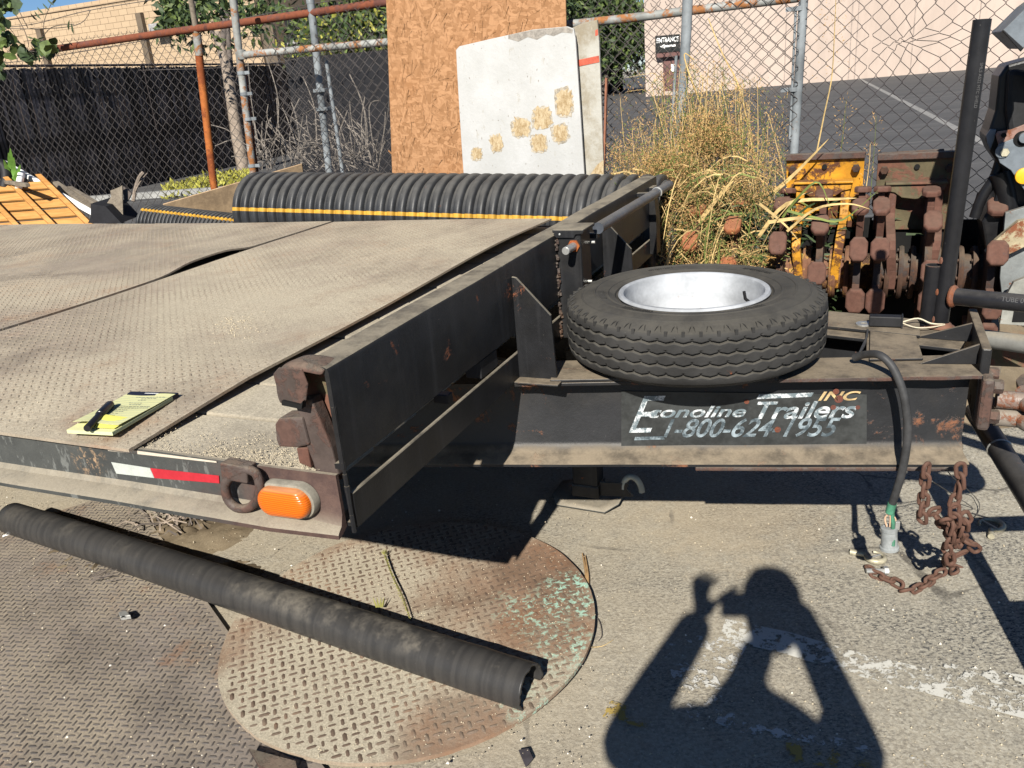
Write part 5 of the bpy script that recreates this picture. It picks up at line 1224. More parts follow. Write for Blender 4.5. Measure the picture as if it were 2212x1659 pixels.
# ------------------------------------------------------------------ trench compaction wheels
def oct_pad(mb, c, out, up, w=.074, h=.098, th=.026):
    sx = np.cross(up, out); sx /= np.linalg.norm(sx); k = .21
    ring = [(-.5, -.5+k), (-.5, .5-k), (-.5+k, .5), (.5-k, .5), (.5, .5-k), (.5, -.5+k), (.5-k, -.5), (-.5+k, -.5)]
    V = [c-out*th/2+sx*x*w*1.0+up*y*h*1.0 for x, y in ring]+[c+out*th*.25+sx*x*w+up*y*h for x, y in ring]+[c+out*th/2+sx*x*w*.86+up*y*h*.88 for x, y in ring]
    F = [tuple(range(8)), tuple(16+i for i in reversed(range(8)))]+[(l*8+i, l*8+(i+1) % 8, (l+1)*8+(i+1) % 8, (l+1)*8+i) for l in (0, 1) for i in range(8)]
    mb.add(V, F)
def wheelset(tcs, hub_a, hub_z, Rr, phases, mat_frame, label, plate, grp, step=34., padmat=None, mount=True, tilt=.0, hubmat=None):
    tm = sum(tcs)/len(tcs); root = thing('compaction_wheel', W(tm, hub_a, 0), label, 'compactor wheel', grp); padmat = padmat or M['padrust']
    for tc, ph in zip(tcs, phases):
        mb = MB(); mb.lathe([(.09, -.016), (Rr*.60, -.014), (Rr*.60, .014), (.09, .016)], TP((tc, hub_a, hub_z)), axis=TT, n=40, closedprof=True); rim = mb.build('wheel_disc', M['rustdark'], root, smooth=True, sharp=30)
        k = 0; ang = ph
        while ang < ph+360-step*.5:
            a = R(ang); o = -TA*math.cos(a)+np.array([0, 0, 1])*math.sin(a); u = TA*math.sin(a)+np.array([0, 0, 1])*math.cos(a); c0 = TP((tc, hub_a, hub_z))
            mb = MB(); m0 = c0+o*Rr*.50; m1 = c0+o*(Rr-.06)+TT*random.uniform(-.004, .004); m2 = c0+o*(Rr-.01)
            for (p, q, wd, hh) in ((m0, m1, .030, .040), (m1-o*.004, m2, .028, .036)):
                ax = [TT, u, o]; L = np.linalg.norm(q-p); mb.box((p+q)/2, (wd, hh, L), ax=ax)
            mb.build('pad_stem', M['padrust'], root, bevel=.003)
            mb = MB(); oct_pad(mb, c0+o*Rr+TT*random.uniform(-.004, .004), o, u, .074+random.uniform(-.004, .004), .104+random.uniform(-.006, .004)); mb.build('foot_pad', padmat, root, bevel=.005, seg=2)
            ang += step; k += 1
    hm = hubmat or M['rustdark']
    for q in np.arange(min(tcs)-.06, max(tcs)+.061, .028):
        pass
    mb = MB(); mb.tube([TP((min(tcs)-.09, hub_a, hub_z)), TP((max(tcs)+.09, hub_a, hub_z))], .085, 24); mb.build('axle_drum', hm, root, smooth=True)
    for tt in [min(tcs)+.045, min(tcs)+.10, max(tcs)-.10, max(tcs)-.045]+([tcs[1]+.05, tcs[1]-.05] if len(tcs) > 2 else []):
        mb = MB(); mb.lathe([(.08, -.010), (.118, -.010), (.122, 0), (.118, .010), (.08, .010)], TP((tt, hub_a, hub_z)), axis=TT, n=30); mb.build('hub_flange', hm, root, smooth=True, sharp=30)
        for b in range(8):
            a = 2*math.pi*b/8; mb = MB(); p = TP((tt-.010, hub_a, hub_z))+(TA*math.cos(a)+np.array([0, 0, 1])*math.sin(a))*.102; mb.lathe([(0, 0), (.008, 0), (.008, .008), (0, .008)], p, axis=-TT, n=6); mb.build('bolt', M['rustdark'], root)
    if mount:
        (u0, u1, v0, v1, ap) = plate; c0, c1 = LOC(PA(u0, v0, ap)), LOC(PA(u1, v0, ap)); zt = c0[2]; t0, t1 = c0[0], c1[0]
        mb = MB(); mb.prism([TP((t0, ap, zt)), TP((t1, ap, zt)), TP((t1, ap+.06, zt-.34)), TP((t0, ap+.06, zt-.34))], TA*.022); mb.build('mount_plate', mat_frame, root, bevel=.003)
        mb = MB(); mb.box(TP(((t0+t1)/2, ap+.005, zt+.004)), (t1-t0+.006, .05, .028), ax=[TT, TA, [0, 0, 1]]); mb.build('plate_top_bar', M['rust'], root, bevel=.003)
        for s in (.09, .90):
            mb = MB(); p = TP((t0+(t1-t0)*s, ap-.002, zt-.055)); mb.lathe([(0, .024), (.017, .024), (.019, .020), (.019, 0)], p, axis=-TA, n=6); mb.build('mount_bolt', M['rustdark'], root)
        mb = MB(); mb.lathe([(0, .0006), (.012, .0006)], TP(((t0+t1)/2+.0, ap, zt-.045)), axis=-TA, n=14); mb.build('plate_hole', M['void'], root)
        mb = MB(); mb.prism([TP((min(tcs)-.05, ap+.08, zt-.30)), TP((max(tcs)+.05, ap+.08, zt-.30)), TP((max(tcs)+.05, ap+.14, .10)), TP((min(tcs)-.05, ap+.14, .10))], TA*.015); mb.build('shade_backdrop', M['void'], root)  # added sheet, black in place of the shadow behind the wheels
        # arched bracket and two bowed arms down to the axle
        tc = (t0+t1)/2; hw = (t1-t0)*.37
        prof = [(-hw, 0), (hw, 0), (hw*.96, -.028), (hw*.70, -.035), (hw*.45, -.058), (0, -.066), (-hw*.45, -.058), (-hw*.70, -.035), (-hw*.96, -.028)]
        zb = zt-.115; mb = MB(); mb.prism([TP((tc+x, ap-.055, zb+z)) for x, z in prof], TA*.07); mb.build('arch_bracket', mat_frame, root, bevel=.003)
        mb = MB(); mb.box(TP((tc, ap-.03, zb+.006)), (hw*2.06, .08, .010), ax=[TT, TA, [0, 0, 1]]); mb.build('bracket_cap', mat_frame, root, bevel=.002)
        for s in (-1, 1):
            x0 = tc+s*hw*.78; x1 = tc+s*hw*.62; P = [(x0, ap-.02, zb-.03), (x0, ap-.05, zb-.16), (x0*.7+x1*.3, hub_a-.13, hub_z+.16), (x1, hub_a-.10, hub_z+.02), (x1, hub_a-.08, hub_z-.05)]
            S = smoothpath([TP(p) for p in P], 5); mb = MB(); vs = []
            for i, p in enumerate(S):
                d = S[min(i+1, len(S)-1)]-S[max(i-1, 0)]; d /= np.linalg.norm(d); n = np.cross(d, TT); n /= np.linalg.norm(n)
                for (x, y) in ((-.019, -.022), (.019, -.022), (.019, .022), (-.019, .022)): vs.append(p+TT*x+n*y)
            fs = [(i*4+k, (i+1)*4+k, (i+1)*4+(k+1) % 4, i*4+(k+1) % 4) for i in range(len(S)-1) for k in range(4)]+[(0, 1, 2, 3), tuple((len(S)-1)*4+k for k in (3, 2, 1, 0))]
            mb.add(vs, fs); mb.build('side_arm', mat_frame if mat_frame is M['yellowsteel'] else M['padrust'], root, bevel=.003)
    # sleepers under the rims
    for s in (-.16, .16):
        mb = MB(); mb.box(TP((tm, hub_a+s, (hub_z-Rr*.94)/2)), (.62, .14, max(.03, hub_z-Rr*.94)), ax=[TT, TA, [0, 0, 1]]); mb.build('timber_sleeper', M['greywood'], root, bevel=.004)
    return root
HA, HZ, HR = 2.98, .525, .375
wheelset([.487, .655, .815], HA, HZ, HR, [66-68, 12, -6], M['yellowsteel'], 'compaction wheel set with a worn yellow mounting plate and rusty octagonal feet', (1699, 1868, 342, 0, 3.10), 'rusty trench compaction wheels', hubmat=steel('yellow_rusty_hub', (.36, .20, .045), .6, .1, .7, rustc=(.13, .06, .035)))
wheelset([.897, 1.095, 1.335], HA, HZ, HR, [-6, 14, -8], M['brownsteel'], 'compaction wheel set with a dark mossy brown mounting plate, behind the tall black pole', (1897, 2072, 341, 0, 3.10), 'rusty trench compaction wheels')
mb = MB(); q0, q1 = LOC(PA(1905, 330, 3.16)), LOC(PA(2040, 322, 3.16)); mb.prism([TP((q0[0], 3.16, q0[2]+.0)), TP((q1[0], 3.16, q1[2])), TP((q1[0], 3.16, q1[2]-.10)), TP((q0[0], 3.16, q0[2]-.10))], TA*.02)
o = mb.build('rusty_plate', M['rust'], bevel=.002); o.location.z += 0; tag(o, 'loose rust brown steel plate wedged upright behind the brown mounting plate', 'steel plate')
wheelset([.09, .275, -.09], HA, HZ-.05, HR, [8, 22, -10], M['rust'], 'orange rusty compaction wheel set buried in the dry weeds behind the tyre', (1380, 1600, 560, 0, 3.1), 'rusty trench compaction wheels', padmat=steel('orange_pad_rust', (.20, .075, .03), .8, .15, .75, rustc=(.22, .075, .03)), mount=False)

# ------------------------------------------------------------------ black pole frame by the drawbar
pf = thing('pole_frame', W(1.03, 1.40, .74), 'welded black steel pipe stand with a tall leaning pole, on the drawbar end', 'pipe frame')
B0 = GZ(2030, 703, .742); T0 = PA(2122, 42, LOC(B0)[1])
tube_t('tall_pole', [B0, T0], .0215, M['pipeblack'], pf, 28)
mb = MB(); d = (T0-B0)/np.linalg.norm(T0-B0); mb.lathe([(.0216, -.002), (.0216, 0), (.018, .001), (.017, -.02)], T0, axis=d, n=28); mb.build('pole_mouth', M['pipeblack'], pf)
B1 = GZ(2003, 700, .742); T1 = PA(2018, 573, LOC(B1)[1])
tube_t('short_pipe', [B1, T1], .0225, M['pipeblack'], pf, 24)
mb = MB(); d1 = (T1-B1)/np.linalg.norm(T1-B1); mb.lathe([(.0228, -.001), (.0228, .001), (.018, .001), (.018, -.02)], T1, axis=d1, n=24); mb.build('pipe_mouth', M['rust'], pf)
mb = MB(); mb.lathe([(0, .0013), (.018, .0013)], T1, axis=d1, n=24); mb.build('pipe_bore', M['void'], pf)
ac = LOC(B0)[1]; h0, h1 = PA(2058, 640, ac-.015), PA(2230, 657, ac-.10)
tube_t('cross_pipe', [h0, h0+(h1-h0)*3.2], .0235, M['pipeblack'], pf, 24)
wm_ = steel('weld_rust', (.13, .06, .04), .5, .1, .5, scr=.4)
mb = MB(); dh = (h1-h0)/np.linalg.norm(h1-h0); mb.lathe([(.024, -.006), (.030, -.004), (.032, .001), (.030, .006), (.024, .010)], h0, axis=dh, n=18); mb.build('weld_bead', wm_, pf, smooth=True)
for z in (.02, .10, .19):
    mb = MB(); f_ = (B0+B1)/2+(d*.5+((T1-B1)/np.linalg.norm(T1-B1))*.5)*z-TA*.012; mb.lathe([(0, -.012), (.006, -.008), (.008, 0), (.006, .008), (0, .012)], f_, n=8); mb.build('tack_weld', wm_, pf, smooth=True)
mb = MB(); mb.lathe([(.0236, .012), (.030, .006), (.034, .0), (.040, -.002)], B0, axis=d, n=20); mb.build('foot_weld', wm_, pf, smooth=True)
def ptext(body, P, ex, ey, h, mat, parent):
    V, F, (x0, x1, y0, y1) = text('t', body, 0, 0, 0, 0, mat, 0, bold=.0); ex = ex/np.linalg.norm(ex); ey = ey/np.linalg.norm(ey); s = h/(y1-y0); mb = MB(); mb.add([P+ex*(p[0]-x0)*s+ey*(p[1]-y0)*s for p in V], F); return mb.build('stencil_print', mat, parent)
M['faint'] = simple('faint_stencil', (.075, .075, .075), .6)
dh = (h1-h0)/np.linalg.norm(h1-h0); nrm = -np.cross(dh, np.cross(dh, np.array([0, -1, .25]))); nrm = np.array([0, -1, .2])-dh*(np.array([0, -1, .2])@dh); nrm /= np.linalg.norm(nrm)
ptext('TUBE 0957', h0+dh*.13+nrm*.0238, dh, np.cross(nrm, dh), .012, M['faint'], pf)
nv = np.array([-.1, -1, 0.]); nv = nv-d*(nv@d); nv /= np.linalg.norm(nv)
ptext('SMLS A522 MTC SHELD', B0+d*.70+nv*.0219, -d, np.cross(nv, -d), .0075, M['faint'], pf)
# lower pipes of the next frame, right of the hitch
rf = thing('pipe_rack', GZ(2170, 1010), 'low rack of black and grey steel pipes standing right of the trailer hitch', 'pipe frame')
u0, u1 = LOC(PA(2112, 729, 1.52)), LOC(PA(2225, 745, 1.42)); du = (u1-u0)
tube_t('grey_pipe', [TP(u0), TP(u0+du*4)], .026, steel('grey_dusty_pipe', (.16, .16, .15), .05, .8, .5, scr=.4), rf, 22)
q0, q1 = GZ(2118, 905, .46), GZ(2225, 1075, .42); 
e_ = (q1-q0)/np.linalg.norm(q1-q0)
tube_t('slanting_pipe', [q0-e_*.05, q1+e_*1.0], .030, M['pipeblack'], rf, 22)
c_s = q0+e_*.17; mb = MB(); mb.lathe([(.0305, -.004), (.0325, 0), (.0305, .004)], c_s, axis=e_, n=22); mb.build('weld_ring', M['bolt'], rf, smooth=True)
z_ = np.array([0, 0, 1.])
cr0 = q0+e_*.42; cr1 = cr0+np.array([.9, -.08, 0]); tube_t('rack_crossbar', [cr0, cr1], .028, M['pipeblack'], rf, 16)
cr0 = q0+e_*.86; tube_t('rack_crossbar', [cr0, cr0+np.array([.9, -.1, 0])], .05, M['pipeblack'], rf, 16)
for p in (q1+e_*.95, cr1): tube_t('rack_leg', [p, np.array([p[0]+.02, p[1], 0])], .022, M['pipeblack'], rf, 12)
fl = steel('flat_bar_rack', (.07, .055, .045), .4, .6, .6)
w0 = LOC(PA(2120, 790, 1.75)); 
mb = MB(); mb.prism([PA(2124, 790, 1.62), PA(2136, 745, 1.62), PA(2190, 748, 1.62), PA(2240, 762, 1.62), PA(2240, 795, 1.62)], TA*.012); o = mb.build('steel_offcut', M['brownsteel'], bevel=.002); o.location.z += 0; tag(o, 'dull grey-brown steel plate edge under the grey pipe right of the hitch', 'steel plate')
mb = MB(); mb.prism([GZ(2179, 800, .10), GZ(2240, 808, .10), GZ(2250, 850, .10), GZ(2203, 846, .10)], (0, 0, .012)); o = mb.build('steel_offcut', M['rust'], bevel=.002); tag(o, 'small square rusty plate lying on the ground at the right edge', 'steel plate')
mb = MB(); mb.prism([GZ(2130, 852, 0), GZ(2260, 862, 0), GZ(2260, 880, 0), GZ(2130, 872, 0)], (0, 0, .07)); o = mb.build('timber', M['greywood'], bevel=.004); tag(o, 'weathered grey timber on the ground behind the towing eye', 'timber')
crumbs('straw_litter', 10, lambda: GZ(2150, 840, .0), .001, .002, M['straw'], None) if False else None
mb = MB(); random.seed(9)
for k in range(260):
    p = GZ(random.gauss(2160, 26), random.gauss(828, 12), .004); a = random.gauss(.5, .5); L = random.uniform(.02, .09); d_ = np.array([math.cos(a), math.sin(a), random.uniform(-.05, .2)]); nn_ = np.array([-d_[1], d_[0], 0])*random.uniform(.001, .003); mb.quad(p-nn_, p+nn_, p+nn_*.5+d_*L, p-nn_*.5+d_*L)
o = mb.build('straw_litter', M['straw'], kind='stuff'); o['label'] = 'heap of dry straw bits on the ground right of the hitch plate'; o['category'] = 'straw'
mb = MB(); P = [GZ(u, v, .05) for u, v in ((2155, 803), (2176, 800), (2185, 822), (2170, 818))]; mb.prism(P, (0, 0, .002)); o = mb.build('paper_scrap', M['white']); tag(o, 'torn white paper scrap in the straw right of the hitch plate', 'paper scrap')

# ------------------------------------------------------------------ machine attachment at the right edge
mc = thing('excavator_arm', PA(2190, 640, 2.75)*np.array([1, 1, 0]), 'black and grey machine arm with bolted link plates at the right edge', 'machine part')
def plateP(name, pts, a, th, mat, bevel=.002, root=mc):
    mb = MB(); mb.prism([PA(u, v, a) for u, v in pts], TA*th); return mb.build(name, mat, root, bevel=bevel)
plateP('arm_body', [(2158, 165), (2175, 140), (2250, 120), (2260, 620), (2150, 640), (2120, 480), (2148, 430), (2168, 370), (2140, 330), (2128, 300), (2135, 285), (2150, 240)], 2.80, .25, M['machblack'], .01)
plateP('hose_bundle', [(2178, 150), (2200, 150), (2260, 160), (2260, 300), (2180, 300), (2172, 240)], 2.76, .05, M['blackrubber'], .02)
plateP('link_plate', [(2151, 292), (2156, 284), (2185, 280), (2230, 262), (2260, 262), (2260, 300), (2200, 340), (2160, 322)], 2.74, .016, steel('rusty_link_plate', (.17, .10, .08), .4, .2, .5))
plateP('link_plate', [(2152, 330), (2158, 312), (2188, 300), (2230, 276), (2260, 300), (2260, 450), (2235, 440), (2205, 400), (2184, 368), (2160, 352)], 2.71, .018, M['attach'])
plateP('link_plate', [(2131, 292), (2140, 279), (2152, 280), (2148, 300), (2139, 325), (2133, 310)], 2.78, .02, M['attach'])
for (u, v, r, n, m, h) in ((2170, 329, .017, 6, M['brass'], .012), (2166, 327, .026, 20, M['attach'], .005), (2168, 292, .009, 14, M['void'], .0172), (2208, 300, .030, 24, M['void'], .002), (2212, 297, .020, 16, M['attach'], .02)):  # the void rows are black discs painting the shade of open holes
    mb = MB(); mb.lathe([(0, h), (r*.94, h), (r, h*.8), (r, 0)], PA(u, v, 2.735 if v < 296 and u < 2200 else 2.709), axis=-TA, n=n); mb.build('pin_end_and_hole', m, mc, smooth=(n > 8), sharp=30)
mb = MB(); mb.lathe([(0, .012), (.020, .012), (.030, .008), (.032, 0)], PA(2212, 380, 2.70), axis=-TA, n=28); mb.build('yellow_pin_cap', M['machyellow'], mc, smooth=True)
mb = MB(); P = [PA(2113, 412, 2.84), PA(2150, 365, 2.84), PA(2160, 330, 2.84)]; mb.tube(smoothpath([PA(2105, 470, 2.84), PA(2122, 425, 2.84), PA(2148, 385, 2.84), PA(2162, 345, 2.84)]), .022, 10); mb.tube(smoothpath([PA(2160, 372, 2.82), PA(2175, 430, 2.82), PA(2178, 520, 2.82), PA(2170, 640, 2.82)]), .040, 10); mb.build('hose', M['machblack'], mc, smooth=True)
plateP('bucket_tooth', [(2128, 545), (2150, 520), (2200, 478), (2240, 470), (2240, 520), (2190, 545), (2150, 562)], 2.66, .04, steel('pale_yellow_worn', (.26, .22, .14), .35, .3, .6))
plateP('bucket_side', [(2172, 460), (2240, 440), (2240, 700), (2172, 700), (2160, 600)], 2.72, .03, steel('worn_grey_bucket', (.14, .15, .15), .2, .5, .5))
plateP('bucket_lip', [(2160, 700), (2168, 650), (2190, 610), (2240, 590), (2240, 706)], 2.60, .03, steel('worn_grey_lip', (.20, .20, .18), .2, .4, .5))
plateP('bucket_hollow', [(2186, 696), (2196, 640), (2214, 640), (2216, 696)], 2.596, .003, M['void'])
# overhanging black cover at the top right, on the machine
plateP('arm_cover', [(2164, 68), (2225, 8), (2290, -40), (2290, 130), (2232, 92), (2206, 107)], 2.2, .30, M['attach'], .004)
plateP('cover_lip', [(2164, 66), (2168, 64), (2212, 104), (2205, 112)], 2.19, .01, M['machblack'])
mb = MB(); mb.tube([PA(2250, 60, 2.5), PA(2262, 200, 2.8)], .06, 10); mb.build('cover_strut', M['machblack'], mc, smooth=True)
# dirt heaps and scraps behind the drawbar
def heap(name, cx, cy, rx, ry, h, mat, label, seed=0, n=26):
    mb = MB(); vs = []
    for i in range(n):
        for j in range(n):
            x, y = (i/(n-1)*2-1), (j/(n-1)*2-1); f = max(0, 1-(x*x+y*y))
            vs.append((cx+x*rx, cy+y*ry, -.01+h*f**.8*(1+.5*tri_noise(x*3, y*3, seed))+.02*f*tri_noise(x*11, y*11, seed)))
    mb.add(vs, [(i*n+j, (i+1)*n+j, (i+1)*n+j+1, i*n+j+1) for i in range(n-1) for j in range(n-1)]); o = mb.build(name, mat, smooth=True, kind='structure'); o['label'] = label; return o
heap('dirt', *W(.9, 3.05, 0)[:2], 1.3, .75, .22, M['dirt'], 'dark dirt heaped under the compaction wheels', 2)
heap('dirt', *GZ(190, 1180)[:2], .45, .30, .022, M['dirt'], 'brown dirt spread between the trailer and the split pipe', 5)
heap('dirt', *GZ(420, 1155)[:2], .25, .22, .028, M['dirt'], 'brown dirt spread between the trailer and the split pipe', 7)
heap('dirt', *GZ(215, 1225)[:2], .14, .10, .022, M['dirt'], 'brown dirt spread between the trailer and the split pipe', 8)
heap('dirt', *GZ(470, 1250)[:2], .20, .13, .022, M['dirt'], 'brown dirt spread between the trailer and the split pipe', 9)
# ------------------------------------------------------------------ dry weeds along the fence
def blades(name, specs, mat, root=None, kind='stuff'):
    """specs: list of (points, width): flat tapering blades"""
    V = []; F = []; b = 0
    for P, wd in specs:
        P = [np.array(p) for p in P]; n = len(P)
        for i, p in enumerate(P):
            d = P[min(i+1, n-1)]-P[max(i-1, 0)]; s = np.cross(d, np.array([.25, -1, .3])); s /= np.linalg.norm(s)+1e-9; w_ = wd*(1-(i/(n-1))**2*.92)/2; V += [p-s*w_, p+s*w_]
        for i in range(n-1): F.append((b+2*i, b+2*i+1, b+2*i+3, b+2*i+2))
        b += 2*n
    return npmesh(name, np.array(V), np.array(F), mat, root, kind=kind)
def seedcloud(name, P, D, L, Wd, mat, root=None, kind='stuff'):
    P = np.array(P); N = len(P); D = np.array(D); D = D/np.linalg.norm(D, axis=1)[:, None]; s = np.cross(D, rng.normal(size=(N, 3))); s /= np.linalg.norm(s, axis=1)[:, None]
    L = (L*(.6+.8*rng.random(N)))[:, None]; w_ = (Wd*(.7+.6*rng.random(N)))[:, None]
    V = np.stack([P-s*w_*.3, P+D*L*.5-s*w_, P+D*L, P+D*L*.5+s*w_], 1).reshape(-1, 3); F = np.arange(N*4).reshape(-1, 4)
    return npmesh(name, V, F, mat, root, kind=kind)
wd_ = thing('weed_thicket', W(.05, 3.0, 0), 'tangled dry grass and weeds with tan seed heads, left of the yellow compaction wheel', 'weeds')
random.seed(21); straw = []; green = []; P1_, D1_ = [], []
def stalk(t, a, h, leanx, leany, droop):
    pts = []; 
    for k in range(7):
        f = k/6; pts.append(W(t+leanx*f*h+droop*f*f*.25*(1 if leanx > 0 else -1), a+leany*f*h, h*f*(1-.12*droop*f*f)))
    return pts
for i in range(420):
    t = random.gauss(.03, .24); a = random.uniform(2.85, 3.32); h = random.uniform(.6, 1.35)*(1-.35*abs(t-.05)/.5)
    S = stalk(t, a, h, random.gauss(.0, .22), random.gauss(-.05, .12), random.uniform(0, 1)); (straw if random.random() < .62 else green).append((S, random.uniform(.002, .0045)))
    if random.random() < .85:
        for q in range(random.randint(24, 60)):
            f = random.uniform(.62, 1.03); k = min(5, int(f*6)); base = S[k]*(1-(f*6-k))+S[k+1]*(f*6-k); o = rng.normal(size=3)*np.array([.035, .035, .03])*(.5+f*.7); P1_.append(base+o); D1_.append(o+np.array([0, 0, .02])+rng.normal(size=3)*.02)
# leaf blades
for i in range(1150):
    t = random.gauss(.05, .27); a = random.uniform(2.74, 3.32); z = random.uniform(.2, 1.05); L = random.uniform(.12, .36); an = random.uniform(0, 6.28); u = np.array([math.cos(an), math.sin(an), 0]); pts = []
    up0 = random.uniform(-.2, 1.3)
    for k in range(6): f = k/5; pts.append(W(t, a, z)+u*L*f+np.array([0, 0, L*(up0*f-1.1*f*f)]))
    (straw if random.random() < .55 else green).append((pts, random.uniform(.003, .008)))
for i in range(230):
    u0 = random.gauss(1520, 95); u1 = u0+random.gauss(0, 40); v1 = random.uniform(130, 330)+abs(u1-1500)*.35
    if u1 < 1318 or u0 < 1330: continue
    a = random.uniform(3.0, 3.3); S = smoothpath([PA(u0, 470, a), PA((u0+u1)/2+random.gauss(0, 6), (470+v1)/2, a), PA(u1, v1, a), PA(u1+random.gauss(0, 26), v1-10+random.random()*30, a)], 3); (straw if random.random() < .7 else green).append((S, random.uniform(.0022, .005)))
    for q in range(random.randint(18, 46)):
        k = random.randint(int(len(S)*.55), len(S)-1); o = rng.normal(size=3)*.018; P1_.append(S[k]+o); D1_.append(o+np.array([0, 0, .02]))
# fine seed masses
for (u, v, aa, su, sv, N) in ((1535, 300, 3.1, 32, 26, 5200), (1440, 370, 2.95, 34, 30, 4600), (1425, 450, 2.85, 44, 44, 2400), (1560, 400, 2.95, 60, 40, 2200), (1620, 330, 3.15, 36, 45, 600), (1400, 330, 3.2, 40, 45, 500), (1630, 420, 2.9, 30, 50, 700), (1480, 480, 2.8, 60, 40, 1100), (1350, 345, 3.05, 20, 26, 700), (1560, 560, 2.72, 60, 24, 1500), (1440, 560, 2.75, 40, 26, 1200), (1500, 250, 3.2, 50, 40, 250)):
    for q in range(int(N*1.7)):
        uu, vv = random.gauss(u, su), random.gauss(v, sv); p = PA(uu, vv, aa+random.gauss(0, .09))
        if p[2] < .02 or uu < 1312: continue
        P1_.append(p); D1_.append(rng.normal(size=3)*np.array([1, 1, .8])+np.array([.2, 0, .3]))
def keep(P, lo=1310, hi=1690):
    c = MW.T@(np.asarray(P)-CAM); return lo < CX+FPX*c[0]/c[2] < hi
straw = [x for x in straw if keep(x[0][-1]) and keep(x[0][len(x[0])//2])]; green = [x for x in green if keep(x[0][-1]) and keep(x[0][len(x[0])//2])]
_k = [keep(p, 1308, 1700) for p in P1_]; P1_ = [p for p, q in zip(P1_, _k) if q]; D1_ = [p for p, q in zip(D1_, _k) if q]
blades('dry_stalks', straw, M['straw'], wd_); blades('green_blades', green, M['blade'], wd_)
nS = len(P1_); idx = rng.permutation(nS); P1_ = np.array(P1_)[idx]; D1_ = np.array(D1_)[idx]; cut = int(nS*.82)
seedcloud('seed_heads', P1_[:cut], D1_[:cut], .0135, .0015, M['seed'], wd_); seedcloud('green_bits', P1_[cut:], D1_[cut:], .020, .0018, M['blade'], wd_)
# dark undergrowth and a few broad leaves
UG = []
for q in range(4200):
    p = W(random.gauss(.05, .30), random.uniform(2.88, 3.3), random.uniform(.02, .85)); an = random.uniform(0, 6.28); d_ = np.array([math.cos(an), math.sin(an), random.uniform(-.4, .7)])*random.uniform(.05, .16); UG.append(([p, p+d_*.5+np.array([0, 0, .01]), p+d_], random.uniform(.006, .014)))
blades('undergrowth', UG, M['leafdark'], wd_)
# single tall grasses that can be told apart
def tallgrass(label, us, a, wd=.006, heads=0, hr=.03, mat=None, hv=.3, L=.012):
    root = thing('tall_grass', PA(*us[0], a)*np.array([1, 1, 0]), label, 'grass stalk', 'single grass stalks before the fence'); S = smoothpath([PA(u, v, a) for u, v in us], 5); mb = MB(); mb.tube(S, np.linspace(wd/2, wd*.2, len(S)), 5); mb.build('stalk', mat or M['straw'], root, smooth=True)
    if heads:
        P = []; D = []; n = len(S)
        for q in range(heads): k = int((1-hv*random.random())*(n-1)); o = rng.normal(size=3)*hr; P.append(S[k]+o); D.append(o+np.array([0, 0, .03]))
        seedcloud('seed_head', P, D, L, .0016, M['seed'], root, kind='stuff')
    return root
tallgrass('tall thin reddish stalk with a branching seed head, right of the grey fence post', [(1756, 370), (1780, 250), (1797, 165), (1803, 60), (1806, -8)], 3.36, .008, 170, .040, None, .45)
tallgrass('short green grass stalk with a feathery seed head before the dark asphalt', [(1814, 350), (1822, 280), (1828, 215)], 3.3, .004, 90, .022, M['blade'], .7)
tallgrass('thin dry grass stem between the two compaction wheel plates', [(1866, 440), (1877, 360), (1880, 310)], 3.05, .005, 60, .012, M['straw'], .8)
tallgrass('slender dark grass stem with a sparse head left of the brown mounting plate', [(1880, 430), (1890, 300), (1893, 250)], 3.2, .003, 26, .018, M['blade'], .4)
tallgrass('long straw coloured reed leaning left across the weeds', [(1690, 470), (1640, 380), (1600, 200), (1560, 115), (1530, 40)], 3.2, .012)
tallgrass('dry curled reed leaf bending over beside the ENTRANCE sign', [(1560, 330), (1500, 190), (1478, 118), (1500, 130)], 3.25, .012)
bl2 = []
for pts, a, wd in (([(1440, 590), (1446, 540), (1452, 500)], 2.62, .012), ([(1530, 590), (1522, 540), (1534, 470), (1540, 462)], 2.62, .010), ([(1549, 600), (1552, 560), (1556, 520)], 2.6, .012), ([(1510, 480), (1560, 415), (1585, 390)], 2.8, .022), ([(1640, 510), (1700, 440), (1810, 430), (1850, 428)], 2.75, .018), ([(1700, 455), (1760, 470), (1820, 475), (1900, 408)], 2.7, .012), ([(1690, 470), (1730, 420), (1770, 395), (1800, 470)], 2.72, .012), ([(1672, 415), (1720, 372), (1790, 300)], 3.0, .02), ([(1640, 440), (1660, 455), (1700, 490), (1725, 520)], 2.7, .014), ([(1700, 500), (1760, 452), (1830, 440), (1880, 452)], 2.68, .012), ([(1660, 480), (1740, 470), (1800, 480)], 2.7, .016)):
    bl2.append((smoothpath([PA(u, v, a) for u, v in pts], 4), wd))
blades('broad_dry_blades', bl2[:1]+bl2[3:5]+bl2[7:], M['straw'], wd_); blades('broad_green_blades', bl2[1:3]+bl2[5:7], M['blade'], wd_)

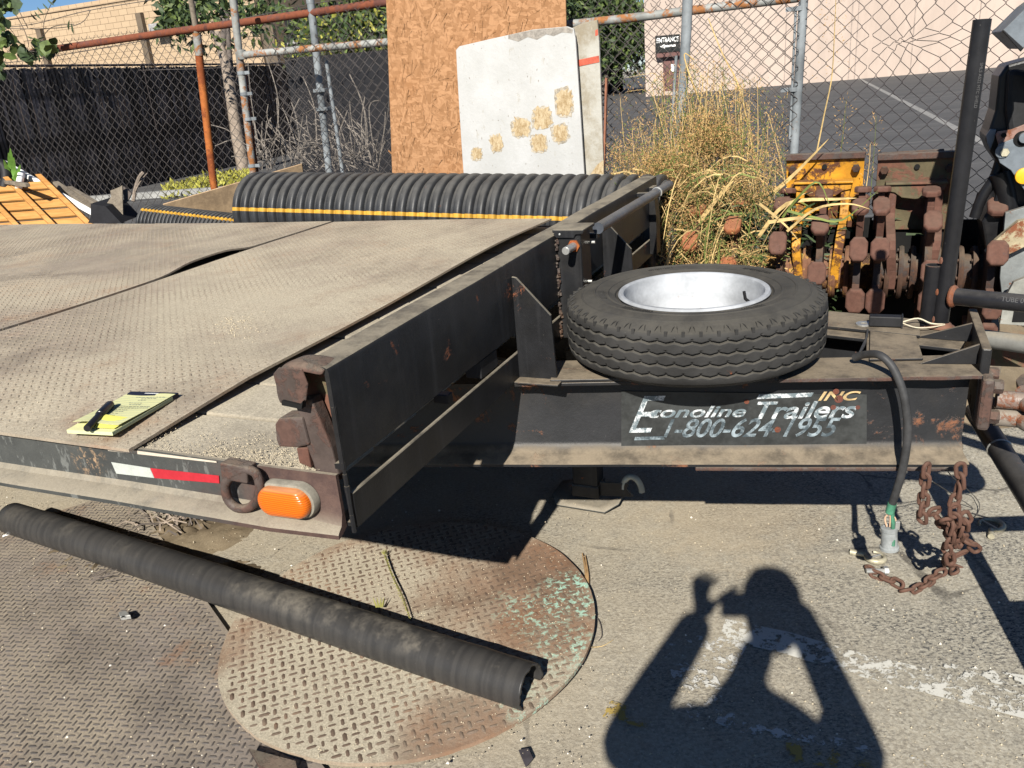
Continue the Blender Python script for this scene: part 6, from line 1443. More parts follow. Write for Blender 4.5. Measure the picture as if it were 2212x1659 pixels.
# ------------------------------------------------------------------ slatted privacy fence far left
s0, s1 = np.array([-9.3, 9.9, 0]), np.array([-4.0, 29.7, 0]); sdv = (s1-s0); SL = np.linalg.norm(sdv[:2]); sdv = sdv/SL; SH = 2.32
sf = thing('slat_fence', (s0+s1)/2, 'tall dark brown vertical slat privacy fence beyond the chain link', 'fence')
NSL = 222; mb = MB(); mb.box((0, 0, SH/2), (.058, .020, SH)); so = mb.build('slat_proto', M['slat']); so.location = (0, 0, 0); sm = mesh_of(so)
for v in sm.vertices: v.co.z = v.co.z
inv = sf.matrix_basis.inverted(); ms = []; ra = math.atan2(sdv[1], sdv[0])
for i in range(NSL):
    if i in (33, 34, 77): hh = .9
    else: hh = random.uniform(.985, 1.0)
    p = s0+sdv*(SL*(i+.5)/NSL); ms.append(inv@(Matrix.Translation(Vector((p[0], p[1], 0)))@Matrix.Rotation(ra+random.gauss(0, .16), 4, 'Z')@Matrix.Rotation(random.gauss(0, .004), 4, 'Y')@Matrix.Diagonal((1, 1, hh, 1))))
instances('slat', sm, ms, sf)
tube_t('top_rail', [s0+np.array([0, 0, SH+.02]), s1+np.array([0, 0, SH+.02])], .022, M['wiredark'], sf, 8)
bk = np.array([sdv[1], -sdv[0], 0])
mb = MB(); mb.prism([s0-bk*.10, s1-bk*.10, s1-bk*.10+np.array([0, 0, SH-.03]), s0-bk*.10+np.array([0, 0, SH-.03])], -bk*.01) 
mb.build('backing_mesh', M['slat'], sf)
for i in range(8): p = s0+sdv*SL*i/7-bk*.05; tube_t('post', [p, p+np.array([0, 0, SH+.05])], .03, M['wiredark'], sf, 8)

# ------------------------------------------------------------------ tan block building behind it
bb = thing('block_building', W(-32, 24, 0), 'tan concrete block building with a flat roof above the brown slat fence', 'building')
aB = 24.; xL, xR = -62., -18.95; zT = lambda t: 5.06+(t+31.13)/7.0*.10
mb = MB(); mb.prism([W(xL, aB+.02, 0), W(xR, aB+.02, 0), W(xR, aB+.02, 5.26), W(xL, aB+.02, 5.05)], TA*8); mb.build('wall', M['mortar'], bb)
mb = MB(); mb.box((0, 0, 0), (.398, .02, .195)); b_ = mb.build('block_proto', M['block']); b_.location = (0, 0, 0); bm_ = mesh_of(b_)
import itertools
cells = []
for r_ in range(26):
    z = 5.30-(r_+.5)*.205
    for k in range(110):
        t = xR-.25-k*.41-(.2 if r_ % 2 else 0)
        if t < xL+.3: continue
        P = W(t, aB, z); c = MW.T@(P-CAM); u, v = CX+FPX*c[0]/c[2], CY+FPX*c[1]/c[2]
        if -60 < u < 570 and -30 < v < 165: cells.append((t, z, -(abs(u-300)+abs(v-60)*2)))
        elif v >= -60 and u > -900: cells.append((t, z, -1e4-abs(u)))
cells.sort(key=lambda c: -c[2]); inv = bb.matrix_basis.inverted(); rotB = Matrix.Rotation(TROT, 4, 'Z')
instances('block', bm_, [inv@(Matrix.Translation(Vector(W(t, aB+.006+random.uniform(-.003, .003), z)))@rotB) for t, z, _ in cells[:300]], bb)
mb = MB()
for t, z, _ in cells[300:]: mb.box(W(t, aB+.006, z), (.398, .02, .195), ax=[TT, TA, [0, 0, 1]])
mb.build('block_courses', M['block'], bb, kind='stuff')
mb = MB(); mb.prism([W(xL, aB-.05, 5.06), W(xR, aB-.05, 5.27), W(xR, aB-.05, 5.31), W(xL, aB-.05, 5.10)], TA*.3); mb.build('roof_edge', M['mortar'], bb)
for (u, v0, v1) in ((84, 62, 170), (300, 28, 170), (578, 55, 170)):
    p = LOC(PA(u, v0, aB-.1)); p2 = LOC(PA(u+ (34 if u < 500 else 40), v1, aB-.1)); mb = MB(); mb.box(W(p[0], aB-.10, p[2]/2), (.26 if u < 500 else .5, .16, p[2]), ax=[TT, TA, [0, 0, 1]]); mb.build('pilaster', M['pilaster'], bb)
c = PA(342, 62, aB-.3); mb = MB(); mb.box(c, (.55, .4, .35), ax=[TT, TA, [0, 0, 1]]); mb.build('wall_lamp_box', M['roofmetal'], bb, bevel=.04)
c = PA(470, -3, aB+1); mb = MB(); mb.box(c+np.array([0, 0, .5]), (1.2, 1., 1.0), ax=[TT, TA, [0, 0, 1]]); mb.build('roof_unit', M['roofmetal'], bb)
# open bay to its right, a solid block with its inside shade painted on
by = thing('open_bay', W(-15, 25.5, 0), 'dark open loading bay with a grey awning rail right of the tan building', 'building')
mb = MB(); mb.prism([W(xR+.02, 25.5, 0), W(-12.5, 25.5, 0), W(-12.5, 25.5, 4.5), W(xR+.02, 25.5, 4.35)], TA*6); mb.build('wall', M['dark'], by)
mb = MB(); e0, e1 = PA(615, 98, 24.6), PA(835, 62, 24.6); mb.prism([e0, e1, e1+np.array([0, 0, .12]), e0+np.array([0, 0, .12])], TA*1.0); mb.build('awning_rail', M['roofmetal'], by)
mb = MB(); e0, e1 = PA(690, 108, 12), PA(840, 96, 12); mb.prism([e0, e1, e1+np.array([0, 0, .10]), e0+np.array([0, 0, .06])], TA*.5); o = mb.build('trailer_roof_edge', M['roofmetal'])
e0, e1 = PA(612, 113, 12.1), PA(1040, 77, 12.1); mb2 = MB(); mb2.prism([np.array([e0[0], e0[1], 0]), np.array([e1[0], e1[1], 0]), e1-np.array([0, 0, .1]), e0-np.array([0, 0, .1])], TA*2.4); ct = thing('dark_container', (e0+e1)/2*np.array([1, 1, 0]), 'dark box trailer body with a pale roof edge behind the chain link', 'container'); mb2.build('body', M['dark'], ct)
I_ = np.array(ct.matrix_basis.inverted()); o.parent = ct; ol = o.location.copy(); o.location = ol-ct.location
# ------------------------------------------------------------------ pink building right
pb_ = thing('pink_building', (22, 45, 0), 'long pale pink stucco building across the parking lot with a brown door', 'building')
cl = GZ(1395, 204, 0); xc = cl[0]*45/cl[1]
mb = MB(); mb.prism([(xc, 45, 0), (60, 45, 0), (60, 45, 9), (xc, 45, 9)], (3.2, 14, 0)); mb.build('wall', M['pink'], pb_)
def pw(u, v): q_ = ray(u, v); k = (44.98)/q_[1]; return CAM+q_*k
def wbox(name, u0, v0, u1, v1, mat, th=.05, root=None):
    p, q_ = pw(u0, v0), pw(u1, v1); mb = MB(); mb.box(((p[0]+q_[0])/2, 44.98-th/2, (p[2]+q_[2])/2), (abs(q_[0]-p[0]), th, abs(p[2]-q_[2]))); return mb.build(name, mat, root or pb_, bevel=.005)
wbox('door', 1432, 119, 1470, 198, M['maroon'], .06)
wbox('door_notice', 1449, 139, 1458, 154, M['white'], .08)
wbox('door_sill', 1428, 198, 1474, 204, M['pink'], .3)
mb = MB(); mb.box(((xc+60)/2-.05, 44.96, 5.6), (60-xc, .06, .7)); mb.build('parapet_band', M['maroon'], pb_)
for (u0, u1, v1) in ((1700, 1694, 180), (1980, 1966, 158), (1845, 1833, 165), (1853, 1846, 164), (2110, 2104, 150), (1560, 1562, 190)):
    p, q_ = pw(u0, 0), pw(u1, v1); mb = MB(); mb.box((q_[0], 44.985, 4.5), (.05, .01, 9)); mb.build('stucco_joint', M['pinkjoint'], pb_)
sg = thing('entrance_sign', pw(1438, 105), 'black ENTRANCE sign with a white arrow pointing left on the pink wall', 'sign')
pA_, pB_ = pw(1415, 78), pw(1468, 110)
mb = MB(); mb.box(((pA_[0]+pB_[0])/2, 44.93, (pA_[2]+pB_[2])/2), (pB_[0]-pA_[0], .06, pA_[2]-pB_[2])); mb.build('sign_panel', M['signblack'], sg)
def flat(body, p, wdt, h, mat, root):
    V, F, (x0, x1, y0, y1) = text('t', body, 0, 0, 0, 0, mat, 0, bold=.02); mb = MB(); mb.add([(p[0]+(q_[0]-x0)/(x1-x0)*wdt, 44.895, p[2]+(q_[1]-y0)/(y1-y0)*h) for q_ in V], F); return mb.build('lettering', mat, root)
ww = pB_[0]-pA_[0]; flat('ENTRANCE', np.array([pA_[0]+ww*.05, 0, pA_[2]-.34]), ww*.9, .24, M['white'], sg)
mb = MB(); ax0 = pA_[0]+ww*.18; zz = pA_[2]-.52; mb.prism([(ax0, 44.895, zz), (ax0+.25, 44.895, zz+.11), (ax0+.25, 44.895, zz+.045), (ax0+.8, 44.895, zz+.045), (ax0+.8, 44.895, zz-.045), (ax0+.25, 44.895, zz-.045), (ax0+.25, 44.895, zz-.11)], (0, -.004, 0)); mb.build('arrow', M['white'], sg)
mb = MB(); mb.box(((pA_[0]+pB_[0])/2, 44.8, pB_[2]-.14), (ww*.98, .3, .2)); mb.build('sign_ledge', M['maroon'], sg)
# neighbour behind the white boards, its shade painted as a near-black wall
nb2 = thing('shaded_building', (3, 60, 0), 'dark shaded building and doorway glimpsed left of the pink wall', 'building')
q0_, q1_ = GZ(1180, 222, 0), GZ(1385, 205, 0); k0, k1 = q0_*58/q0_[1], q1_*58/q1_[1]
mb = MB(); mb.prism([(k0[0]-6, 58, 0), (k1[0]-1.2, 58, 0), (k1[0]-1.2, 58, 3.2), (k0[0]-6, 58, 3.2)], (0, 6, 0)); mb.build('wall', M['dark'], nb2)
mb = MB(); e = DEP(1238, 40, 57); mb.prism([(e[0]-9, 57, 3), (e[0]+.9, 57, 3), (e[0]+.9, 57, 8.2), (e[0]-9, 57, 8.2)], (0, 5, 0)); mb.build('upper_wall', M['maroon'], nb2)
# ------------------------------------------------------------------ trees
def leafmesh(mat, L=.07, Wd=.03, name='leaf_proto'):
    mb = MB(); mb.add([(0, 0, 0), (L*.35, Wd*.5, .004), (L*.75, Wd*.38, 0), (L, 0, -.006), (L*.75, -Wd*.38, 0), (L*.35, -Wd*.5, .004), (L*.4, 0, -.006)], [(0, 6, 1), (1, 6, 2), (2, 6, 3), (3, 6, 4), (4, 6, 5), (5, 6, 0)]); o = mb.build(name, mat); o.location = (0, 0, 0); return mesh_of(o)
def leafcloud(name, P, Lr, mat, root, droop=.3):
    N = len(P); P = np.array(P); d = rng.normal(size=(N, 3)); d[:, 2] -= droop; d /= np.linalg.norm(d, axis=1)[:, None]; s = np.cross(d, rng.normal(size=(N, 3))); s /= np.linalg.norm(s, axis=1)[:, None]; L = (Lr*(.6+.8*rng.random(N)))[:, None]
    V = np.stack([P, P+d*L*.45-s*L*.2, P+d*L, P+d*L*.45+s*L*.2], 1).reshape(-1, 3); return npmesh(name, V, np.arange(N*4).reshape(-1, 4), mat, root, kind='stuff')
tr = thing('tree', GZ(526, 372), 'slender pale trunked tree with several thin limbs and feathery leaves above the slat fence', 'tree')
DT = 17.0
def DP(u, v, d=DT): return DEP(u, v, d)
def limb(pts, r0, r1, mat, root, d=DT, name='limb'):
    S = smoothpath([DP(u, v, d) for u, v in pts], 5); mb = MB(); mb.tube(S, np.linspace(r0, r1, len(S)), 10); return mb.build(name, mat, root, smooth=True)
tb_ = GZ(527, 374); dT = float((MW.T@(tb_-CAM))[2])
limb([(529, 376), (512, 290), (498, 200), (488, 140), (476, 100), (470, 70)], .145, .085, M['bark'], tr, dT, 'trunk')
for pts, r0, r1, m in (([(484, 135), (470, 90), (452, 60), (436, 35), (420, 0)], .07, .04, M['barkdark']), ([(478, 105), (486, 60), (480, 20), (478, -30)], .085, .05, M['barkdark']), ([(490, 150), (478, 110), (462, 98)], .05, .03, M['bark']), ([(520, 320), (508, 220), (497, 130), (492, 60), (485, -20)], .07, .045, M['barkdark']), ([(515, 180), (516, 100), (514, 40), (526, -20)], .05, .035, M['barkdark']), ([(476, 60), (500, 20), (520, -30)], .035, .02, M['barkdark'])): limb(pts, r0, r1, m, tr, dT)
random.seed(4); Pd, Pg = [], []
for (u0, v0, su, sv, n) in ((375, 18, 18, 24, 330), (402, 55, 20, 18, 220), (356, 55, 8, 16, 70), (440, 14, 40, 18, 260), (470, 50, 30, 30, 110), (545, 30, 20, 20, 150), (600, 22, 20, 12, 120), (560, 60, 14, 12, 50), (500, 4, 50, 14, 160)):
    for q in range(n):
        (Pg if random.random() < .45 else Pd).append(DP(random.gauss(u0, su), random.gauss(v0, sv), dT-3+random.gauss(0, .7)))
leafcloud('leaves', Pd, .16, M['leafdark'], tr); leafcloud('leaves', Pg, .16, M['leaf'], tr)
bt = thing('tree', DEP(780, 140, 21)*np.array([1, 1, 0]), 'bushy yellow-green tree over the dark bay, left of the strand board', 'tree'); Pd, Pg, Pk = [], [], []
for (u0, v0, su, sv, n) in ((740, 75, 50, 30, 2600), (790, 50, 34, 36, 1900), (690, 95, 30, 22, 900), (815, 90, 24, 20, 700), (660, 120, 16, 12, 260)):
    for q in range(n):
        p = DEP(random.gauss(u0, su), random.gauss(v0, sv), 21+random.gauss(0, .9)); c = random.random(); (Pg if c < .42 else Pd if c < .8 else Pk).append(p)
leafcloud('leaves', Pd, .20, M['leafdark'], bt); leafcloud('leaves', Pg, .20, M['leaf'], bt); leafcloud('leaves', Pk, .18, M['leafyellow'], bt)
bp = DEP(790, 140, 21)
mb = MB(); mb.tube([np.array([bp[0], bp[1], 0]), DEP(800, 100, 21), DEP(790, 30, 21), DEP(780, -20, 21)], [.14, .11, .08, .06], 10); mb.build('trunk', M['bark'], bt, smooth=True)
ft = thing('tree', (7.2, 52, 0), 'large dark leafy tree between the shaded building and the pink wall', 'tree'); Pd, Pg = [], []
for (u0, v0, su, sv, n) in ((1290, 20, 40, 18, 2600), (1345, 40, 26, 28, 1900), (1250, 0, 30, 18, 900), (1330, 95, 40, 22, 1300), (1380, 75, 22, 26, 700), (1300, 130, 50, 24, 900)):
    for q in range(n):
        p = DEP(random.gauss(u0, su), random.gauss(v0, sv), 50+random.gauss(0, 1.5)); (Pg if random.random() < .35 else Pd).append(p)
leafcloud('leaves', Pd, .42, M['leafdark'], ft); leafcloud('leaves', Pg, .40, M['leaf'], ft)
e = DEP(1300, 200, 50); mb = MB(); mb.tube([np.array([e[0], e[1], 0]), DEP(1310, 120, 50), DEP(1325, 20, 50)], [.35, .28, .15], 10); mb.build('trunk', M['barkdark'], ft, smooth=True)
# leaf litter strip on the verge
Pl = []
for q in range(3600):
    u = random.uniform(355, 540); vc = 415-(u-355)*.20; v = random.gauss(vc, 6+(u-355)*.03)
    if v < 372: v = 372+random.random()*6
    Pl.append(GZ(u, v, .03))
o = leafcloud('leaf_litter', Pl, .10, M['leafyellow'], None, 0); o['label'] = 'strip of fallen yellow-green leaves on the verge under the slender tree'; o['category'] = 'leaves'
kb = MB(); k0, k1 = GZ(200, 437), GZ(470, 418); dk_ = (k1-k0)/np.linalg.norm(k1-k0); kb.box((k0+k1)/2+np.array([0, 0, .05]), (np.linalg.norm(k1-k0)*2, .15, .12), ax=[dk_, np.cross([0, 0, 1], dk_), [0, 0, 1]]); o = kb.build('kerb', simple('concrete_kerb', (.25, .25, .24), .9), kind='structure')
# bare tangle of twigs behind the fence
tw = thing('bare_shrub', PA(640, 330, 5.2)*np.array([1, 1, 0]), 'leafless grey twiggy shrub behind the grey fence posts', 'shrub'); mb = MB(); random.seed(12)
for k in range(120):
    u0, v0 = random.uniform(540, 820), random.uniform(330, 372); u1, v1 = u0+random.gauss(-10, 50), v0-abs(random.gauss(60, 60)); a = random.uniform(4.6, 6.5)
    m = ((u0+u1)/2+random.gauss(0, 12), (v0+v1)/2+random.gauss(-10, 10)); mb.tube(smoothpath([PA(u0, v0, a), PA(*m, a), PA(u1, v1, a)], 4), [.005]*9, 3)
mb.build('twigs', simple('grey_twig', (.16, .14, .12), .9), tw, kind='stuff')
# ------------------------------------------------------------------ vine at the top left
vn = thing('vine', PA(-30, 150, 3.3)*np.array([1, 1, 0]), 'big leaved green vine hanging over the rusty fence at the left edge', 'vine'); random.seed(31)
for mt, n, seed in ((M['leaf'], 70, 1), (M['leafdark'], 90, 2)):
    lm = leafmesh(mt, .085, .075); ms = []; inv = vn.matrix_basis.inverted()
    for k in range(n):
        u, v = random.choice(((10, 85, 30, 40), (0, 40, 24, 30), (60, 125, 22, 16), (-15, 130, 22, 26), (100, 105, 18, 14), (20, 20, 22, 14))) [:2], None
        c0 = random.choice(((12, 95, 26, 34), (-5, 40, 18, 26), (62, 122, 22, 14), (-10, 135, 20, 22), (100, 108, 16, 10), (15, 10, 18, 12))); uu, vv = random.gauss(c0[0], c0[2]*.6), random.gauss(c0[1], c0[3]*.6)
        p = PA(uu, vv, 3.35+random.gauss(0, .12)); rot = Matrix.Rotation(random.uniform(0, 6.28), 4, 'Z')@Matrix.Rotation(random.uniform(.3, 1.9), 4, 'Y')@Matrix.Rotation(random.uniform(0, 6.28), 4, 'X'); s = random.uniform(.45, 1.25)
        ms.append(inv@(Matrix.Translation(Vector(p))@rot@Matrix.Diagonal((s, s, s, 1))))
    instances('leaf', lm, ms, vn)
mb = MB()
for pts in ([(-40, 160), (10, 120), (60, 110), (110, 120)], [(-30, 10), (20, 60), (50, 100), (90, 128)], [(10, -10), (50, 60), (62, 95)], [(92, 90), (96, 45), (110, 10), (122, -6)], [(80, 100), (110, 60), (160, 52)], [(60, 60), (40, 20), (34, -8)]): mb.tube(smoothpath([PA(u, v, 3.4) for u, v in pts], 5), .0028, 4)
mb.build('stems', M['barkdark'], vn, smooth=True)
lm = leafmesh(M['leafdark'], .075, .017); ms = []; inv = vn.matrix_basis.inverted()
for (u, v, a) in ((88, 22, 2.4), (100, 14, 2.4), (110, 4, 2.5), (82, 32, 2.3), (74, 36, 2.4), (120, 3, .6), (90, 84, .2), (66, 80, 2.9), (150, 55, 1.2), (158, 62, 1.6)): ms.append(inv@(Matrix.Translation(Vector(PA(u, v, 3.4)))@Matrix.Rotation(TROT, 4, 'Z')@Matrix.Rotation(-a, 4, 'Y')))
instances('leaf', lm, ms, vn)
# ------------------------------------------------------------------ junk pile beyond the far left of the bed
def board3(name, p, q, w_, th, mat, label, cat='board', up=None, root=None, bevel=.002):
    p, q = np.array(p), np.array(q); d = q-p; L = np.linalg.norm(d); d /= L; upv = np.array(up if up is not None else [0, 0, 1.]); s = np.cross(upv, d); s /= np.linalg.norm(s); n = np.cross(d, s); mb = MB(); mb.box((p+q)/2, (L, w_, th), ax=[d, s, n]); o = mb.build(name, mat, root, bevel=bevel)
    if label: tag(o, label, cat)
    return o
DPL = 5.6
pc_ = [DEP(-40, 402, DPL), DEP(104, 391, DPL), DEP(194, 478, DPL-.22), DEP(14, 500, DPL-.22)]
eu = pc_[1]-pc_[0]; eu /= np.linalg.norm(eu); ev = pc_[2]-pc_[1]; ev = ev-eu*(ev@eu)*.0; ev /= np.linalg.norm(ev); en = np.cross(eu, ev); en /= np.linalg.norm(en)
if en@(CAM-pc_[1]) < 0: en = -en
pl_ = thing('pallet', pc_[1]*np.array([1, 1, 0]), 'orange-brown wooden pallet tipped up on the junk pile at the left', 'pallet')
c_ = pc_[1]
for k in range(8):
    w_ = .098; m_ = c_+ev*(.055+k*.125); mb = MB(); mb.box(m_-eu*.48, (.98, w_, .016), ax=[eu, ev, en]); mb.build('deck_board', M['palletwood'], pl_, bevel=.002)
for s in (.03, .255, .48, .705):
    mb = MB(); mb.box(c_-eu*s+ev*.46+en*.028, (.042, .98, .045), ax=[eu, ev, en]); mb.build('stringer', M['palletwood'], pl_, bevel=.003)
Z5 = 5.4
for (a, b, w_, th, m, lab) in (((10, 352), (250, 488), .04, .04, M['white'], 'long white painted wooden rail sloping down behind the pallet'), ((120, 395), (240, 478), .07, .03, M['greywood'], 'split grey board lying under the white rail'), ((-20, 388), (60, 400), .05, .03, M['greywood'], 'weathered grey board end above the pallet'), ((150, 405), (226, 450), .06, .025, M['greywood'], 'grey splintered plank propped across the junk pile')):
    board3('loose_board', DEP(*a, Z5+.4), DEP(*b, Z5-.1), w_*.55, th*.8, m, lab)
mb = MB(); P = [DEP(u, v, 5.3) for u, v in ((264, 400), (266, 482), (222, 482), (224, 450), (240, 425), (238, 412), (258, 404))]; mb.prism(P, (0, .016, 0)); o = mb.build('loose_board', M['greywood']); tag(o, 'upright weathered plywood offcut with a pointed top beside the small corrugated pipe', 'board')
mb = MB(); P = [DEP(u, v, 5.35) for u, v in ((266, 402), (284, 418), (276, 434), (268, 440))]; mb.prism(P, (0, .02, 0)); o = mb.build('loose_board', M['barkdark']); tag(o, 'small dark board scrap behind the pointed plywood offcut', 'board')
mb = MB(); P = [DEP(u, v, 5.2) for u, v in ((196, 440), (228, 446), (262, 482), (190, 482), (196, 468))]; mb.prism(P, (0, .3, 0)); o = mb.build('crate_box', M['dark']); tag(o, 'dark open box on the junk pile right of the pallet', 'crate')
tubeP = [DEP(40, 405, 5.5), DEP(47, 372, 5.6)]; mb = MB(); mb.tube(tubeP, .022, 14); o = mb.build('white_tube', M['white'], smooth=True); tag(o, 'short white plastic tube standing behind the pallet', 'tube')
mb = MB(); mb.tube(smoothpath([DEP(-10, 352, 5.6), DEP(8, 358, 5.6), DEP(14, 380, 5.6), DEP(10, 405, 5.6)]), .035, 12); o = mb.build('black_hose', M['blackrubber'], smooth=True); tag(o, 'thick black hose bend at the far left behind the pallet', 'hose')
plc = thing('corn_plant', DEP(24, 400, 5.6)*np.array([1, 1, 0]), 'bright green leafy plant growing behind the pallet', 'plant'); S = []
for (u, v) in ((18, 330), (30, 340), (44, 356), (8, 345), (36, 372), (22, 320)): S.append((smoothpath([DEP(22, 405, 5.6), DEP((22+u)/2+3, (405+v)/2, 5.6), DEP(u, v, 5.5)], 4), .05))
blades('leaves', S, simple('bright_green_blade', (.11, .22, .04), .5), plc, kind=None)
mb = MB(); 
for (u, v) in ((290, 440), (296, 400), (292, 378)): pass
mb.tube(smoothpath([DEP(288, 435, 5.6), DEP(292, 410, 5.6), DEP(300, 385, 5.6), DEP(310, 372, 5.6)]), .012, 6); mb.tube(smoothpath([DEP(290, 420, 5.6), DEP(302, 395, 5.6), DEP(318, 375, 5.7)]), .006, 5); o = mb.build('broken_branch', M['bark'], smooth=True); tag(o, 'pale broken branch standing beside the small corrugated pipe', 'branch')
# mound that carries the junk
pm = LOC(DEP(120, 470, 5.6)); heap('dirt', DEP(110, 470, 5.8)[0], DEP(110, 470, 5.8)[1], 1.3, 1.0, .62, M['dirt'], 'mound of earth and rubble under the pallet', 12)

# ------------------------------------------------------------------ small things on the near ground
def twig(name, us, r, mat, label, cat='twig', z=.03, seg=6):
    S = smoothpath([GZ(u, v, z) for u, v in us], 4); mb = MB(); mb.tube(S, np.linspace(r, r*.5, len(S)), seg); o = mb.build(name, mat, smooth=True); tag(o, label, cat); return o
twig('grass_stem', [(832, 1200), (846, 1240), (870, 1290), (886, 1338)], .0035, simple('olive_stem', (.12, .11, .04), .8), 'thin dark green grass stem lying across the round plate', 'grass stem', .040)
S = []; random.seed(2)
for k in range(26): f = k/25; p = GZ(832+54*f, 1200+138*f+6*math.sin(f*3), .044); S.append(([p, p+np.array([random.uniform(-.008, .008), random.uniform(0, .008), .004])], .004))
for k in range(12): p = GZ(830, 1198, .044); S.append(([p, p+np.array([random.uniform(-.02, .01), random.uniform(.0, .03), random.uniform(0, .012)])], .004))
o = blades('grass_tuft', S+[([GZ(818+d, 1312, .04), GZ(814+d*2.2, 1290, .06)], .007) for d in (-4, 0, 4, 7)], simple('olive_blade', (.22, .21, .06), .8)); o['label'] = 'little olive grass tufts on the round plate by the split pipe'; o['category'] = 'grass tuft'
mb = MB()
for us in (([(1258, 1195), (1266, 1240), (1268, 1282)]), ([(1264, 1200), (1270, 1245), (1267, 1280)])): mb.tube(smoothpath([GZ(u, v, .012) for u, v in us], 4), np.linspace(.002, .0065, 9), 6)
o = mb.build('dry_leaf_stalk', simple('brown_stalk', (.30, .19, .09), .8), smooth=True); tag(o, 'split dry brown stalk lying beside the right edge of the round plate', 'twig')
twig('dead_root', [(1285, 1330), (1296, 1345), (1300, 1372), (1292, 1385)], .0016, M['barkdark'], 'wispy dark root on the asphalt right of the round plate', z=.008)
twig('grass_stem', [(1270, 1398), (1300, 1396), (1325, 1382)], .0012, M['straw'], 'pale curved straw on the asphalt right of the round plate', 'grass stem', .006)
mb = MB(); mb.prism([GZ(u, v, .012) for u, v in ((1120, 1622), (1142, 1618), (1152, 1640), (1136, 1659))], (0, 0, .004)); o = mb.build('asphalt_chip', simple('dark_chip', (.045, .04, .045), .7), bevel=.001); tag(o, 'small dark triangular chip on the asphalt below the round plate', 'chip')
mb = MB(); mb.prism([GZ(u, v, .03) for u, v in ((258, 1330), (274, 1327), (284, 1337), (262, 1340))], (0, 0, .014)); o = mb.build('metal_tag', M['bolt'], bevel=.001); tag(o, 'small metal tag with a hole lying on the rectangular ground plate', 'tag')
mb = MB(); mb.lathe([(0, .001), (.005, .001)], GZ(265, 1333, .045), n=12); mb.build('tag_hole', M['void'], o)
mb = MB(); mb.prism([GZ(u, v, .01) for u, v in ((4, 1146), (28, 1140), (38, 1150), (6, 1162))], (0, 0, .003)); o = mb.build('paper_scrap', M['white']); tag(o, 'crumpled pale scrap of plastic by the left end of the split pipe', 'paper scrap')
dl = thing('leaf_debris', GZ(370, 1120), 'tangle of dead stalks and dark strips on the dirt under the trailer edge', 'debris'); S1, S2 = [], []; random.seed(8)
for k in range(46):
    u, v = random.gauss(370, 30), random.gauss(1125, 12); p = GZ(u, v, .03); an = random.gauss(2.2, .8); L = random.uniform(.04, .16); d_ = np.array([math.cos(an), math.sin(an), random.uniform(-.1, .25)])*L; (S1 if k % 2 else S2).append(([p, p+d_*.5+np.array([0, 0, .02]), p+d_], random.uniform(.003, .009)))
blades('dead_stalks', S1, M['bark'], dl); blades('dark_strips', S2, M['barkdark'], dl)
S = []
for k in range(14): p = GZ(random.gauss(205, 12), random.gauss(1248, 5), .03); an = random.uniform(-.4, .9); d_ = np.array([math.cos(an), math.sin(an), .1])*random.uniform(.03, .1); S.append(([p, p+d_], .004))
o = blades('dead_twigs', S, M['barkdark']); o['label'] = 'few dead twigs on the dirt below the middle of the split pipe'; o['category'] = 'twigs'
for (u, v, m, lab) in ((262, 1278-1079+1050-48, None, ''),):
    pass
def ggr():
    while True:
        u, v = random.uniform(-40, 2250), random.uniform(1010, 1690); P = GZ(u, v, 0)
        if random.random() < .65 or u < 1300: return P+np.array([0, 0, .001 if u > 1280 else .014])
crumbs('gravel', 5200, ggr, .0006, .0036, M['sandstone'], 'fine loose grit scattered over the yard floor')
crumbs('gravel', 260, ggr, .0015, .0052, M['stonewhite'], 'scattered pale pebbles on the yard floor')
def gdk():
    r_ = DR*math.sqrt(random.random()); a = random.uniform(0, 6.28); x, y = DC[0]+r_*math.cos(a), DC[1]+r_*math.sin(a); return np.array([x, y, float(dz(x, y))])
crumbs('sand_grit', 2600, gdk, .0007, .0028, M['sandstone'], 'sand grit lying on the round tread plate')
def gtd():
    while True:
        t, a = random.uniform(-4.5, -.5), 2.35*random.random()**1.4
        return W(t, a, float(zd(t, a))+.001)
crumbs('sand_grit', 1500, gtd, .0006, .0022, M['sandstone'], 'sand grit sprinkled over the deck plates')

# ------------------------------------------------------------------ the photographer, whose shadow falls on the ground
pe_ = thing('person', (.02, -.32, 0), 'person in dark clothes standing behind the camera, holding a phone up with both hands', 'person')
def skin(name, verts, edges, radii, mat, root, sub=2, rootv=0):
    me = bpy.data.meshes.new(name); o = bpy.data.objects.new(name, me); col.objects.link(o); I = np.array(root.matrix_basis.inverted()); V = np.array(verts)@I[:3, :3].T+I[:3, 3]
    me.from_pydata([tuple(v) for v in V], edges, []); o.parent = root; m = o.modifiers.new('skin', 'SKIN'); sv = me.skin_vertices[0].data
    for i, r in enumerate(radii): sv[i].radius = (r, r) if not hasattr(r, '__len__') else r
    for i in range(len(verts)): sv[i].use_root = (i == rootv)
    m.use_smooth_shade = True; s = o.modifiers.new('sub', 'SUBSURF'); s.levels = sub; s.render_levels = sub; me.materials.append(mat); return o
Y0 = -.30
bodyv = [(.02, Y0, .98), (.02, Y0, 1.10), (.0, Y0, 1.20), (-.03, Y0, 1.29), (-.045, Y0+.02, 1.43), (.01, Y0+.04, 1.54),
         (-.21, Y0, 1.33), (-.31, Y0+.15, 1.20), (-.100, Y0+.235, 1.50), (.12, Y0, 1.275), (.285, Y0+.20, 1.10), (.155, Y0+.20, 1.53),
         (-.09, Y0, .90), (-.11, Y0+.01, .50), (-.12, Y0, .09), (.13, Y0, .90), (.15, Y0+.01, .50), (.16, Y0, .09), (-.12, Y0+.14, .04), (.16, Y0+.14, .04)]
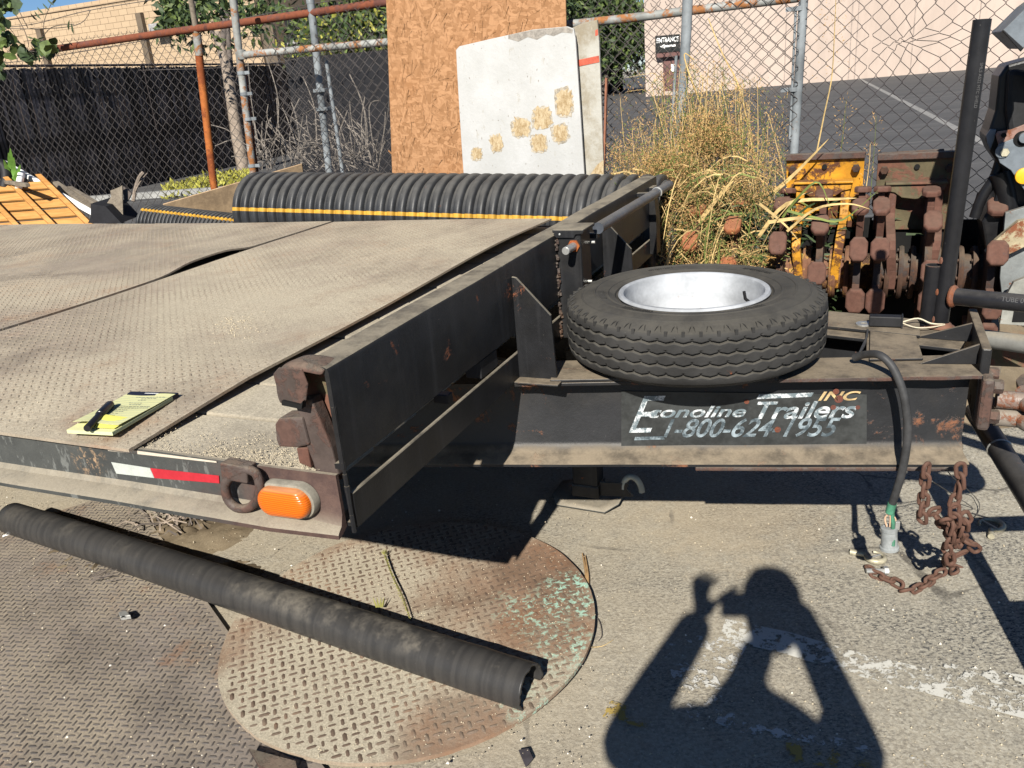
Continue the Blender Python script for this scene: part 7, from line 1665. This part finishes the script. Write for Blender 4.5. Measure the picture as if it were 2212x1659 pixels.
be = [(0, 1), (1, 2), (2, 3), (3, 4), (4, 5), (3, 6), (6, 7), (7, 8), (3, 9), (9, 10), (10, 11), (0, 12), (12, 13), (13, 14), (0, 15), (15, 16), (16, 17), (14, 18), (17, 19)]
br_ = [(.18, .13), (.20, .13), (.20, .13), (.12, .09), .046, .050, .075, .066, .050, .062, .058, .046, .095, .068, .048, .095, .068, .048, .04, .04]
skin('body', bodyv, be, br_, M['cloth'], pe_)
hd = thing_h = MB(); hc_ = np.array([.045, Y0+.05, 1.635]); prof = [(0, -.125), (.045, -.118), (.066, -.09), (.075, -.04), (.08, .01), (.078, .06), (.06, .10), (.03, .12), (0, .125)]
hd.lathe(prof, hc_, n=24); head = hd.build('head', M['skin'], pe_, smooth=True)
hh = MB(); hh.lathe([(.084, .0), (.086, .03), (.083, .07), (.064, .112), (.032, .135), (0, .142)], hc_+np.array([0, -.008, 0]), n=24); hh.build('hair', M['hair'], head, smooth=True)
for s in (-1, 1):
    mb = MB(); mb.lathe([(0, -.02), (.012, -.01), (.014, .005), (0, .022)], hc_+np.array([s*.081, -.005, .0]), axis=(0, 0, 1), n=8); mb.build('ear', M['skin'], head, smooth=True)
    mb = MB(); mb.lathe([(0, -.010), (.010, 0), (0, .010)], hc_+np.array([s*.03, .070, .012]), n=10); mb.build('eye', M['white'], head, smooth=True)
mb = MB(); mb.lathe([(.004, .012), (.014, -.022), (0, -.030)], hc_+np.array([0, .082, -.012]), n=8); mb.build('nose', M['skin'], head, smooth=True)
mb = MB(); mb.box(hc_+np.array([0, .070, -.062]), (.045, .012, .010)); mb.build('mouth', M['skin'], head, bevel=.004)
def hand(wr, pts5, name='hand'):
    wr = np.array(wr); V = [wr]; E = []; Rr_ = [.026]; pm = wr+(np.array(pts5[2][0])-wr)*.55; V.append(pm); E.append((0, 1)); Rr_.append((.040, .022))
    for f in pts5:
        p = 1
        for q_, r in zip(f, (.0105, .0095, .0085, .0075)): V.append(np.array(q_)); E.append((p, len(V)-1)); Rr_.append(r); p = len(V)-1
    return skin(name, V, E, Rr_, M['skin'], pe_, 1)
# left hand (seen as the spread fingers in the shadow) and right hand on the phone
wl = np.array([-.105, Y0+.23, 1.475]); f_ = []
for k, (dx, dz_) in enumerate(((-.045, .140), (-.025, .150), (-.003, .146), (.018, .128))):
    b0 = wl+np.array([dx*.5+.0, .01, .085]); f_.append([b0, wl+np.array([dx*.8+.01, .015, .125]), wl+np.array([dx+.02, .02, dz_-.01]), wl+np.array([dx+.03, .02, dz_+.012])])
f_.append([wl+np.array([.035, .015, .04]), wl+np.array([.065, .02, .062]), wl+np.array([.095, .025, .082]), wl+np.array([.115, .022, .088])])
hand(wl, f_, 'left_hand'.replace('left_', ''))
wr_ = np.array([.105, Y0+.18, 1.50]); f_ = []
for k, (dx, dz_) in enumerate(((-.040, .09), (-.045, .07), (-.047, .05), (-.045, .03))): b0 = wr_+np.array([-.02, .012, dz_*.7+.01]); f_.append([b0, wr_+np.array([dx, .035, dz_+.01]), wr_+np.array([dx-.018, .038, dz_+.012]), wr_+np.array([dx-.034, .030, dz_+.012])])
f_.append([wr_+np.array([-.02, -.008, .03]), wr_+np.array([-.04, -.012, .055]), wr_+np.array([-.055, -.012, .075]), wr_+np.array([-.07, -.008, .085])])
hand(wr_, f_)
ph = thing('phone', (.02, -.02, 1.43), 'black phone held sideways in front of the face', 'phone'); mb = MB(); fwv = FW_w = (MW@np.array([0, 0, 1.])); rv = MW@np.array([1., 0, 0]); dvv = MW@np.array([0, 1., 0])
mb.box(CAM-fwv*.014+rv*.040+dvv*.020, (.150, .072, .008), ax=[rv, dvv, fwv]); mb.build('phone_body', M['phone'], ph, bevel=.004)
# ------------------------------------------------------------------ tidy: unify empties
for o in list(bpy.data.objects):
    if o.parent is None and o.type == 'MESH' and 'kind' not in o.keys() and 'category' not in o.keys(): o['kind'] = 'stuff'
